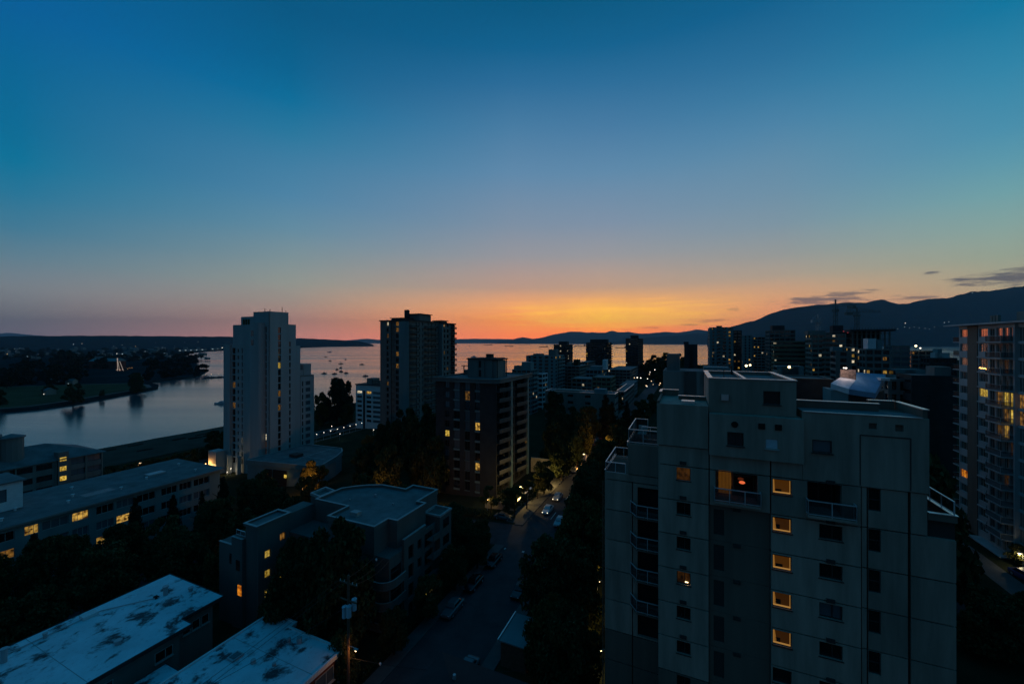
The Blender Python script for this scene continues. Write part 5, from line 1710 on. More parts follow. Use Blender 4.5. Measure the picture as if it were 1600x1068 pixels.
def brown_block():
    g = gz(-160, 50) - 2
    B = Bldg('brown_block', 'brown hip-roofed apartment block with a yellow-lit stair shaft, near the left edge by the beach', 'apartment building', -165, 50, g)
    facade(B, 'r', -160, 32, 18.4, 25.5 - 3 * 3.1, 3.1, 3, [(1, 5, .9, 2.5, 'glass'), (6.4, 9, .9, 2.5, 'glass'), (10, 14, .9, 2.5, 'glass'), (14.6, 17.6, .9, 2.5, 'glass')], 'tower_mid', .4, zbot=g, ztop=25.3)
    facade(B, 'r', -160, 52.7, 7.2, 25.5 - 3 * 3.1, 3.1, 3, [(.5, 3.4, .9, 2.5, 'glass_blue'), (4.0, 6.8, .9, 2.5, 'glass_blue')], 'tower_mid', .4, zbot=g, ztop=25.3)
    B.box('core', MT['tower_mid'], -178, -160.45, 20, 59.8, g, 25.2)
    for a in (43, 50.2, 52.6, 56.2, 59.7):
        B.box('pilaster', MT['concrete'], -160, -159.75, a - .12, a + .12, g, 25.4)
    B.box('stair_shaft', MT['tower_mid'], -162, -159.5, 50.5, 52.6, g, 27.4)
    for k, z in enumerate((24.9, 25.6, 22.2, 19.5)):
        B.mb('window', MB().box(-159.5, -159.44, 50.85, 52.1, z, z + (.35 if k < 2 else 1.2)), MT['lit_yellow'])
    rf = MB()
    e, r = 25.35, 29.0
    A = [(-179, 19, e), (-159.4, 19, e), (-159.4, 60.6, e), (-179, 60.6, e)]
    R0, R1 = (-169, 29, r), (-169, 51, r)
    rf.face([A[0], A[1], R0]).face([A[1], A[2], R1, R0]).face([A[2], A[3], R1]).face([A[3], A[0], R0, R1]).face(A[::-1])
    B.mb('roof', rf, MT['roof_dark'])
    for (b, a, w, z) in ((-166, 39, 3.0, 33.4), (-164.5, 43.5, 2.2, 32.6)):
        B.mb('roof_turret', MB().tube([(b, a, 25), (b, a, z)], w, 14), MT['tower_mid'])
        B.mb('turret_roof', MB().tube([(b, a, z), (b, a, z + .35), (b, a, z + 1.1)], [w + .3, w + .3, .2], 14), MT['roof_dark'])
brown_block()

# ------------------------------------------------------------------ small white block by the beach
def beach_block():
    b0, a0 = grid_from_px(556, 250)
    g = gz(b0, a0) - 2
    B = Bldg('beach_block', 'small white seven-storey block by the beach with one bright window under its roof', 'apartment building', b0, a0, g)
    w = on_a(600, a0) - b0
    facade(B, 'f', b0, a0, w, 8.0, 2.9, 7, [(1.0, 5.0, .9, 2.4, 'glass'), (8.5, 12.5, .8, 2.4, 'glass'), (13.6, w - .8, .8, 2.4, 'glass_blue')], 'white', .6,
           lambda k, i: {(6, 1): 'lit', (6, 0): 'lit_white'}.get((k, i)), zbot=g, ztop=31.5)
    B.box('core', MT['white'], b0 + .05, b0 + w, a0 + .62, a0 + 15, g, 31.4)
    B.box('groove', MT['dark'], b0 + 6.0, b0 + 7.6, a0 - .04, a0, g, 28)
    B.box('roof', MT['tower_dark'], b0 - .4, b0 + w + .4, a0 - .5, a0 + 15.4, 31.5, 32.0)
    B.box('roof_box', MT['tower_mid'], b0 + 7, b0 + 12, a0 + 2, a0 + 8, 32.0, 35.6)
    pg = MB()
    for k in range(6):
        pg.box(b0 + 12.5 + k * 1.1, b0 + 12.8 + k * 1.1, a0 + 1, a0 + 1.3, 32, 34.4)
    pg.box(b0 + 12.2, b0 + 18.8, a0 + .8, a0 + 1.5, 34.4, 34.7)
    B.mb('pergola', pg, MT['tower_dark'])
beach_block()

# ================================================================== the further skyline
def midrise(name, label, pxl, pxc, pxr, topy, Y, wall, fh=2.8, pitch=3.2, pier=.5, span=1.1, lit=6, seed=1, roofs=(), glass='glass', cat='apartment tower', z0=None, litm=('lit', 'lit_white', 'lit_dim'), cap=None, balc=None, group=None, proud=.3, side=None):
    """a block seen at photo columns pxl..pxr with its near corner at pxc, Y metres out: glazing behind floor bands and piers"""
    b, a = grid_from_px(pxc, Y)
    zt = zat(topy, Y)
    right = pxc < 1065 if side is None else side == 'r'
    if right:
        b0, b1 = on_a(pxl, a), b
        u = (pxr - 800) / FOC
        a1 = on_b(pxr, b) if pxr > pxc else a + 14
        a1 = max(a + 8, min(a + 60, a1))
    else:
        b0, b1 = b, on_a(pxr, a)
        a1 = on_b(pxl, b) if pxl < pxc else a + 14
        a1 = max(a + 8, min(a + 60, a1))
    a0 = a
    g = max(gz(b, a), 0) - 2 if z0 is None else z0
    B = Bldg(name, label, cat, (b0 + b1) / 2, a0, g, group)
    B.box('glazing', MT[glass], b0 + proud, b1 - proud, a0 + proud, a1 - proud, g, zt - .2)
    n = int((zt - g) / fh)
    sp = MB()
    zb = zt - n * fh
    P = [(b0, a0), (b1, a0), (b1, a1), (b0, a1)]
    for k in range(n + 1):
        sp.ring(inset(P, .03), proud, zb + k * fh - span * .55, min(zt, zb + k * fh + span * .45))
    o = B.mb('spandrels', sp, MT[wall])
    o['kind'] = 'stuff'
    pr = MB()
    def run(L):
        m = max(1, int(round(L / pitch)))
        return [L * i / m for i in range(m + 1)], L / m
    us, du = run(b1 - b0)
    for u in us:
        x = min(max(b0 + u - pier / 2, b0), b1 - pier)
        pr.box(x, x + pier, a0, a0 + proud, g, zt - .03)
        pr.box(x, x + pier, a1 - proud, a1, g, zt - .03)
    vs, dv = run(a1 - a0)
    for v in vs[1:-1]:
        y = a0 + v - pier / 2
        pr.box(b0, b0 + proud, y, y + pier, g, zt - .03)
        pr.box(b1 - proud, b1, y, y + pier, g, zt - .03)
    o = B.mb('piers', pr, MT[wall])
    o['kind'] = 'stuff'
    rnd = random.Random(seed)
    for _ in range(lit):
        k = rnd.randrange(max(1, n // 3), n)
        if rnd.random() < .5 or not right and rnd.random() < .4:
            i = rnd.randrange(max(1, len(us) - 1))
            x0, x1 = b0 + us[i] + pier / 2, b0 + us[i + 1] - pier / 2
            w = min(x1 - x0, 1.25)
            B.box('lit_window', MT[rnd.choice(litm)], x0, x0 + w, a0 + proud * .5, a0 + proud - .02, zb + k * fh + span * .45 + .3, zb + (k + 1) * fh - span * .55 - .1)
        else:
            i = rnd.randrange(max(1, len(vs) - 1))
            y0, y1 = a0 + vs[i] + pier / 2, a0 + vs[i + 1] - pier / 2
            bb = b1 - proud * .5 if right else b0 + proud * .5
            B.box('lit_window', MT[rnd.choice(litm)], min(bb, bb - .1 if right else bb), bb + (.0 if right else .1), y0, min(y1, y0 + 1.6), zb + k * fh + span * .45 + .3, zb + (k + 1) * fh - span * .55 - .1)
    B.box('roof', MT['roof_dark'], b0 + .32, b1 - .32, a0 + .32, a1 - .32, zt - .25, zt - .12)
    if cap:
        B.mb('coping', MB().ring(inset(P, -.1), .5, zt, zt + .15), MT[cap])
    if balc:
        mb = MB()
        for k in range(1, n):
            z = zb + k * fh
            for (f0, f1) in balc:
                if right:
                    mb.box(b1, b1 + 1.3, a0 + (a1 - a0) * f0, a0 + (a1 - a0) * f1, z - .1, z + .06).box(b1 + 1.2, b1 + 1.3, a0 + (a1 - a0) * f0, a0 + (a1 - a0) * f1, z + .06, z + 1.0)
                else:
                    mb.box(b0 + (b1 - b0) * f0, b0 + (b1 - b0) * f1, a0 - 1.3, a0, z - .1, z + .06).box(b0 + (b1 - b0) * f0, b0 + (b1 - b0) * f1, a0 - 1.3, a0 - 1.2, z + .06, z + 1.0)
        o = B.mb('balconies', mb, MT[wall])
        o['kind'] = 'stuff'
    for (x0, x1, y, mm) in roofs:                 # boxes on the roof by photo columns and top row
        Yb = Y + (a1 - a0) * .3
        aa = a0 + (a1 - a0) * .25
        q0, q1 = on_a(x0, aa), on_a(x1, aa)
        B.box('roof_box', MT[mm], q0, q1, aa, aa + min(8, (a1 - a0) * .5), zt - .12, zat(y, Yb))
    return B

midrise('white_stepped_block', 'pale stepped block with balconies along its right edge, just right of the brown brick block', 800, 830, 840, 578, 250, 'concrete_blue', lit=3, seed=3, roofs=((815, 829, 566, 'concrete_blue'), (803, 815, 572, 'concrete')), balc=((.1, .9),), cat='apartment building')
midrise('pale_slab_block', 'broad pale blue-grey slab block with a dark roof box, behind the stepped block', 822, 868, 882, 556, 310, 'concrete_blue', lit=4, seed=4, pitch=5, pier=2.2, roofs=((857, 868, 546, 'tower_mid'), (833, 845, 553, 'tower_mid')), balc=((.2, .9),), cat='apartment building')
midrise('dark_shore_tower', 'smallest dark tower standing against the water, left of the other two', 865, 884, 895, 538.5, 430, 'tower_dark', lit=9, seed=5, roofs=((873, 886, 533.5, 'tower_dark'),), litm=('lit_white', 'lit'), cap='tower_dark')
midrise('wide_shore_tower', 'wider dark tower with an overhanging roof cap, middle of three against the water', 915.5, 944, 955.5, 535, 440, 'tower_dark', lit=11, seed=6, roofs=((922, 949, 530.2, 'tower_dark'),), litm=('lit_white', 'lit'), balc=((.3, 1.0),))
midrise('slim_shore_tower', 'slim dark tower with a rooftop box, right of three against the water', 977.5, 997, 1006, 528.5, 470, 'tower_dark', lit=9, seed=7, roofs=((985, 997, 524, 'tower_dark'),), litm=('lit_white', 'lit'))
midrise('low_grey_block', 'low grey block with rooftop bushes between the pale slab and the wide dark tower', 880, 906, 918, 572, 330, 'concrete', lit=3, seed=8, roofs=((896, 903, 562, 'leaf_dark'), (886, 893, 567, 'concrete')), cat='apartment building')
midrise('corner_shop_block', 'small block with a bright blue-white wall below the pale slab', 836, 848, 856, 584, 270, 'white', lit=1, seed=9, fh=3.2, pitch=6, cat='building')
midrise('dark_terrace_block', 'dark block with lit windows at the foot of the wide dark tower', 905, 918, 930, 566, 390, 'tower_mid', lit=5, seed=10, cat='apartment building')
midrise('pylon_block', 'pale blue block with a tall bright slab standing on its right side', 915, 940, 948, 578, 290, 'concrete_blue', lit=2, seed=11, roofs=((941.5, 947, 562, 'white'), (922, 940, 572, 'concrete_blue')), fh=3.2, cat='building')
midrise('brown_mid_block', 'brown block with vertical fins below the pale blue block', 893, 925, 933, 592, 260, 'tower_mid', lit=2, seed=12, cat='apartment building')
midrise('olive_mid_block', 'olive block with one white lamp, right of the finned brown block', 925, 955, 962, 590, 255, 'olive', lit=2, seed=13, cat='apartment building')
midrise('dark_low_terrace', 'dark flat block in front of the slim tower and park trees', 950, 985, 1000, 578, 360, 'tower_mid', lit=4, seed=14, cat='building')
midrise('long_flat_building', 'long flat-roofed grey building with a pale roof edge beyond the car park', 852, 961, 966, 616, 204, 'concrete', fh=3.6, pitch=9, pier=6.4, span=2.2, lit=0, seed=15, cap='cap', roofs=((928, 946, 609, 'concrete_blue'), (868, 905, 612.5, 'concrete')), cat='building')
midrise('side_street_block', 'narrow dark block with a pale roof edge, right of the long flat building', 962, 976, 991, 612, 235, 'tower_mid', lit=1, seed=16, cap='cap', cat='building')
midrise('side_street_house', 'small pale block behind the narrow dark block', 968, 986, 996, 602, 280, 'concrete_blue', lit=2, seed=17, cat='building')
# behind the near block
midrise('blue_grey_block', 'wide blue-grey block directly behind the penthouse of the beige block', 1036, 1036, 1150, 579, 118, 'concrete_blue', side='l', fh=3.2, pitch=11, pier=9.0, span=2.5, lit=0, seed=18, cat='apartment building', roofs=((1042, 1062, 553, 'tower_mid'), (1100, 1140, 572, 'concrete_blue')), z0=18)
midrise('dark_plant_tower', 'dark narrow tower with a stub chimney poking up behind the blue-grey block', 1066, 1069, 1090, 538, 300, 'tower_dark', lit=1, seed=19, pitch=8, pier=6, roofs=((1068, 1076, 534, 'tower_dark'), ))
midrise('tall_pale_tower', 'tall pale tower with a red roof box, left end of the right skyline', 1106, 1109, 1146, 511.5, 330, 'concrete_blue', lit=14, seed=20, pitch=4.4, pier=1.8, roofs=((1120, 1128, 509.5, 'red'),), balc=((.35, .55),))
midrise('dark_annex_tower', 'dark narrow tower touching the tall pale tower on its right', 1144, 1146, 1159, 516.5, 345, 'tower_dark', lit=5, seed=21)
midrise('twin_blue_tower', 'blue-grey tower with a dark right side, right of the tall pale tower', 1157, 1160, 1176, 524, 390, 'concrete_blue', lit=2, seed=22, pitch=5, pier=2)
midrise('green_lit_tower', 'dark tower with scattered lit windows beside the blue-grey tower', 1174, 1177, 1196, 526.5, 385, 'tower_mid', lit=8, seed=23)
midrise('fin_tower', 'dark tower with one pale vertical fin and a row of roof lights', 1196, 1202, 1243, 516, 300, 'tower_mid', lit=3, seed=24, roofs=((1207, 1226, 509, 'tower_dark'), (1203.5, 1207.5, 531, 'white')))
midrise('banded_office', 'olive office block with horizontal bands and a few white lit windows', 1205, 1209, 1269, 533, 262, 'olive', lit=8, seed=25, pitch=20, pier=.4, span=1.5, litm=('lit_white',), cat='office block')
midrise('blue_roof_block', 'low blue block with one round yellow lamp in front of the banded office', 1208, 1214, 1256, 572, 200, 'concrete_blue', lit=0, seed=26, pitch=12, pier=9, cat='building')
midrise('grey_balcony_block', 'grey block with rows of lit balconies right of the banded office', 1258, 1268, 1322, 522, 235, 'concrete', lit=14, seed=27, balc=((.3, .7),), cat='apartment tower', roofs=((1262, 1290, 517, 'tower_mid'),))
midrise('columned_block', 'grey block with two pale columns and dark bays, in front of the crane', 1298, 1306, 1330, 548, 180, 'tower_mid', lit=2, seed=28, pitch=7, pier=1.6, cat='apartment building', roofs=((1301, 1316, 542, 'concrete_blue'),))
midrise('pale_window_block', 'slim pale block with lit window pairs beside the unfinished tower', 1326, 1329, 1340, 542, 190, 'concrete', lit=7, seed=29, litm=('lit_white', 'lit'), cat='apartment building')
midrise('dark_lit_block', 'dark block with several warm lit windows under the unfinished tower', 1338, 1352, 1392, 545, 170, 'tower_mid', lit=12, seed=30, cat='apartment building', roofs=((1356, 1369, 529, 'white'), (1371, 1378, 531, 'concrete_blue')))
midrise('striped_block', 'dark block with blue window stripes right of the dark lit block', 1390, 1394, 1422, 540, 210, 'tower_mid', lit=3, seed=31, glass='glass_blue', cat='apartment building')
midrise('low_lit_block', 'low dark block with two bright lamps on its roof line, left of the right tower', 1420, 1424, 1470, 548, 260, 'tower_mid', lit=4, seed=32, cat='building')
midrise('teal_roof_block', 'low teal block between the white faceted roof and the black block', 1395, 1400, 1446, 577, 160, 'concrete_blue', lit=1, seed=33, pitch=9, pier=6, cat='building')
midrise('framed_window_block', 'dark block with pale framed windows right of the white faceted roof', 1382, 1388, 1420, 592, 105, 'tower_mid', lit=0, seed=34, fh=3.4, pitch=2.6, pier=.7, cat='apartment building')
midrise('black_block', 'large unlit black block between the framed-window block and the right tower', 1416, 1424, 1495, 586, 100, 'tower_dark', lit=0, seed=35, pitch=8, pier=5, span=1.8, cat='apartment building', roofs=((1460, 1486, 572, 'tower_mid'),))
midrise('roof_plant_block', 'dark block with a pale grey row of roof plant left of the right tower', 1446, 1452, 1496, 559, 190, 'tower_dark', lit=0, seed=36, cat='building', roofs=((1461, 1484, 551, 'concrete_pale'), (1465, 1472, 545, 'concrete_blue')))  # pale row on the roof is plant boxes, no lettering
midrise('shadow_block', 'dark flat block close behind the penthouse roof edge', 1186, 1196, 1302, 590, 92, 'tower_dark', lit=0, seed=37, pitch=9, pier=7, span=2, cat='building', cap='concrete')

# the unfinished tower: bare slabs on columns, a wider deck on top
def unfinished():
    Y = 250
    b, a = grid_from_px(1332, Y)
    g = 18
    B = Bldg('unfinished_tower', 'dark unfinished concrete tower with an overhanging top deck below a crane', 'construction site', b, a, g)
    b1 = on_a(1392, a)
    zt = zat(521, Y)
    for k in range(12):
        z = zt - k * 3.6
        B.box('floor_slab', MT['tower_mid'], b, b1, a, a + 20, z - .3, z)
    B.box('deck', MT['tower_dark'], b - 1.5, b1 + 1.8, a - 1.5, a + 21, zt + 1.2, zt + 2.4)
    for i in range(9):
        u = b + (b1 - b - .7) * i / 8
        B.box('column', MT['tower_mid'], u, u + .7, a + .3, a + 1.0, g, zt + 1.2)
    B.box('core', MT['dark'], b + 3, b1 - 3, a + 5, a + 16, g, zt + 1.2)
    pr = MB()
    for i in range(16):
        u = b - 1.2 + (b1 - b + 2.6) * i / 15
        pr.box(u, u + .15, a - 1.4, a - 1.25, zt + 2.4, zt + 3.6)
    B.mb('edge_posts', pr, MT['tower_dark'])['kind'] = 'stuff'
    Y2 = 240
    b2, a2 = grid_from_px(1300, Y2)
    z2 = zat(519, Y2)
    C = Bldg('unfinished_annex', 'dark concrete shell with red lamps at the foot of the thin crane', 'construction site', b2, a2, g)
    e2 = on_a(1331, a2)
    for k in range(11):
        C.box('floor_slab', MT['tower_mid'], b2, e2, a2, a2 + 16, z2 - .3 - k * 3.6, z2 - k * 3.6)
    C.box('core', MT['dark'], b2 + .6, e2 - .6, a2 + .8, a2 + 15, g, z2 - .3)
    C.box('formwork', MT['tower_dark'], b2 + 1, b2 + 6, a2 + 2, a2 + 8, z2, z2 + 4)
    C.mb('red_lamp', MB().ball((e2 - 4, a2 - .3, z2 + .4), .35, 6, 4).ball((e2 - 2, a2 - .3, z2 - .4), .35, 6, 4), MT['red_lamp_dim'])
MT['red_lamp_dim'] = mat('red_lamp_dim', (.3, .05, .05), .6, emit=(.5, .06, .08), emit_s=.35)
unfinished()

def crane(label, px, ybase, ytop, Y, jib, m='tower_mid'):
    """tower crane: lattice mast, slewing cab, jib and counter-jib; jib = (left px, right px, row) or None when it points away"""
    x, z0, zt = (px - 800) / FOC * Y, zat(ybase, Y) - 6, zat(ytop, Y)
    root = bpy.data.objects.new('tower_crane', None)
    COL.objects.link(root)
    root.location = (x, Y, z0)
    tag(root, label, 'crane')
    H = zt - z0
    mast = MB()
    w = .8
    for i, j in ((-1, -1), (1, -1), (1, 1), (-1, 1)):
        mast.bar((i * w, j * w, 0), (i * w, j * w, H * .86), .09)
    k = 0
    z = 0
    while z < H * .84:
        s = 1 if k % 2 else -1
        for q in (-w, w):
            mast.bar((-w * s, q, z), (w * s, q, z + 1.8), .06)
            mast.bar((q, -w * s, z), (q, w * s, z + 1.8), .09)
        z += 1.8
        k += 1
    mast.build('mast', MT[m], root)
    MB().box(-1.3, 1.3, -1.3, 1.3, H * .70, H * .76).build('cab', MT[m], root)
    MB().bar((0, 0, H * .86), (0, 0, H), .3).build('apex', MT[m], root)
    if jib:
        l, r, row = jib
        zj = zat(row, Y) - z0
        xl, xr = (l - px) / FOC * Y, (r - px) / FOC * Y
        jb = MB()
        for dy in (-.6, .6):
            jb.bar((xl, dy, zj), (xr, dy, zj), .09)
        jb.bar((xl * .9, 0, zj + 1.2), (xr, 0, zj + 1.2), .09)
        n = int((xr - xl) / 2)
        for i in range(n):
            t = xl + (xr - xl) * i / n
            jb.bar((t, -.6, zj), (t + 1, 0, zj + 1.2), .07)
            jb.bar((t + 1, 0, zj + 1.2), (t + 2, .6, zj), .07)
        jb.build('jib', MT[m], root)
        MB().box(xl, xl + 4.5, -.8, .8, zj - 1.8, zj - .2).build('counterweight', MT[m], root)
        MB().bar((0, 0, H), (xr * .7, 0, zj + 1.2), .07).bar((0, 0, H), (xl * .8, 0, zj + 1.2), .07).build('tie', MT[m], root)
    else:
        jb = MB()
        for dx in (-.6, .6):
            jb.bar((dx, -14, H * .82), (dx, 40, H * .86), .09)
        jb.bar((0, -12, H * .82 + 1.2), (0, 40, H * .86 + 1.2), .09)
        jb.build('jib', MT[m], root)
        MB().box(-1, 1, -14, -10, H * .82 - 2, H * .82 - .2).build('counterweight', MT[m], root)
crane('thin dark tower crane seen end-on, left of the crane with the long arm', 1305.5, 516, 468, 250, None)
crane('dark tower crane with a long level arm over the unfinished tower', 1339, 512, 481, 260, (1321, 1376, 488))
crane('pale tower crane with a short arm left of the two dark cranes', 1278.5, 522, 491, 262, (1268, 1284, 500), 'metal')

# ------------------------------------------------------------------ the white faceted roof
def faceted():
    Y = 78
    z = lambda y, k=0: zat(y, Y + k)
    b0, a0 = grid_from_px(1298, Y)
    B = Bldg('white_roofed_house', 'white faceted roof, one plane pale and bright, the others deep blue, behind the beige block', 'building', b0, a0, 20)
    q = on_a(1320, a0)
    e = on_a(1366, a0)
    zz = zat(612, Y)
    # sloping pale plane up to the gable, deep roof to the right
    pts = {'a': (b0, a0, zat(599, Y)), 'b': (q, a0 - 2, zat(606, Y - 1)), 'c': (on_a(1337, a0 + 5), a0 + 5, zat(592, Y + 4)), 'd': (on_a(1313, a0 + 7), a0 + 7, zat(588.5, Y + 6))}
    lo = MB()
    A, Bq, C, D = pts['a'], pts['b'], pts['c'], pts['d']
    dn = lambda p, h=1.0: (p[0], p[1], p[2] - h)
    lo.face([A, Bq, C, D]).face([dn(A), dn(Bq), Bq, A]).face([dn(Bq), dn(C), C, Bq]).face([dn(C), dn(D), D, C]).face([dn(D), dn(A), A, D]).face([dn(D), dn(C), dn(Bq), dn(A)])
    B.mb('pale_roof_plane', lo, MT['roof_metal'])
    lx = (A[0] + C[0]) / 2 + 1.0
    B.mb('wall_light', MB().box(lx - .3, lx + .3, a0 + 4.9, a0 + 5.1, zat(575, Y + 4), zat(574, Y + 4)), MT['lamp_white'])
    d = bpy.data.lights.new('wall_light', 'POINT')
    d.energy = 110
    d.color = (1, .72, .6)
    d.shadow_soft_size = .3
    l = bpy.data.objects.new('wall_light', d)
    COL.objects.link(l)
    l.parent = B.root
    l.location = B.loc(lx, a0 + 4.6, zat(577.5, Y + 4))
    b2 = on_a(1366, a0 + 1)
    E = (b2, a0 + .5, zat(612, Y))
    Fp = (on_a(1384, a0 + 9), a0 + 9, zat(582, Y + 9))
    G = (on_a(1338, a0 + 8), a0 + 8, zat(580, Y + 8))
    ro = MB()
    Bl = (Bq[0] + .05, Bq[1] + .02, Bq[2] - .03)
    Cl = (C[0] + .05, C[1], C[2] - .02)
    ro.face([Bl, E, Fp, G, Cl]).face([dn(Bl), dn(E), E, Bl]).face([dn(E), dn(Fp), Fp, E]).face([dn(Fp), dn(G), G, Fp]).face([dn(G), dn(Cl), Cl, G]).face([dn(Cl), dn(Bl), Bl, Cl])
    B.mb('roof', ro, MT['roof_blue'])
    gw = MB()
    gl, gr = on_a(1313, a0 + 7.3), on_a(1337, a0 + 7.3)
    gw.box(gl, gr, a0 + 7.3, a0 + 7.6, zat(593, Y + 6) - 1, zat(577, Y + 6))
    B.mb('gable_wall', gw, MT['brick_pale'])
    B.mb('wall', MB().prism([(b0 + .1, a0 + .3), (q, a0 - 1.6), (q + .2, a0 + 5), (b0 + .5, a0 + 7)], 18, zat(610, Y)), MT['concrete_blue'])
    B.mb('wall', MB().prism([(q + .25, a0 - 1.2), (b2 - .3, a0 + .8), (on_a(1380, a0 + 9), a0 + 8.6), (gr, a0 + 7.2)], 18, zat(613, Y)), MT['tower_dark'])
    B.mb('side_roof', MB().box(on_a(1373, a0 + 6), on_a(1387, a0 + 6), a0 + 5, a0 + 9, zat(591, Y + 6), zat(587, Y + 6)), MT['white'])
MT['roof_metal'] = mat('pale_metal_roof', (.74, .76, .78), .6, .8, .2)
MT['roof_blue'] = mat('blue_membrane_roof', (.22, .42, .60), .7, .25, .3)
MT['brick_pale'] = mat('mottled_pale_brick', (.55, .40, .33), .9, 1.8, .6)
faceted()

# ================================================================== near roofs, lower left
def white_roof_house():
    z = 23.0
    g = gz(-64, 25) - 1
    B = Bldg('white_roof_block', 'long two-storey block with a stained white flat roof in the lower left corner', 'house', -64, 20, g)
    P = [(-71.6, -12), (-56.4, -12), (-56.4, 29.4), (-58.6, 29.4), (-58.6, 34.4), (-71.6, 34.4)]
    B.mb('roof', MB().prism(P, z - .22, z), MT['roof_stained'])
    B.mb('fascia', MB().ring(inset(P, -.06), .1, z - .4, z + .06), MT['tower_dark'])
    W = inset(P, .9)
    B.mb('wall', MB().prism(W, g, z - .24), MT['concrete'])
    F = B.frame('r', -57.3, 0)
    for a in (4, 9.5, 15, 20.5, 26):
        B.at(F, 'window', frame_mesh(1.8, 1.2, 1, m='frame_pale'), a, -.09, 20.2)
        B.at(F, 'pane', pane_mesh(1.7, 1.1, 'glass'), a + .05, -.03, 20.25)
    F = B.frame('r', -59.5, 0)
    for a in (30.0, 31.1, 32.2):
        B.at(F, 'window', frame_mesh(.9, 1.2, 0, m='frame_pale'), a - .1, -.09, 20.2)
        B.at(F, 'pane', pane_mesh(.8, 1.1, 'glass'), a - .05, -.03, 20.25)
    for (b, a, h, r) in ((-66.2, 31.3, 1.1, .28), (-68.5, 17.6, 1.4, .26), (-70.4, 14.6, .5, .3), (-69.6, 21, .5, .18), (-60.5, 24, .35, .3), (-64, 33.2, .4, .25)):
        B.mb('roof_vent', MB().tube([(b, a, z), (b, a, z + h)], r, 8).tube([(b, a, z + h), (b, a, z + h + .14)], r * 1.35, 8), MT['metal'])
    B.mb('roof_drain', MB().box(-66.9, -66.3, 30.2, 30.6, z, z + .25), MT['dark'])
    B.mb('hatch', MB().box(-70.6, -69.4, 24.2, 25.6, z, z + .4), MT['white'])
    for a in (-4, 8, 20):
        B.mb('roof_seam', MB().box(-71.5, -56.5, a, a + .05, z, z + .015), MT['cap_dull'])
    pipe = MB().tube([(-69.8, 12, z + .12), (-69.8, 26, z + .12), (-66.2, 30.6, z + .12)], .06, 6)
    B.mb('roof_pipe', pipe, MT['metal'])
    # low roof beside it
    Q = [(-56.2, 10), (-50.6, 10), (-50.6, 26.6), (-56.2, 26.6)]
    B2 = Bldg('low_roof_shed', 'low white-roofed shed squeezed between the two white-roofed blocks at the bottom edge', 'shed', -53.5, 18, g)
    B2.mb('roof', MB().prism(Q, 20.0, 20.2), MT['roof_stained'])
    B2.mb('fascia', MB().ring(inset(Q, -.06), .1, 19.85, 20.24), MT['tower_dark'])
    B2.mb('wall', MB().prism(inset(Q, .4), g, 19.98), MT['concrete'])
MT['roof_stained'] = mat('puddle_stained_white_roof', (.60, .76, .80), .75, .30, .18, .04)
def add_stains(m):
    nt = m.node_tree
    b = nt.nodes['Principled BSDF']
    src = b.inputs['Base Color'].links[0].from_socket
    t = nt.nodes.new('ShaderNodeTexCoord')
    def noise(scale, sx, sy, detail, rough, dist, lo, hi):
        mp = nt.nodes.new('ShaderNodeMapping')
        mp.inputs['Scale'].default_value = (sx, sy, .2)
        nt.links.new(t.outputs['Object'], mp.inputs[0])
        n = nt.nodes.new('ShaderNodeTexNoise')
        n.inputs['Scale'].default_value = scale
        n.inputs['Detail'].default_value = detail
        n.inputs['Roughness'].default_value = rough
        n.inputs['Distortion'].default_value = dist
        nt.links.new(mp.outputs[0], n.inputs['Vector'])
        r = nt.nodes.new('ShaderNodeMapRange')
        r.interpolation_type = 'SMOOTHSTEP'
        r.inputs[1].default_value = lo
        r.inputs[2].default_value = hi
        nt.links.new(n.outputs[0], r.inputs[0])
        return r.outputs[0]
    def mul(a, k):
        q = nt.nodes.new('ShaderNodeMath')
        q.operation = 'MULTIPLY'
        nt.links.new(a, q.inputs[0])
        if isinstance(k, float):
            q.inputs[1].default_value = k
        else:
            nt.links.new(k, q.inputs[1])
        return q.outputs[0]
    big = noise(1.0, .34, .30, 8, .66, .25, .50, .61)
    fine = noise(1.0, 1.6, 1.3, 6, .7, .5, .22, .50)
    speck = noise(1.0, 2.6, 2.2, 5, .7, .3, .56, .70)
    src2 = src
    for f, k, c in ((mul(big, fine), 1.0, (.05, .06, .065, 1)), (speck, .35, (.16, .18, .19, 1))):
        mx = nt.nodes.new('ShaderNodeMix')
        mx.data_type = 'RGBA'
        nt.links.new(mul(f, k), mx.inputs[0])
        nt.links.new(src2, mx.inputs[6])
        mx.inputs[7].default_value = c
        src2 = mx.outputs[2]
    nt.links.new(src2, b.inputs['Base Color'])
add_stains(MT['roof_stained'])
white_roof_house()

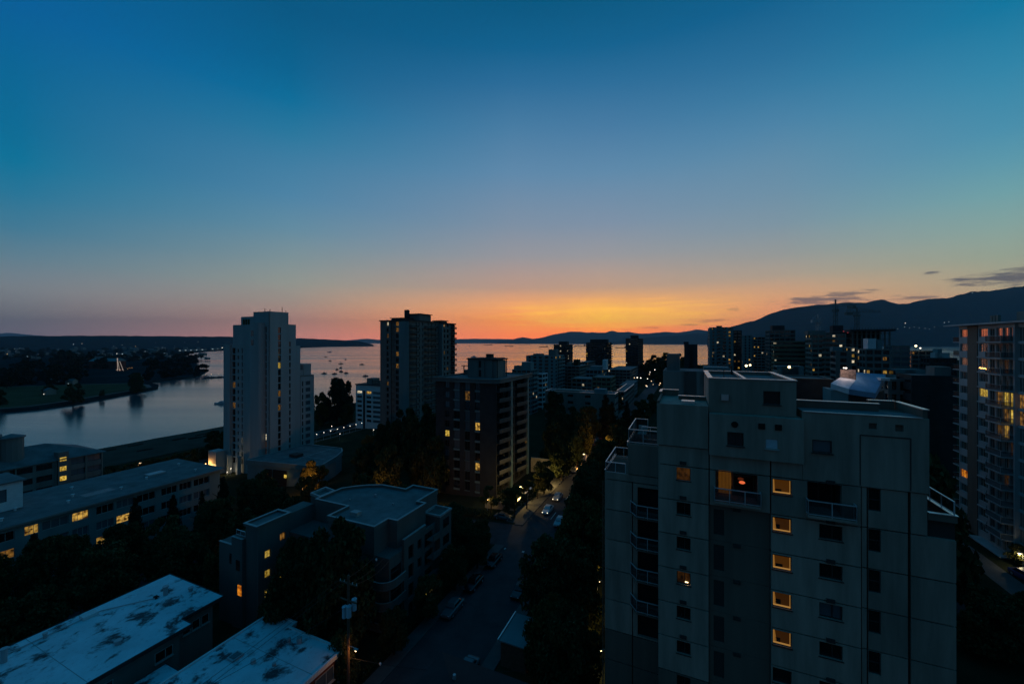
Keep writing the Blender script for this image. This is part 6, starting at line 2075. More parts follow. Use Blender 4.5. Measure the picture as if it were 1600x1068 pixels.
def second_roof_house():
    z = 23.0
    g = gz(-42, 25) - 1
    B = Bldg('corner_roof_block', 'two-storey block with a blotchy white flat roof and red-brown wall beside the utility pole', 'house', -42, 25, g)
    P = [(-49.4, -10), (-35.9, -10), (-35.9, 33.9), (-44.6, 33.9), (-44.6, 34.8), (-49.4, 34.8)]
    B.mb('roof', MB().prism(P, z - .2, z), MT['roof_stained'])
    B.mb('fascia', MB().ring(inset(P, -.05), .22, z - .35, z + .14), MT['roof_white'])
    B.mb('wall', MB().prism(inset(P, .35), g, z - .22), MT['red'])
    F = B.frame('r', -36.25, 0)
    for k, a in enumerate((12, 16, 20, 24, 27.2, 30.4)):
        B.at(F, 'window', frame_mesh(2.4, 1.6, 1, m='frame_pale'), a, -.09, 20.4)
        B.at(F, 'pane', pane_mesh(2.3, 1.5, 'glass_blue'), a + .05, -.03, 20.45)
    B.mb('corner_board', MB().box(-36.3, -36.1, 33.3, 33.6, g, z - .3), MT['white'])
    for a in (2, 16, 30):
        B.mb('roof_seam', MB().box(-49.2, -36.1, a, a + .05, z, z + .02), MT['cap_dull'])
    B.mb('skylight', MB().box(-46.5, -45.4, 27.6, 28.8, z, z + .25), MT['metal'])
    B.mb('skylight_glass', MB().box(-46.35, -45.55, 27.75, 28.65, z + .25, z + .28), MT['glass'])
    for (b, a, h, r) in ((-42.6, 32.2, .5, .2), (-41.4, 32.6, .6, .3), (-43.4, 28.5, .4, .25), (-41.0, 29.2, .3, .2)):
        B.mb('roof_vent', MB().tube([(b, a, z), (b, a, z + h)], r, 8), MT['metal'])
second_roof_house()

def dark_roof_house():
    g = gz(-18, 25) - 1
    B = Bldg('dark_roof_house', 'unlit house with a black pitched roof at the bottom edge beside the street', 'house', -16, 25, g)
    z = 27.2
    rf = MB()
    A = [(-22.4, -5, z), (-9, -5, z), (-9, 33.6, z), (-22.4, 33.6, z)]
    R0, R1 = (-15.5, -5, z + 1.6), (-17.2, 28, z + 1.4)
    rf.face([A[0], A[1], R0]).face([A[1], A[2], R1, R0]).face([A[2], A[3], R1]).face([A[3], A[0], R0, R1]).face(A[::-1])
    B.mb('roof', rf, MT['roof_black'])
    B.box('wall', MT['tower_dark'], -21.6, -9.8, -4, 32.8, g, z - .02)
    B.mb('skylight', MB().box(-14.4, -13.6, 29.6, 30.4, z + .55, z + .8), MT['sky_lid'])
    B.mb('roof_vent', MB().tube([(-19, 30.5, z), (-19, 30.5, z + 1.2)], .15, 6), MT['metal'])
MT['roof_black'] = mat('black_roof_felt', (.03, .03, .032), .95, .6, .3, .05)
MT['sky_lid'] = mat('skylight_dome', (.55, .65, .75), .25)
dark_roof_house()

def carport():
    g = gz(-19.5, 46)
    B = Bldg('carport', 'small flat blue-roofed carport with a bright front edge beside the street', 'carport', -19.4, 47, g - .2)
    B.box('roof', MT['concrete_blue'], -21.2, -17.6, 44.2, 49.6, 21.3, 21.45)
    B.mb('edge_strip', MB().box(-21.32, -21.2, 44.1, 49.7, 21.25, 21.6), MT['cap'])
    B.mb('wall', MB().box(-21.0, -17.7, 44.4, 44.55, g - .2, 21.28).box(-17.75, -17.6, 44.55, 49.5, g - .2, 21.28), MT['wood'])
    for a in (46.9, 49.4):
        B.box('post', MT['wood'], -21.1, -20.95, a - .07, a + .07, g - .2, 21.28)
    B.mb('roof_box', MB().box(-18.9, -18.0, 47.6, 48.6, 21.45, 21.9), MT['white'])
carport()

def hedge_wall():
    """pale garden wall lit by lamps, beside the brick block"""
    B = Bldg('garden_wall', 'low yellow-lit garden wall between the brown brick block and the street', 'wall', -37, 100, gz(-37, 100) - .6)
    z = gz(-37, 100)
    B.box('wall', MT['wall_warm'], -37.9, -37.6, 88.5, 113, z - .6, z + 2.0)
    B.box('coping', MT['cap'], -38.0, -37.5, 88.4, 113.1, z + 2.0, z + 2.1)
    for k in range(9):
        B.box('pier', MT['wall_warm'], -37.58, -37.4, 89 + k * 2.9, 89.4 + k * 2.9, z - .6, z + 1.98)
    B.box('wall', MT['wall_warm'], -45.4, -37.95, 118.5, 118.8, z - .6, z + 4.0)
    B.box('wall', MT['wall_warm'], -46, -38, 88.1, 88.4, z - .6, z + 1.5)
    B.box('paving', MT['walk'], -37.4, -35.0, 82, 125, z - .6, z + .17)
MT['wall_warm'] = mat('cream_garden_wall', (.45, .40, .30), .9, .8, .3)
hedge_wall()

def hedge(b0, b1, a0, a1, h, label):
    rnd = random.Random(int(b0 * 7 + a0))
    v, f = [], []
    z0 = gz((b0 + b1) / 2, (a0 + a1) / 2)
    for i in range(2600):
        b, a = rnd.uniform(b0, b1), rnd.uniform(a0, a1)
        leaf_quad(v, f, (b - b0, a - a0, h * rnd.uniform(.05, 1) ** .6 + .12 * sin(b * 1.7) + rnd.gauss(0, .05)), .14, rnd)
    me = bpy.data.meshes.new('hedge')
    me.from_pydata(v, [], f)
    me.materials.append(MT['leaf'])
    o = put('hedge', me)
    x, y = wx(b0, a0)
    o.location = (x, y, z0 - .1)
    o.rotation_euler = (0, 0, -TH)
    tag(o, label, 'hedge')
hedge(-60, -36, 82.2, 84.2, 1.7, 'dark clipped hedge along the far side of the crossing')
hedge(-36, -35.2, 36, 70, 1.2, 'low hedge between the grey low-rise and the pavement')
# ------------------------------------------------------------------ cars: body, glasshouse, wheels, lights
CAR_PAINT = [mat('car_paint_%s' % n, c, .25, spec=.6) for n, c in (('black', (.012, .012, .014)), ('grey', (.12, .125, .13)), ('silver', (.40, .41, .42)), ('white', (.62, .62, .62)), ('blue', (.02, .04, .12)), ('red', (.15, .012, .012)))]
MT['tyre'] = mat('tyre_rubber', (.015, .015, .015), .9)
MT['lens'] = mat('headlight_lens', (.55, .56, .58), .12, spec=.9)
MT['tail'] = mat('tail_light_lens', (.20, .01, .01), .2, spec=.8)
MT['tail_on'] = mat('tail_light_on', (.5, .02, .02), .3, emit=(1, .03, .02), emit_s=1.6)
MT['head_on'] = mat('headlight_on', (.9, .9, .8), .3, emit=(1, .82, .5), emit_s=5)

def loft(sections, mb):
    """skin a run of equal-length cross-sections"""
    n, c = len(mb.v), len(sections[0])
    for s in sections:
        mb.v += s
    for i in range(len(sections) - 1):
        for k in range(c):
            l = (k + 1) % c
            mb.f.append((n + i * c + k, n + i * c + l, n + (i + 1) * c + l, n + (i + 1) * c + k))
            mb.m.append(mb.k)
    mb.f.append(tuple(n + k for k in reversed(range(c))))
    mb.f.append(tuple(n + (len(sections) - 1) * c + k for k in range(c)))
    mb.m += [mb.k, mb.k]

def make_car(van=False):
    root = bpy.data.objects.new('parked_car', None)
    COL.objects.link(root)
    def sec(y, w, zb, zt, r=.12):
        return [(-w, y, zb), (-w, y, zt - r), (-w + r, y, zt), (w - r, y, zt), (w, y, zt - r), (w, y, zb)]
    mb = MB()
    loft([sec(-2.22, .70, .34, .62), sec(-2.1, .82, .26, .72), sec(-1.2, .89, .22, .86), sec(-.4, .90, .22, .93), sec(1.0, .90, .22, .95), sec(1.9, .86, .24, .92), sec(2.2, .74, .34, .80)], mb)
    r = .80 if van else .66
    loft([sec(-.85 if not van else -1.2, .74, .93, 1.0, .05), sec(-.35 if not van else -.7, r + .04, 1.3 if not van else 1.6, 1.44 if not van else 1.78, .1), sec(.9, r + .04, 1.3, 1.46 if not van else 1.82, .1), sec(1.5 if not van else 1.95, .7, .93, 1.02, .05)], mb)
    mb.build('body', CAR_PAINT[0], root)
    g = MB()
    h = 1.40 if not van else 1.72
    y0 = -.80 if not van else -1.15
    g.face([(-.64, y0 - .02, 1.03), (.64, y0 - .02, 1.03), (.58, y0 + .42, h - .04), (-.58, y0 + .42, h - .04)])
    g.face([(.60, 1.46 if not van else 1.93, 1.05), (-.60, 1.46 if not van else 1.93, 1.05), (-.56, 1.02 if not van else 1.2, h), (.56, 1.02 if not van else 1.2, h)])
    for s in (-1, 1):
        g.face([(s * .765, y0 + .22, 1.02), (s * .735, y0 + .5, h - .10), (s * .735, .8, h - .08), (s * .765, 1.22, 1.02)])
    g.build('window', MT['glass'], root)
    wm_ = MESH.get('wheel')
    if not wm_:
        w = MB()
        w.mat(0).tube([(-.1, 0, 0), (.1, 0, 0)], .32, 14)
        w.mat(1).tube([(-.105, 0, 0), (-.1, 0, 0)], .2, 10).tube([(.1, 0, 0), (.105, 0, 0)], .2, 10)
        wm_ = MESH['wheel'] = w.mesh('wheel', [MT['tyre'], MT['metal']])
    for x in (-.80, .80):
        for y in (-1.35, 1.32):
            put('wheel', wm_, root, (x, y, .32))
    hl = MB().box(-.1, .1, -.03, .03, -.07, .07).mesh('headlight', MT['lens'])
    tl = MB().box(-.09, .09, -.03, .03, -.08, .08).mesh('tail_light', MT['tail'])
    for x in (-.58, .58):
        put('headlight', hl, root, (x, -2.16, .62))
        put('tail_light', tl, root, (x, 2.14, .74))
    return root
CAR, VAN = make_car(), make_car(True)
used = set()
CW = ['black', 'grey', 'silver', 'white', 'blue', 'red']
def car(b, a, paint, label, group=None, heading=0.0, van=False, lights=None, dz=.03):
    src = VAN if van else CAR
    o = src if id(src) not in used and not used.add(id(src)) else copy_tree(src)
    x, y = wx(b, a)
    o.location = (x, y, gz(b, a) + dz)
    sl = math.atan2(gz(b + 1, a) - gz(b - 1, a), 2)
    o.rotation_euler = (0, -sl * cos(heading), -TH + heading)
    tag(o, label, 'van' if van else 'car', group)
    for c in o.children:
        if c.name.startswith('body'):
            c.material_slots[0].link = 'OBJECT'
            c.material_slots[0].material = CAR_PAINT[CW.index(paint)]
        if lights and c.name.startswith('headlight') and 'h' in lights or lights and c.name.startswith('tail_light') and 't' in lights:
            c.material_slots[0].link = 'OBJECT'
            c.material_slots[0].material = MT['head_on'] if c.name.startswith('head') else MT['tail_on']
    return o
KG = 'cars parked along the street'
car(-32.1, 57.6, 'black', 'black car parked second along the left kerb, below the grey low-rise', KG)
car(-32.0, 51.0, 'grey', 'dark grey car parked nearest along the left kerb', KG)
car(-32.1, 65.0, 'black', 'black car parked left of the street just before the crossing', KG)
car(-24.3, 58.5, 'black', 'dark car under the trees at the right kerb beside the carport', KG)
car(-24.2, 41.5, 'grey', 'dim grey car in the street near the bottom edge', KG)
KR = random.Random(3)
for i in range(13):
    a = 118 + i * 6.4
    p = KR.choice(['white', 'silver', 'silver', 'grey', 'black', 'blue'])
    car(-24.3, a, p, '%s car in the parked row on the right side of the far street' % p, 'parked row on the far street, right side')
for i in range(11):
    a = 121 + i * 7.0
    p = KR.choice(['white', 'silver', 'grey', 'black', 'red'])
    car(-32.0, a, p, '%s car in the parked row on the left side of the far street' % p, 'parked row on the far street, left side')
car(-30.0, 89.5, 'white', 'white car with lit headlights under the yellow lamps past the crossing', KG, lights='h')
car(-30.2, 98, 'silver', 'silver car behind the white one with lit headlights', KG, lights='h')
car(-25.6, 84.5, 'silver', 'silver car with a glinting bonnet at the right of the crossing', KG)
car(-38.6, 83.2, 'grey', 'grey car standing with a pale rear window at the lit garden wall', None, heading=pi / 2)
for i, (b, a, p, h) in enumerate([(-42, 158, 'white', .0), (-39, 158.5, 'silver', 0), (-36.5, 165, 'silver', 0), (-42.5, 170, 'white', pi / 2), (-33, 175, 'silver', 0), (-40, 180, 'grey', pi / 2), (-37, 186, 'white', 0), (-43, 190, 'silver', 0), (-31, 192, 'black', 0), (-34, 160, 'white', pi / 2), (-29.5, 183, 'grey', 0)]):
    car(b, a, p, '%s car standing in the open car park beyond the brown brick block' % p, 'cars in the car park', heading=h, dz=.05)
car(-96, 77, 'white', 'white car in the side road below the orange street lamp', None, heading=.2)
car(-98.5, 73, 'red', 'dark red car in front of the white one in the side road', None)
car(-95, 83, 'grey', 'grey van parked behind the white car in the side road', None, heading=.3, van=True)
car(-93.6, 52.6, 'silver', 'silver car with red tail lights on, between the trees and the grey low-rise', None, heading=pi, lights='t')
car(-67.2, 85, 'grey', 'pale van under the trees left of the brown brick block', None, van=True, heading=pi / 2)
car(-63.5, 88.5, 'silver', 'silver car beside the pale van under the trees', None, heading=pi / 2)
car(47.5, 87, 'blue', 'dark blue car at the right picture edge below the lit lobby', None, heading=.2)
for i in range(9):
    a = 120 + i * 11 + KR.uniform(-2, 2)
    p = KR.choice(['white', 'silver', 'grey', 'black'])
    car(-193.6, a, p, '%s car parked along the beach road right of the white tower' % p, 'cars along the beach road')
car(-198, 178.5, 'white', 'car with yellow headlights driving on the beach road', None, lights='h', heading=pi)
car(-200, 194.5, 'silver', 'car with white headlights farther along the beach road', None, lights='h', heading=pi)

# ------------------------------------------------------------------ lamps
def lamp(b, a, h, label, bulb='lamp', power=60, color=(1, .62, .25), arm=1.4, r=.16, group=None, ang=0.0, post=True):
    z = gz(b, a)
    o = thing('street_lamp', label, 'street lamp', b, a, z, rz=-TH + ang, group=group)
    if post:
        MB().tube([(0, 0, -.2), (0, 0, h)], [.09, .05], 7).build('pole', MT['metal'], o)
        MB().tube([(0, 0, h), (arm * .5, 0, h + .22), (arm, 0, h + .25)], .035, 6).build('arm', MT['metal'], o)
    hd = MB().box(arm - .3, arm + .35, -.14, .14, h + .20, h + .32).build('lamp_head', MT['metal'], o)
    MB().ball((arm, 0, h + .12), (r, r, r * .6), 8, 6).build('bulb', MT[bulb], hd)
    if power:
        d = bpy.data.lights.new('lamp_light', 'POINT')
        d.energy = power
        d.color = color
        d.shadow_soft_size = .15
        l = bpy.data.objects.new('lamp_light', d)
        COL.objects.link(l)
        l.parent = o
        l.location = (arm, 0, h - .15)
    return o
OR = (1, .42, .10)
YE = (1, .66, .22)
lamp(-106, 84.5, 6.0, 'orange street lamp glowing through leaves right of the white tower foot', 'lamp_orange', 1800, OR, r=.25)
lamp(-76.5, 81.5, 5.2, 'small orange lamp beside the roof edge of the grey low-rise', 'lamp_orange', 500, OR, r=.2)
lamp(-60.5, 79, 5.0, 'orange lamp among the trees behind the grey low-rise roof', 'lamp_orange', 500, OR, r=.24)
lamp(-27.5, 137, 6.0, 'orange street lamp on the dark trees beside the far street', 'lamp_orange', 1600, OR, r=.25)
lamp(-36.0, 106, 3.2, 'yellow lamp over the garden wall by the brick block', 'lamp', 1000, YE, arm=.5, r=.16)
lamp(-36.2, 118, 4.2, 'yellow lamp farther along the garden wall', 'lamp', 1000, YE, arm=.5, r=.16)
lamp(-37.8, 92.5, 4.2, 'bright yellow lamp behind the thin street trees at the crossing', 'lamp', 1000, YE, arm=-.6, r=.2)
lamp(-44.2, 86.0, 3.2, 'low yellow lamp lighting small trees at the foot of the brick block', 'lamp', 110, YE, arm=.3, r=.12)
lamp(-28, 121, 5.5, 'bright lamp at the end of the parked row past the crossing', 'lamp', 450, YE, arm=-1.0, r=.2)
lamp(-173, 96.4, 3.0, 'yellow lamp at the entrance of the white tower', 'lamp', 1100, YE, arm=.4, r=.3)
lamp(-175.4, 96.0, 4.6, 'second lamp left of the white tower entrance', 'lamp_orange', 600, OR, arm=.4, r=.22)
lamp(-163.8, 98.6, 2.6, 'small white lamp right of the white tower entrance', 'lamp_white', 60, (1, .85, .6), arm=.3, r=.16)
lamp(-165.6, 98.4, 1.2, 'knee-high white lamp at the white tower entrance', 'lamp_white', 25, (1, .85, .6), arm=.2, r=.16)
lamp(-206, 88, 5.0, 'lone lamp by the beach behind the brown block', 'lamp_far', 80, OR, r=.35)
lamp(-88, 52, 4.0, 'small lamp in the dark trees left of the grey low-rise', 'lamp_orange', 25, OR, r=.13)
lamp(-53.2, 36.2, 2.6, 'small white lamp in the dark trees beside the grey low-rise', 'lamp_white', 6, (1, .9, .7), arm=.2, r=.08)
lamp(48.9, 90.5, 2.4, 'white lamp on a short post in front of the lit lobby', 'lamp', 120, (1, .85, .5), arm=-.4, r=.2)
lamp(-9.6, 47.5, 3.0, 'garden lamp shining up through leaves by the left wall of the beige block', 'lamp', 130, YE, arm=.3, r=.10)
lamp(-12.4, 60.5, 3.4, 'garden lamp under the olive tree at the street corner', 'lamp', 160, YE, arm=.3, r=.10)
for i in range(9):
    a = 148 + i * 4.6
    lamp(-181, a, 4.2, 'small white lamp in the row along the beach road, number %d from the white tower' % (i + 1) if False else 'small white lamp in the even row along the beach road', 'lamp_white', 14 if i % 3 == 0 else 0, (1, .85, .6), arm=.3, r=.26, group='row of lamps along the beach road')
for (b, a, l) in ((-196, 176, 'pinkish lamp by the beach trees right of the white tower'), (-170, 158, 'single lamp in the dark garden right of the beach road'), (-158, 170, 'single lamp left of the dark tower'), (-183, 140, 'white lamp hard against the right side of the white tower')):
    lamp(b, a, 3.6, l, 'lamp_white', 20, (1, .8, .6), arm=.3, r=.24)
# lights of the shore park at the end of the street
LR = random.Random(14)
for i in range(16):
    px, Y = LR.uniform(985, 1037), LR.uniform(330, 380)
    b, a = grid_from_px(px, Y)
    z = zat(LR.uniform(575, 612), Y)
    o = thing('park_lamp', 'warm lamp shining among the park trees at the end of the street', 'street lamp', b, a, gz(b, a), group='lamps among the park trees')
    h = max(3, z - gz(b, a))
    MB().tube([(0, 0, 0), (0, 0, h)], .07, 5).build('pole', MT['black'], o)
    MB().ball((0, 0, h), LR.uniform(.25, .5), 6, 4).build('bulb', MT[LR.choice(['lamp_far', 'lamp_white', 'lamp_far'])], o)
for (px, py, Y, l, mm, r) in ((1166, 571.5, 200, 'left one of a pair of yellow globe lamps behind the penthouse', 'lamp', .55), (1172, 570.5, 201, 'right one of a pair of yellow globe lamps behind the penthouse', 'lamp', .45), (1233, 573.5, 198, 'big pale yellow globe lamp on the low blue block', 'lamp', .6),
                             (1431, 540.5, 258, 'wide yellow lamp on the low lit block', 'lamp', .6), (1438, 544, 257, 'white lamp below the wide yellow one on the low lit block', 'lamp_white', .4)):
    b, a = grid_from_px(px, Y)
    z = zat(py, Y)
    o = thing('globe_lamp', l, 'lamp', b, a, gz(b, a))
    MB().tube([(0, 0, 0), (0, 0, z - gz(b, a))], .08, 5).build('pole', MT['black'], o)
    MB().ball((0, 0, z - gz(b, a)), r, 8, 6).build('globe', MT[mm], o)

# ------------------------------------------------------------------ the utility pole with its transformers and wires
def utility_pole():
    b, a = -34.4, 33.2
    z = gz(b, a)
    o = thing('utility_pole', 'brown wooden utility pole with pale transformers and a lit lamp on a bracket', 'utility pole', b, a, z)
    h = 32.2 - z
    MB().tube([(0, 0, -.5), (0, 0, h)], [.19, .13], 9).build('pole', MT['wood'], o)
    c = MB().box(-1.3, 1.3, -.06, .06, h - 1.0, h - .86).box(-1.2, 1.2, -.06, .06, h - 2.9, h - 2.76)
    c.build('crossarm', MT['wood'], o)
    for x in (-1.2, -.6, .6, 1.2):
        put('insulator', MB().tube([(0, 0, 0), (0, 0, .2)], [.05, .03], 6).mesh('insulator', MT['white']), o, (x, 0, h - .86))
    for x, y, dz in ((-.62, .05, -4.9), (.34, -.25, -4.4), (.55, .3, -3.9)):
        t = MB().tube([(x, y, h + dz), (x, y, h + dz + 1.15)], .26, 12).tube([(x, y, h + dz + 1.15), (x, y, h + dz + 1.22)], .29, 12)
        t.tube([(x + .1, y, h + dz + 1.2), (x + .1, y, h + dz + 1.45)], .05, 6)
        t.build('transformer', MT['transformer'], o)
    MB().tube([(0, 0, h - 7.9), (.6, -.1, h - 7.65), (1.05, -.1, h - 7.7)], .035, 6).build('lamp_arm', MT['metal'], o)
    hd = MB().box(.95, 1.45, -.22, .02, h - 7.86, h - 7.72).build('lamp_head', MT['metal'], o)
    MB().ball((1.2, -.1, h - 7.92), (.15, .1, .09), 8, 6).build('bulb', MT['lamp'], hd)
    d = bpy.data.lights.new('lamp_light', 'POINT')
    d.energy = 55
    d.color = OR
    d.shadow_soft_size = .12
    l = bpy.data.objects.new('lamp_light', d)
    COL.objects.link(l)
    l.parent = o
    l.location = (1.2, -.1, h - 8.15)
    # wires: to the low-rise, across the street, and on down the lane
    def wire(p, q, sag, r=.022):
        pts = []
        for k in range(13):
            t = k / 12
            pts.append((p[0] + (q[0] - p[0]) * t, p[1] + (q[1] - p[1]) * t, p[2] + (q[2] - p[2]) * t - sag * 4 * t * (1 - t)))
        return pts, r
    W = [wire((-.6, 0, h - .7), (-4.2, 11.5, 30.0 - z), .5), wire((.6, 0, h - .7), (-3.6, 11.2, 29.0 - z), .5), wire((1.2, 0, h - .7), (-3.2, 11.0, 28.2 - z), .6),
         wire((0, .1, h - 9.2), (17.5, 9, h - 11.5), .8, .03), wire((0, -.1, h - 3.4), (-10, -30, h - 4), .7)]
    mb = MB()
    for pts, r in W:
        mb.tube(pts, r, 4)
    for x in (-1.2, -.6):
        pts, r = wire((x, 0, h - .7), (x - 1, -40, h - 1.5), 1.0)
        mb.tube(pts, r, 4)
    w = mb.build('wires', MT['black'], o)
    w['kind'] = 'stuff'
    # spacers that glint on the wires
    MB().box(-2.95, -2.75, 7.35, 7.5, 29.45 - z, 29.7 - z).box(3.0, 3.2, 1.5, 1.65, h - 10.1, h - 9.9).build('wire_clip', MT['white'], o)
MT['transformer'] = mat('pale_transformer_paint', (.42, .55, .62), .5)
utility_pole()

# ------------------------------------------------------------------ boats and ships
def at_sea(px, py):
    Y = CAM_Z * FOC / (py - 535)
    return (px - 800) / FOC * Y, Y
def hull(mb, L, W, H, sheer=.3):
    S = []
    for t in (0, .12, .35, .7, .9, 1.0):
        w = W / 2 * (1 - max(0, (t - .55) / .45) ** 2) * (.75 if t == 0 else 1)
        w = max(w, .04 * W)
        z = H + sheer * H * max(0, t - .5) * 2
        y = -L / 2 + L * t
        S.append([(-w, y, z), (-w * .72, y, -.3), (w * .72, y, -.3), (w, y, z)])
    loft(S, mb)
def sailboat(px, py, label, L=11, mast=14, rz=None):
    x, y = at_sea(px, py)
    o = bpy.data.objects.new('sailing_boat', None)
    COL.objects.link(o)
    o.location = (x, y, 0)
    o.rotation_euler = (0, 0, SR.uniform(0, 6.28) if rz is None else rz)
    tag(o, label, 'sailing boat', 'boats at anchor in the bay')
    mb = MB()
    hull(mb, L, L * .3, 1.3)
    mb.build('hull', MT['boat_dark'], o)
    MB().box(-L * .1, L * .1, -L * .2, L * .14, 1.25, 2.3).build('cabin', MT['boat_dark'], o)
    MB().tube([(0, L * .08, 1.2), (0, L * .08, mast)], [.14, .08], 6).build('mast', MT['boat_dark'], o)
    MB().tube([(0, L * .08, 2.6), (0, -L * .36, 2.7)], .16, 6).build('boom', MT['boat_dark'], o)
    return o
SR = random.Random(6)
MT['boat_dark'] = mat('dark_boat_hull', (.05, .05, .06), .5)
MT['boat_white'] = mat('white_boat_paint', (.6, .62, .64), .4)
for px, py, l, L, m in [(508.7, 558.2, 'anchored boat, upper left of the group in the bay', 12, 11), (515.7, 564.2, 'faint small boat left in the bay group', 8, 8), (540, 562, 'low small boat right of the bay group', 9, 3),
                        (532.5, 568.6, 'topmost of the three boats in a column in the bay', 13, 14), (532.7, 575.2, 'middle one of the three boats in a column in the bay', 13, 15), (533.2, 581.0, 'lowest of the three boats in a column in the bay', 12, 16),
                        (526.4, 577.6, 'sailing boat just left of the column of three', 9, 13), (540.7, 583.4, 'sailing boat just right of the column of three', 8, 12), (522.5, 584.6, 'sailing boat low in the bay group with a tall mast', 9, 15),
                        (506.6, 584.0, 'sailing boat at the left end of the bay group with a tall mast', 9, 16), (565.5, 569.8, 'lone sailing boat right of the bay group, near the dark tower', 12, 16), (571, 588.2, 'lone boat near the roof of the small white block', 9, 10)]:
    sailboat(px, py, l, L, m)
def ship(px, py, wpx, label, kind='bulk', rz=pi / 2):
    x, y = at_sea(px, py)
    L = wpx * y / FOC
    o = bpy.data.objects.new('cargo_ship', None)
    COL.objects.link(o)
    o.location = (x, y, 0)
    o.rotation_euler = (0, 0, rz)
    tag(o, label, 'ship', 'ships on the horizon')
    mb = MB()
    H = L * .05
    hull(mb, L, L * .16, H, .15)
    mb.build('hull', MT['boat_dark'], o)
    MB().box(-L * .07, L * .07, -L * .46, -L * .36, H, H + L * .10).box(-L * .08, L * .08, -L * .44, -L * .40, H + L * .10, H + L * .12).build('bridge', MT['boat_dark'], o)
    MB().box(-L * .02, L * .02, -L * .47, -L * .45, H + L * .1, H + L * .15).build('funnel', MT['boat_dark'], o)
    if kind == 'crane':
        c = MB()
        for t in (-.2, 0, .2, .36):
            c.box(-L * .012, L * .012, L * t, L * t + L * .02, H, H + L * .11)
            c.bar((0, L * t, H + L * .09), (0, L * t + L * .12, H + L * .06), L * .006)
        c.build('deck_crane', MT['boat_dark'], o)
    return o
ship(762, 539.4, 14, 'long low ship on the horizon, second from the left', 'bulk')
ship(733, 540.5, 5, 'tiny ship at the left of the row on the horizon', 'crane')
ship(795.5, 541.3, 13, 'ship with deck cranes on the horizon under the low island', 'crane', -pi / 2)
ship(849, 542.4, 13.5, 'ship with a tall bridge left of the smallest dark tower', 'crane')
ship(906, 541.5, 18, 'long low ship between the smallest and the wide dark tower', 'bulk')
ship(970, 543.8, 17, 'long loaded ship between the wide and the slim dark tower', 'bulk')
def motor_boat(px, py, L, label, rz, cat='motor boat'):
    x, y = at_sea(px, py)
    o = bpy.data.objects.new('motor_boat', None)
    COL.objects.link(o)
    o.location = (x, y, 0)
    o.rotation_euler = (0, 0, rz)
    tag(o, label, cat)
    mb = MB()
    hull(mb, L, L * .28, L * .10)
    mb.build('hull', MT['boat_white'], o)
    MB().box(-L * .1, L * .1, -L * .3, L * .15, L * .1, L * .19).box(-L * .08, L * .08, -L * .2, L * .05, L * .19, L * .25).build('cabin', MT['boat_white'], o)
    MB().box(-L * .102, L * .102, -L * .2, L * .1, L * .13, L * .165).build('cabin_window', MT['glass'], o)
    MB().tube([(0, -L * .1, L * .25), (0, -L * .1, L * .36)], L * .01, 5).build('mast', MT['boat_white'], o)
motor_boat(345, 631, 11, 'white motor boat half hidden behind the left side of the white tower', pi / 2 + .2)
motor_boat(740, 558, 22, 'white excursion boat above the plant room of the brown brick block', pi / 2)
motor_boat(514.8, 550.8, 26, 'dark low boat farthest out in the bay, near the wooded point', pi / 2)
# breakwater with a small light
bx0, by0 = at_sea(318, 591)
bx1, by1 = at_sea(352, 589.5)
mb = MB()
BR = random.Random(2)
for i in range(40):
    t = i / 39
    x, y = bx0 + (bx1 - bx0) * t, by0 + (by1 - by0) * t
    mb.ball((x + BR.uniform(-1, 1), y + BR.uniform(-2, 2), .4), (BR.uniform(1, 2.2), BR.uniform(1, 2), BR.uniform(.9, 2.2)), 6, 4)
o = mb.build('breakwater', MT['boat_dark'])
tag(o, 'low dark rock breakwater left of the white tower', 'breakwater')
o['kind'] = 'stuff'
for t, l in ((.1, 'post light on the breakwater nearest the wooded point'), (.35, 'brightest light on the breakwater'), (.7, 'light on the breakwater beside the white tower')):
    o = bpy.data.objects.new('beacon', None)
    COL.objects.link(o)
    o.location = (bx0 + (bx1 - bx0) * t, by0 + (by1 - by0) * t, 1)
    tag(o, l, 'beacon')
    MB().tube([(0, 0, 0), (0, 0, 4.5)], .2, 6).build('post', MT['boat_dark'], o)
    MB().ball((0, 0, 4.8), .45 if t == .35 else .3, 6, 4).build('bulb', MT['lamp_far'], o)

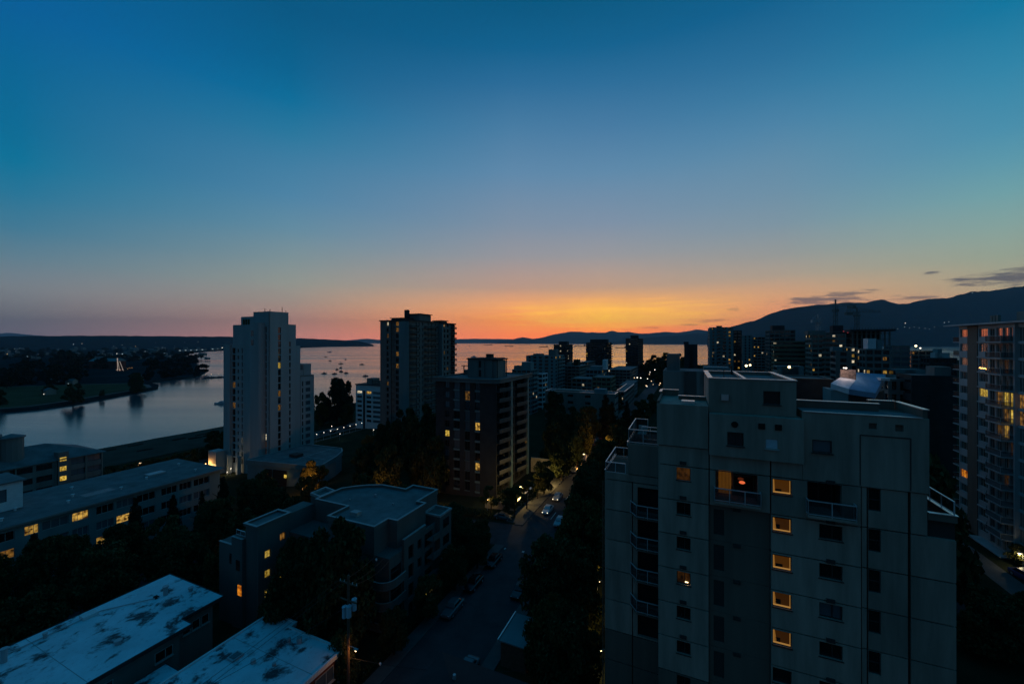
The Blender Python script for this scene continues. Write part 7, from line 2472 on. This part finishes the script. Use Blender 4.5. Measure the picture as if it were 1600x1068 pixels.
# ------------------------------------------------------------------ the park across the water: boat hall, lit A-frame mast, lights
def park_hall():
    Y = 840
    k = Y / FOC
    o = bpy.data.objects.new('boat_hall', None)
    COL.objects.link(o)
    o.location = ((160 - 800) * k, Y, 2.2)
    tag(o, 'long dark park hall with a pale blue pitched roof beside the lit mast', 'hall')
    w, h = 42 * k, 19 * k * .62
    MB().box(-w / 2, w / 2, 0, 22, 0, h).build('wall', MT['red'], o)
    r = MB()
    r.face([(-w / 2 - 1, -1, h), (w / 2 + 1, -1, h), (w / 2 + 1, 11, h + 6), (-w / 2 - 1, 11, h + 6)])
    r.face([(w / 2 + 1, 23, h), (-w / 2 - 1, 23, h), (-w / 2 - 1, 11, h + 6), (w / 2 + 1, 11, h + 6)])
    r.face([(-w / 2 - 1, -1, h), (-w / 2 - 1, 11, h + 6), (-w / 2 - 1, 23, h)]).face([(w / 2 + 1, -1, h), (w / 2 + 1, 23, h), (w / 2 + 1, 11, h + 6)])
    r.build('roof', MT['concrete_blue'], o)
    p = bpy.data.objects.new('lit_mast', None)
    COL.objects.link(p)
    p.location = ((186 - 800) * (780 / FOC), 780, 2.2)
    tag(p, 'floodlit leaning mast with two struts beside a red-lit low boat shed', 'monument')
    q = 780 / FOC
    MB().bar((-2 * q, 0, 0), (-2.5 * q, 0, 19 * q), .5 * q * .6).bar((1.2 * q, 0, 0), (-2 * q, 0, 16 * q), .4 * q * .5).bar((7 * q, 0, 0), (1.0 * q, 0, 15 * q), .5 * q * .45).build('mast', MT['flood_white'], p)
    MB().box(-3 * q, -2 * q, -.5, .5, 17 * q, 20 * q).build('mast_head', MT['flood_white'], p)
    MB().box(-5 * q, 12 * q, 0, 3, 0, 1.5 * q).build('shed', MT['red'], p)
    fl = MB()
    RR = random.Random(5)
    for i in range(9):
        fl.ball((RR.uniform(-3, 7) * q, -1.5, RR.uniform(.8, 2.6) * q), .45 * q * RR.uniform(.4, .9), 5, 4)
    fl.build('floodlight', MT['flood_warm'], p)
    s = MB()
    for i in range(7):
        s.ball(((13 + i * 1.4) * q, -1, (2.5 + RR.uniform(0, 2.5)) * q), .4 * q * RR.uniform(.5, 1), 5, 4)
    s.build('lit_window', MT['flood_orange'], p)
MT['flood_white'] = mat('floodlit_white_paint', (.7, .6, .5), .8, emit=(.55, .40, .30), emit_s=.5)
MT['flood_warm'] = mat('floodlight_glow', (.8, .6, .4), .8, emit=(.95, .60, .42), emit_s=.8)
MT['flood_orange'] = mat('orange_shop_glow', (.8, .5, .2), .8, emit=(.65, .32, .08), emit_s=.7)
park_hall()
# houses of the far suburb, some with a lit window
HR = random.Random(21)
hm = []
for i in range(3):
    mb = MB()
    w, d, h = 9 + 2 * i, 9, 5.5 + i
    mb.mat(0).box(-w / 2, w / 2, -d / 2, d / 2, 0, h)
    mb.mat(1).face([(-w / 2 - .4, -d / 2 - .4, h), (w / 2 + .4, -d / 2 - .4, h), (w / 2 + .4, 0, h + 3), (-w / 2 - .4, 0, h + 3)]).face([(w / 2 + .4, d / 2 + .4, h), (-w / 2 - .4, d / 2 + .4, h), (-w / 2 - .4, 0, h + 3), (w / 2 + .4, 0, h + 3)])
    mb.mat(0).face([(-w / 2, -d / 2, h), (-w / 2, d / 2, h), (-w / 2, 0, h + 2.8)]).face([(w / 2, -d / 2, h), (w / 2, 0, h + 2.8), (w / 2, d / 2, h)])
    hm.append(mb.mesh('house_body', [MT['concrete'], MT['roof_dark']]))
bulb_m = MB().ball((0, 0, 0), 1.0, 6, 4)
bulbs = {k: bulb_m.mesh('lamp', MT[k]) for k in ('lamp_far', 'lamp_white_far', 'lamp_orange_far')} if False else {}
MT['lw'] = mat('far_white_light', (.9, .9, .9), .5, emit=(.9, .85, .7), emit_s=1.5)
MT['lo'] = mat('far_orange_light', (.9, .6, .3), .5, emit=(.95, .5, .16), emit_s=1.5)
MT['lg'] = mat('far_dim_light', (.5, .6, .6), .5, emit=(.30, .36, .36), emit_s=1.0)
for k in ('lw', 'lo', 'lg'):
    bulbs[k] = MB().ball((0, 0, 0), 1.0, 6, 4).mesh('window_light', MT[k])
spots = [(15, 553, 'lo', 1.2), (26, 545, 'lg', .7), (34, 544, 'lg', .6), (62, 554, 'lw', .7), (99, 565, 'lw', .8), (118, 538, 'lg', 1.4), (131, 537, 'lw', .6), (143, 559.5, 'lo', 1.5), (134, 560, 'lo', .9), (148, 554, 'lw', .8), (120, 558, 'lg', .8),
         (194, 539, 'lw', .8), (179, 541, 'lg', .6), (162, 553, 'lg', 1.3), (172, 553, 'lw', .7), (185, 552.5, 'lw', .9), (193, 553, 'lg', 1.2), (205, 538, 'lg', .5), (213, 541, 'lo', .6), (228, 549, 'lg', .7), (245, 535.5, 'lg', .5), (255, 543, 'lg', .6),
         (275, 541, 'lg', .5), (290, 535, 'lg', .5), (310, 534, 'lg', .5), (28, 549, 'lg', .7), (5, 548, 'lg', 1.0), (45, 557, 'lg', .8), (92, 546, 'lg', 1.0), (78, 615, 'lw', .8), (112, 599, 'lg', 1.2), (85, 596, 'lg', 1.0), (258, 552, 'lg', .9), (268, 556, 'lo', .5), (217, 592, 'lw', .7)]
for i, (px, py, k, s) in enumerate(spots):
    gy = max(py + 3.2, 546.5) if py < 570 else py + 2
    Y = (CAM_Z - 2.2) * FOC / (gy - 535)
    q = Y / FOC
    o = bpy.data.objects.new('far_house', None)
    COL.objects.link(o)
    o.location = ((px - 800) * q, Y, 2.2)
    sc = max(.8, q / 2.2)
    o.rotation_euler = (0, 0, HR.uniform(-.6, .6))
    tag(o, 'small house with a light on in the dark suburb across the water', 'house', 'lit houses across the water')
    put('house_body', HR.choice(hm), o, scale=(sc, sc, sc))
    put('window_light', bulbs[k], o, (0, -5 * sc - .3, (gy - py) * q), scale=(s * q * .7, .4, s * q * .6))
for i in range(46):
    px, gy = HR.uniform(-20, 330), HR.uniform(547, 562)
    if px > 280 and gy < 553:
        px -= 90
    Y = (CAM_Z - 2.2) * FOC / (gy - 535)
    q = Y / FOC
    o = bpy.data.objects.new('far_house', None)
    COL.objects.link(o)
    o.location = ((px - 800) * q, Y, 2.2)
    sc = max(.8, q / 2.4) * HR.uniform(.8, 1.6)
    o.rotation_euler = (0, 0, HR.uniform(-.6, .6))
    tag(o, 'small unlit house among the trees of the suburb across the water', 'house', 'unlit houses across the water')
    put('house_body', HR.choice(hm), o, scale=(sc * 1.4, sc, sc * .8))
# shoreline lights under the wooded hills
for i, (px, py) in enumerate([(283, 550), (292, 549.6), (300, 549.4), (309, 549), (318, 548.6), (334, 547.6), (341, 547), (349, 545.5)]):
    Y = CAM_Z * FOC / (py - 535) + 25
    q = Y / FOC
    o = bpy.data.objects.new('shore_house', None)
    COL.objects.link(o)
    o.location = ((px - 800) * q, Y, 2.2)
    sc = q / 2.2
    tag(o, 'pale lit house at the far waterline left of the white tower', 'house', 'houses along the far waterline')
    put('house_body', hm[i % 3], o, scale=(sc * 1.5, sc, sc * .8))
    put('window_light', bulbs['lw' if i == 7 else 'lg'], o, (0, -5 * sc - .3, 1.6 * q), scale=(1.6 * q if i < 7 else .8 * q, .4, .5 * q))
# lights on the lower slope of the right-hand mountains
for (px, py, k, s) in [(1414, 505, 'lw', .9), (1413, 511, 'lg', .8), (1421, 512, 'lg', .6), (1428, 511, 'lg', .5), (1436, 512, 'lg', .6), (1445, 513, 'lg', .5), (1475, 504, 'lg', 1.0), (1482, 503, 'lg', .8), (1460, 511, 'lg', .5), (1452, 514, 'lg', .5), (1519, 457.5, 'lg', .9), (1402, 514, 'lg', .5), (1396, 512, 'lg', .4)]:
    Y = 5900 if py > 480 else 7500
    q = Y / FOC
    o = bpy.data.objects.new('mountain_light', None)
    COL.objects.link(o)
    o.location = ((px - 800) * q, Y, zat(py, Y) - 3)
    tag(o, 'bluish house light on the slope of the right-hand mountains' if py > 480 else 'single light high on the ridge of the right-hand mountains', 'light', 'lights on the mountain slope' if py > 480 else None)
    MB().box(-6, 6, -4, 4, -4, 6).build('house_body', MT['hill'], o)
    put('window_light', bulbs[k], o, (0, -5, 3), scale=(s * q * .8, 1, s * q * .6))

# drift logs lying in rows on the sand
LG = random.Random(40)
for i in range(16):
    b, a = LG.uniform(-284, -240), LG.uniform(60, 150)
    o = MB().tube([(0, -3.2, .35), (0, 0, .4), (.2, 3.2, .3)], [.42, .4, .3], 8).build('drift_log', MT['bark'])
    x, y = wx(b, a)
    o.location = (x, y, gz(b, a) + .15)
    o.rotation_euler = (0, 0, -TH + LG.uniform(-.25, .25))
    tag(o, 'dark drift log lying on the sand behind the brown block', 'log', 'drift logs on the beach')
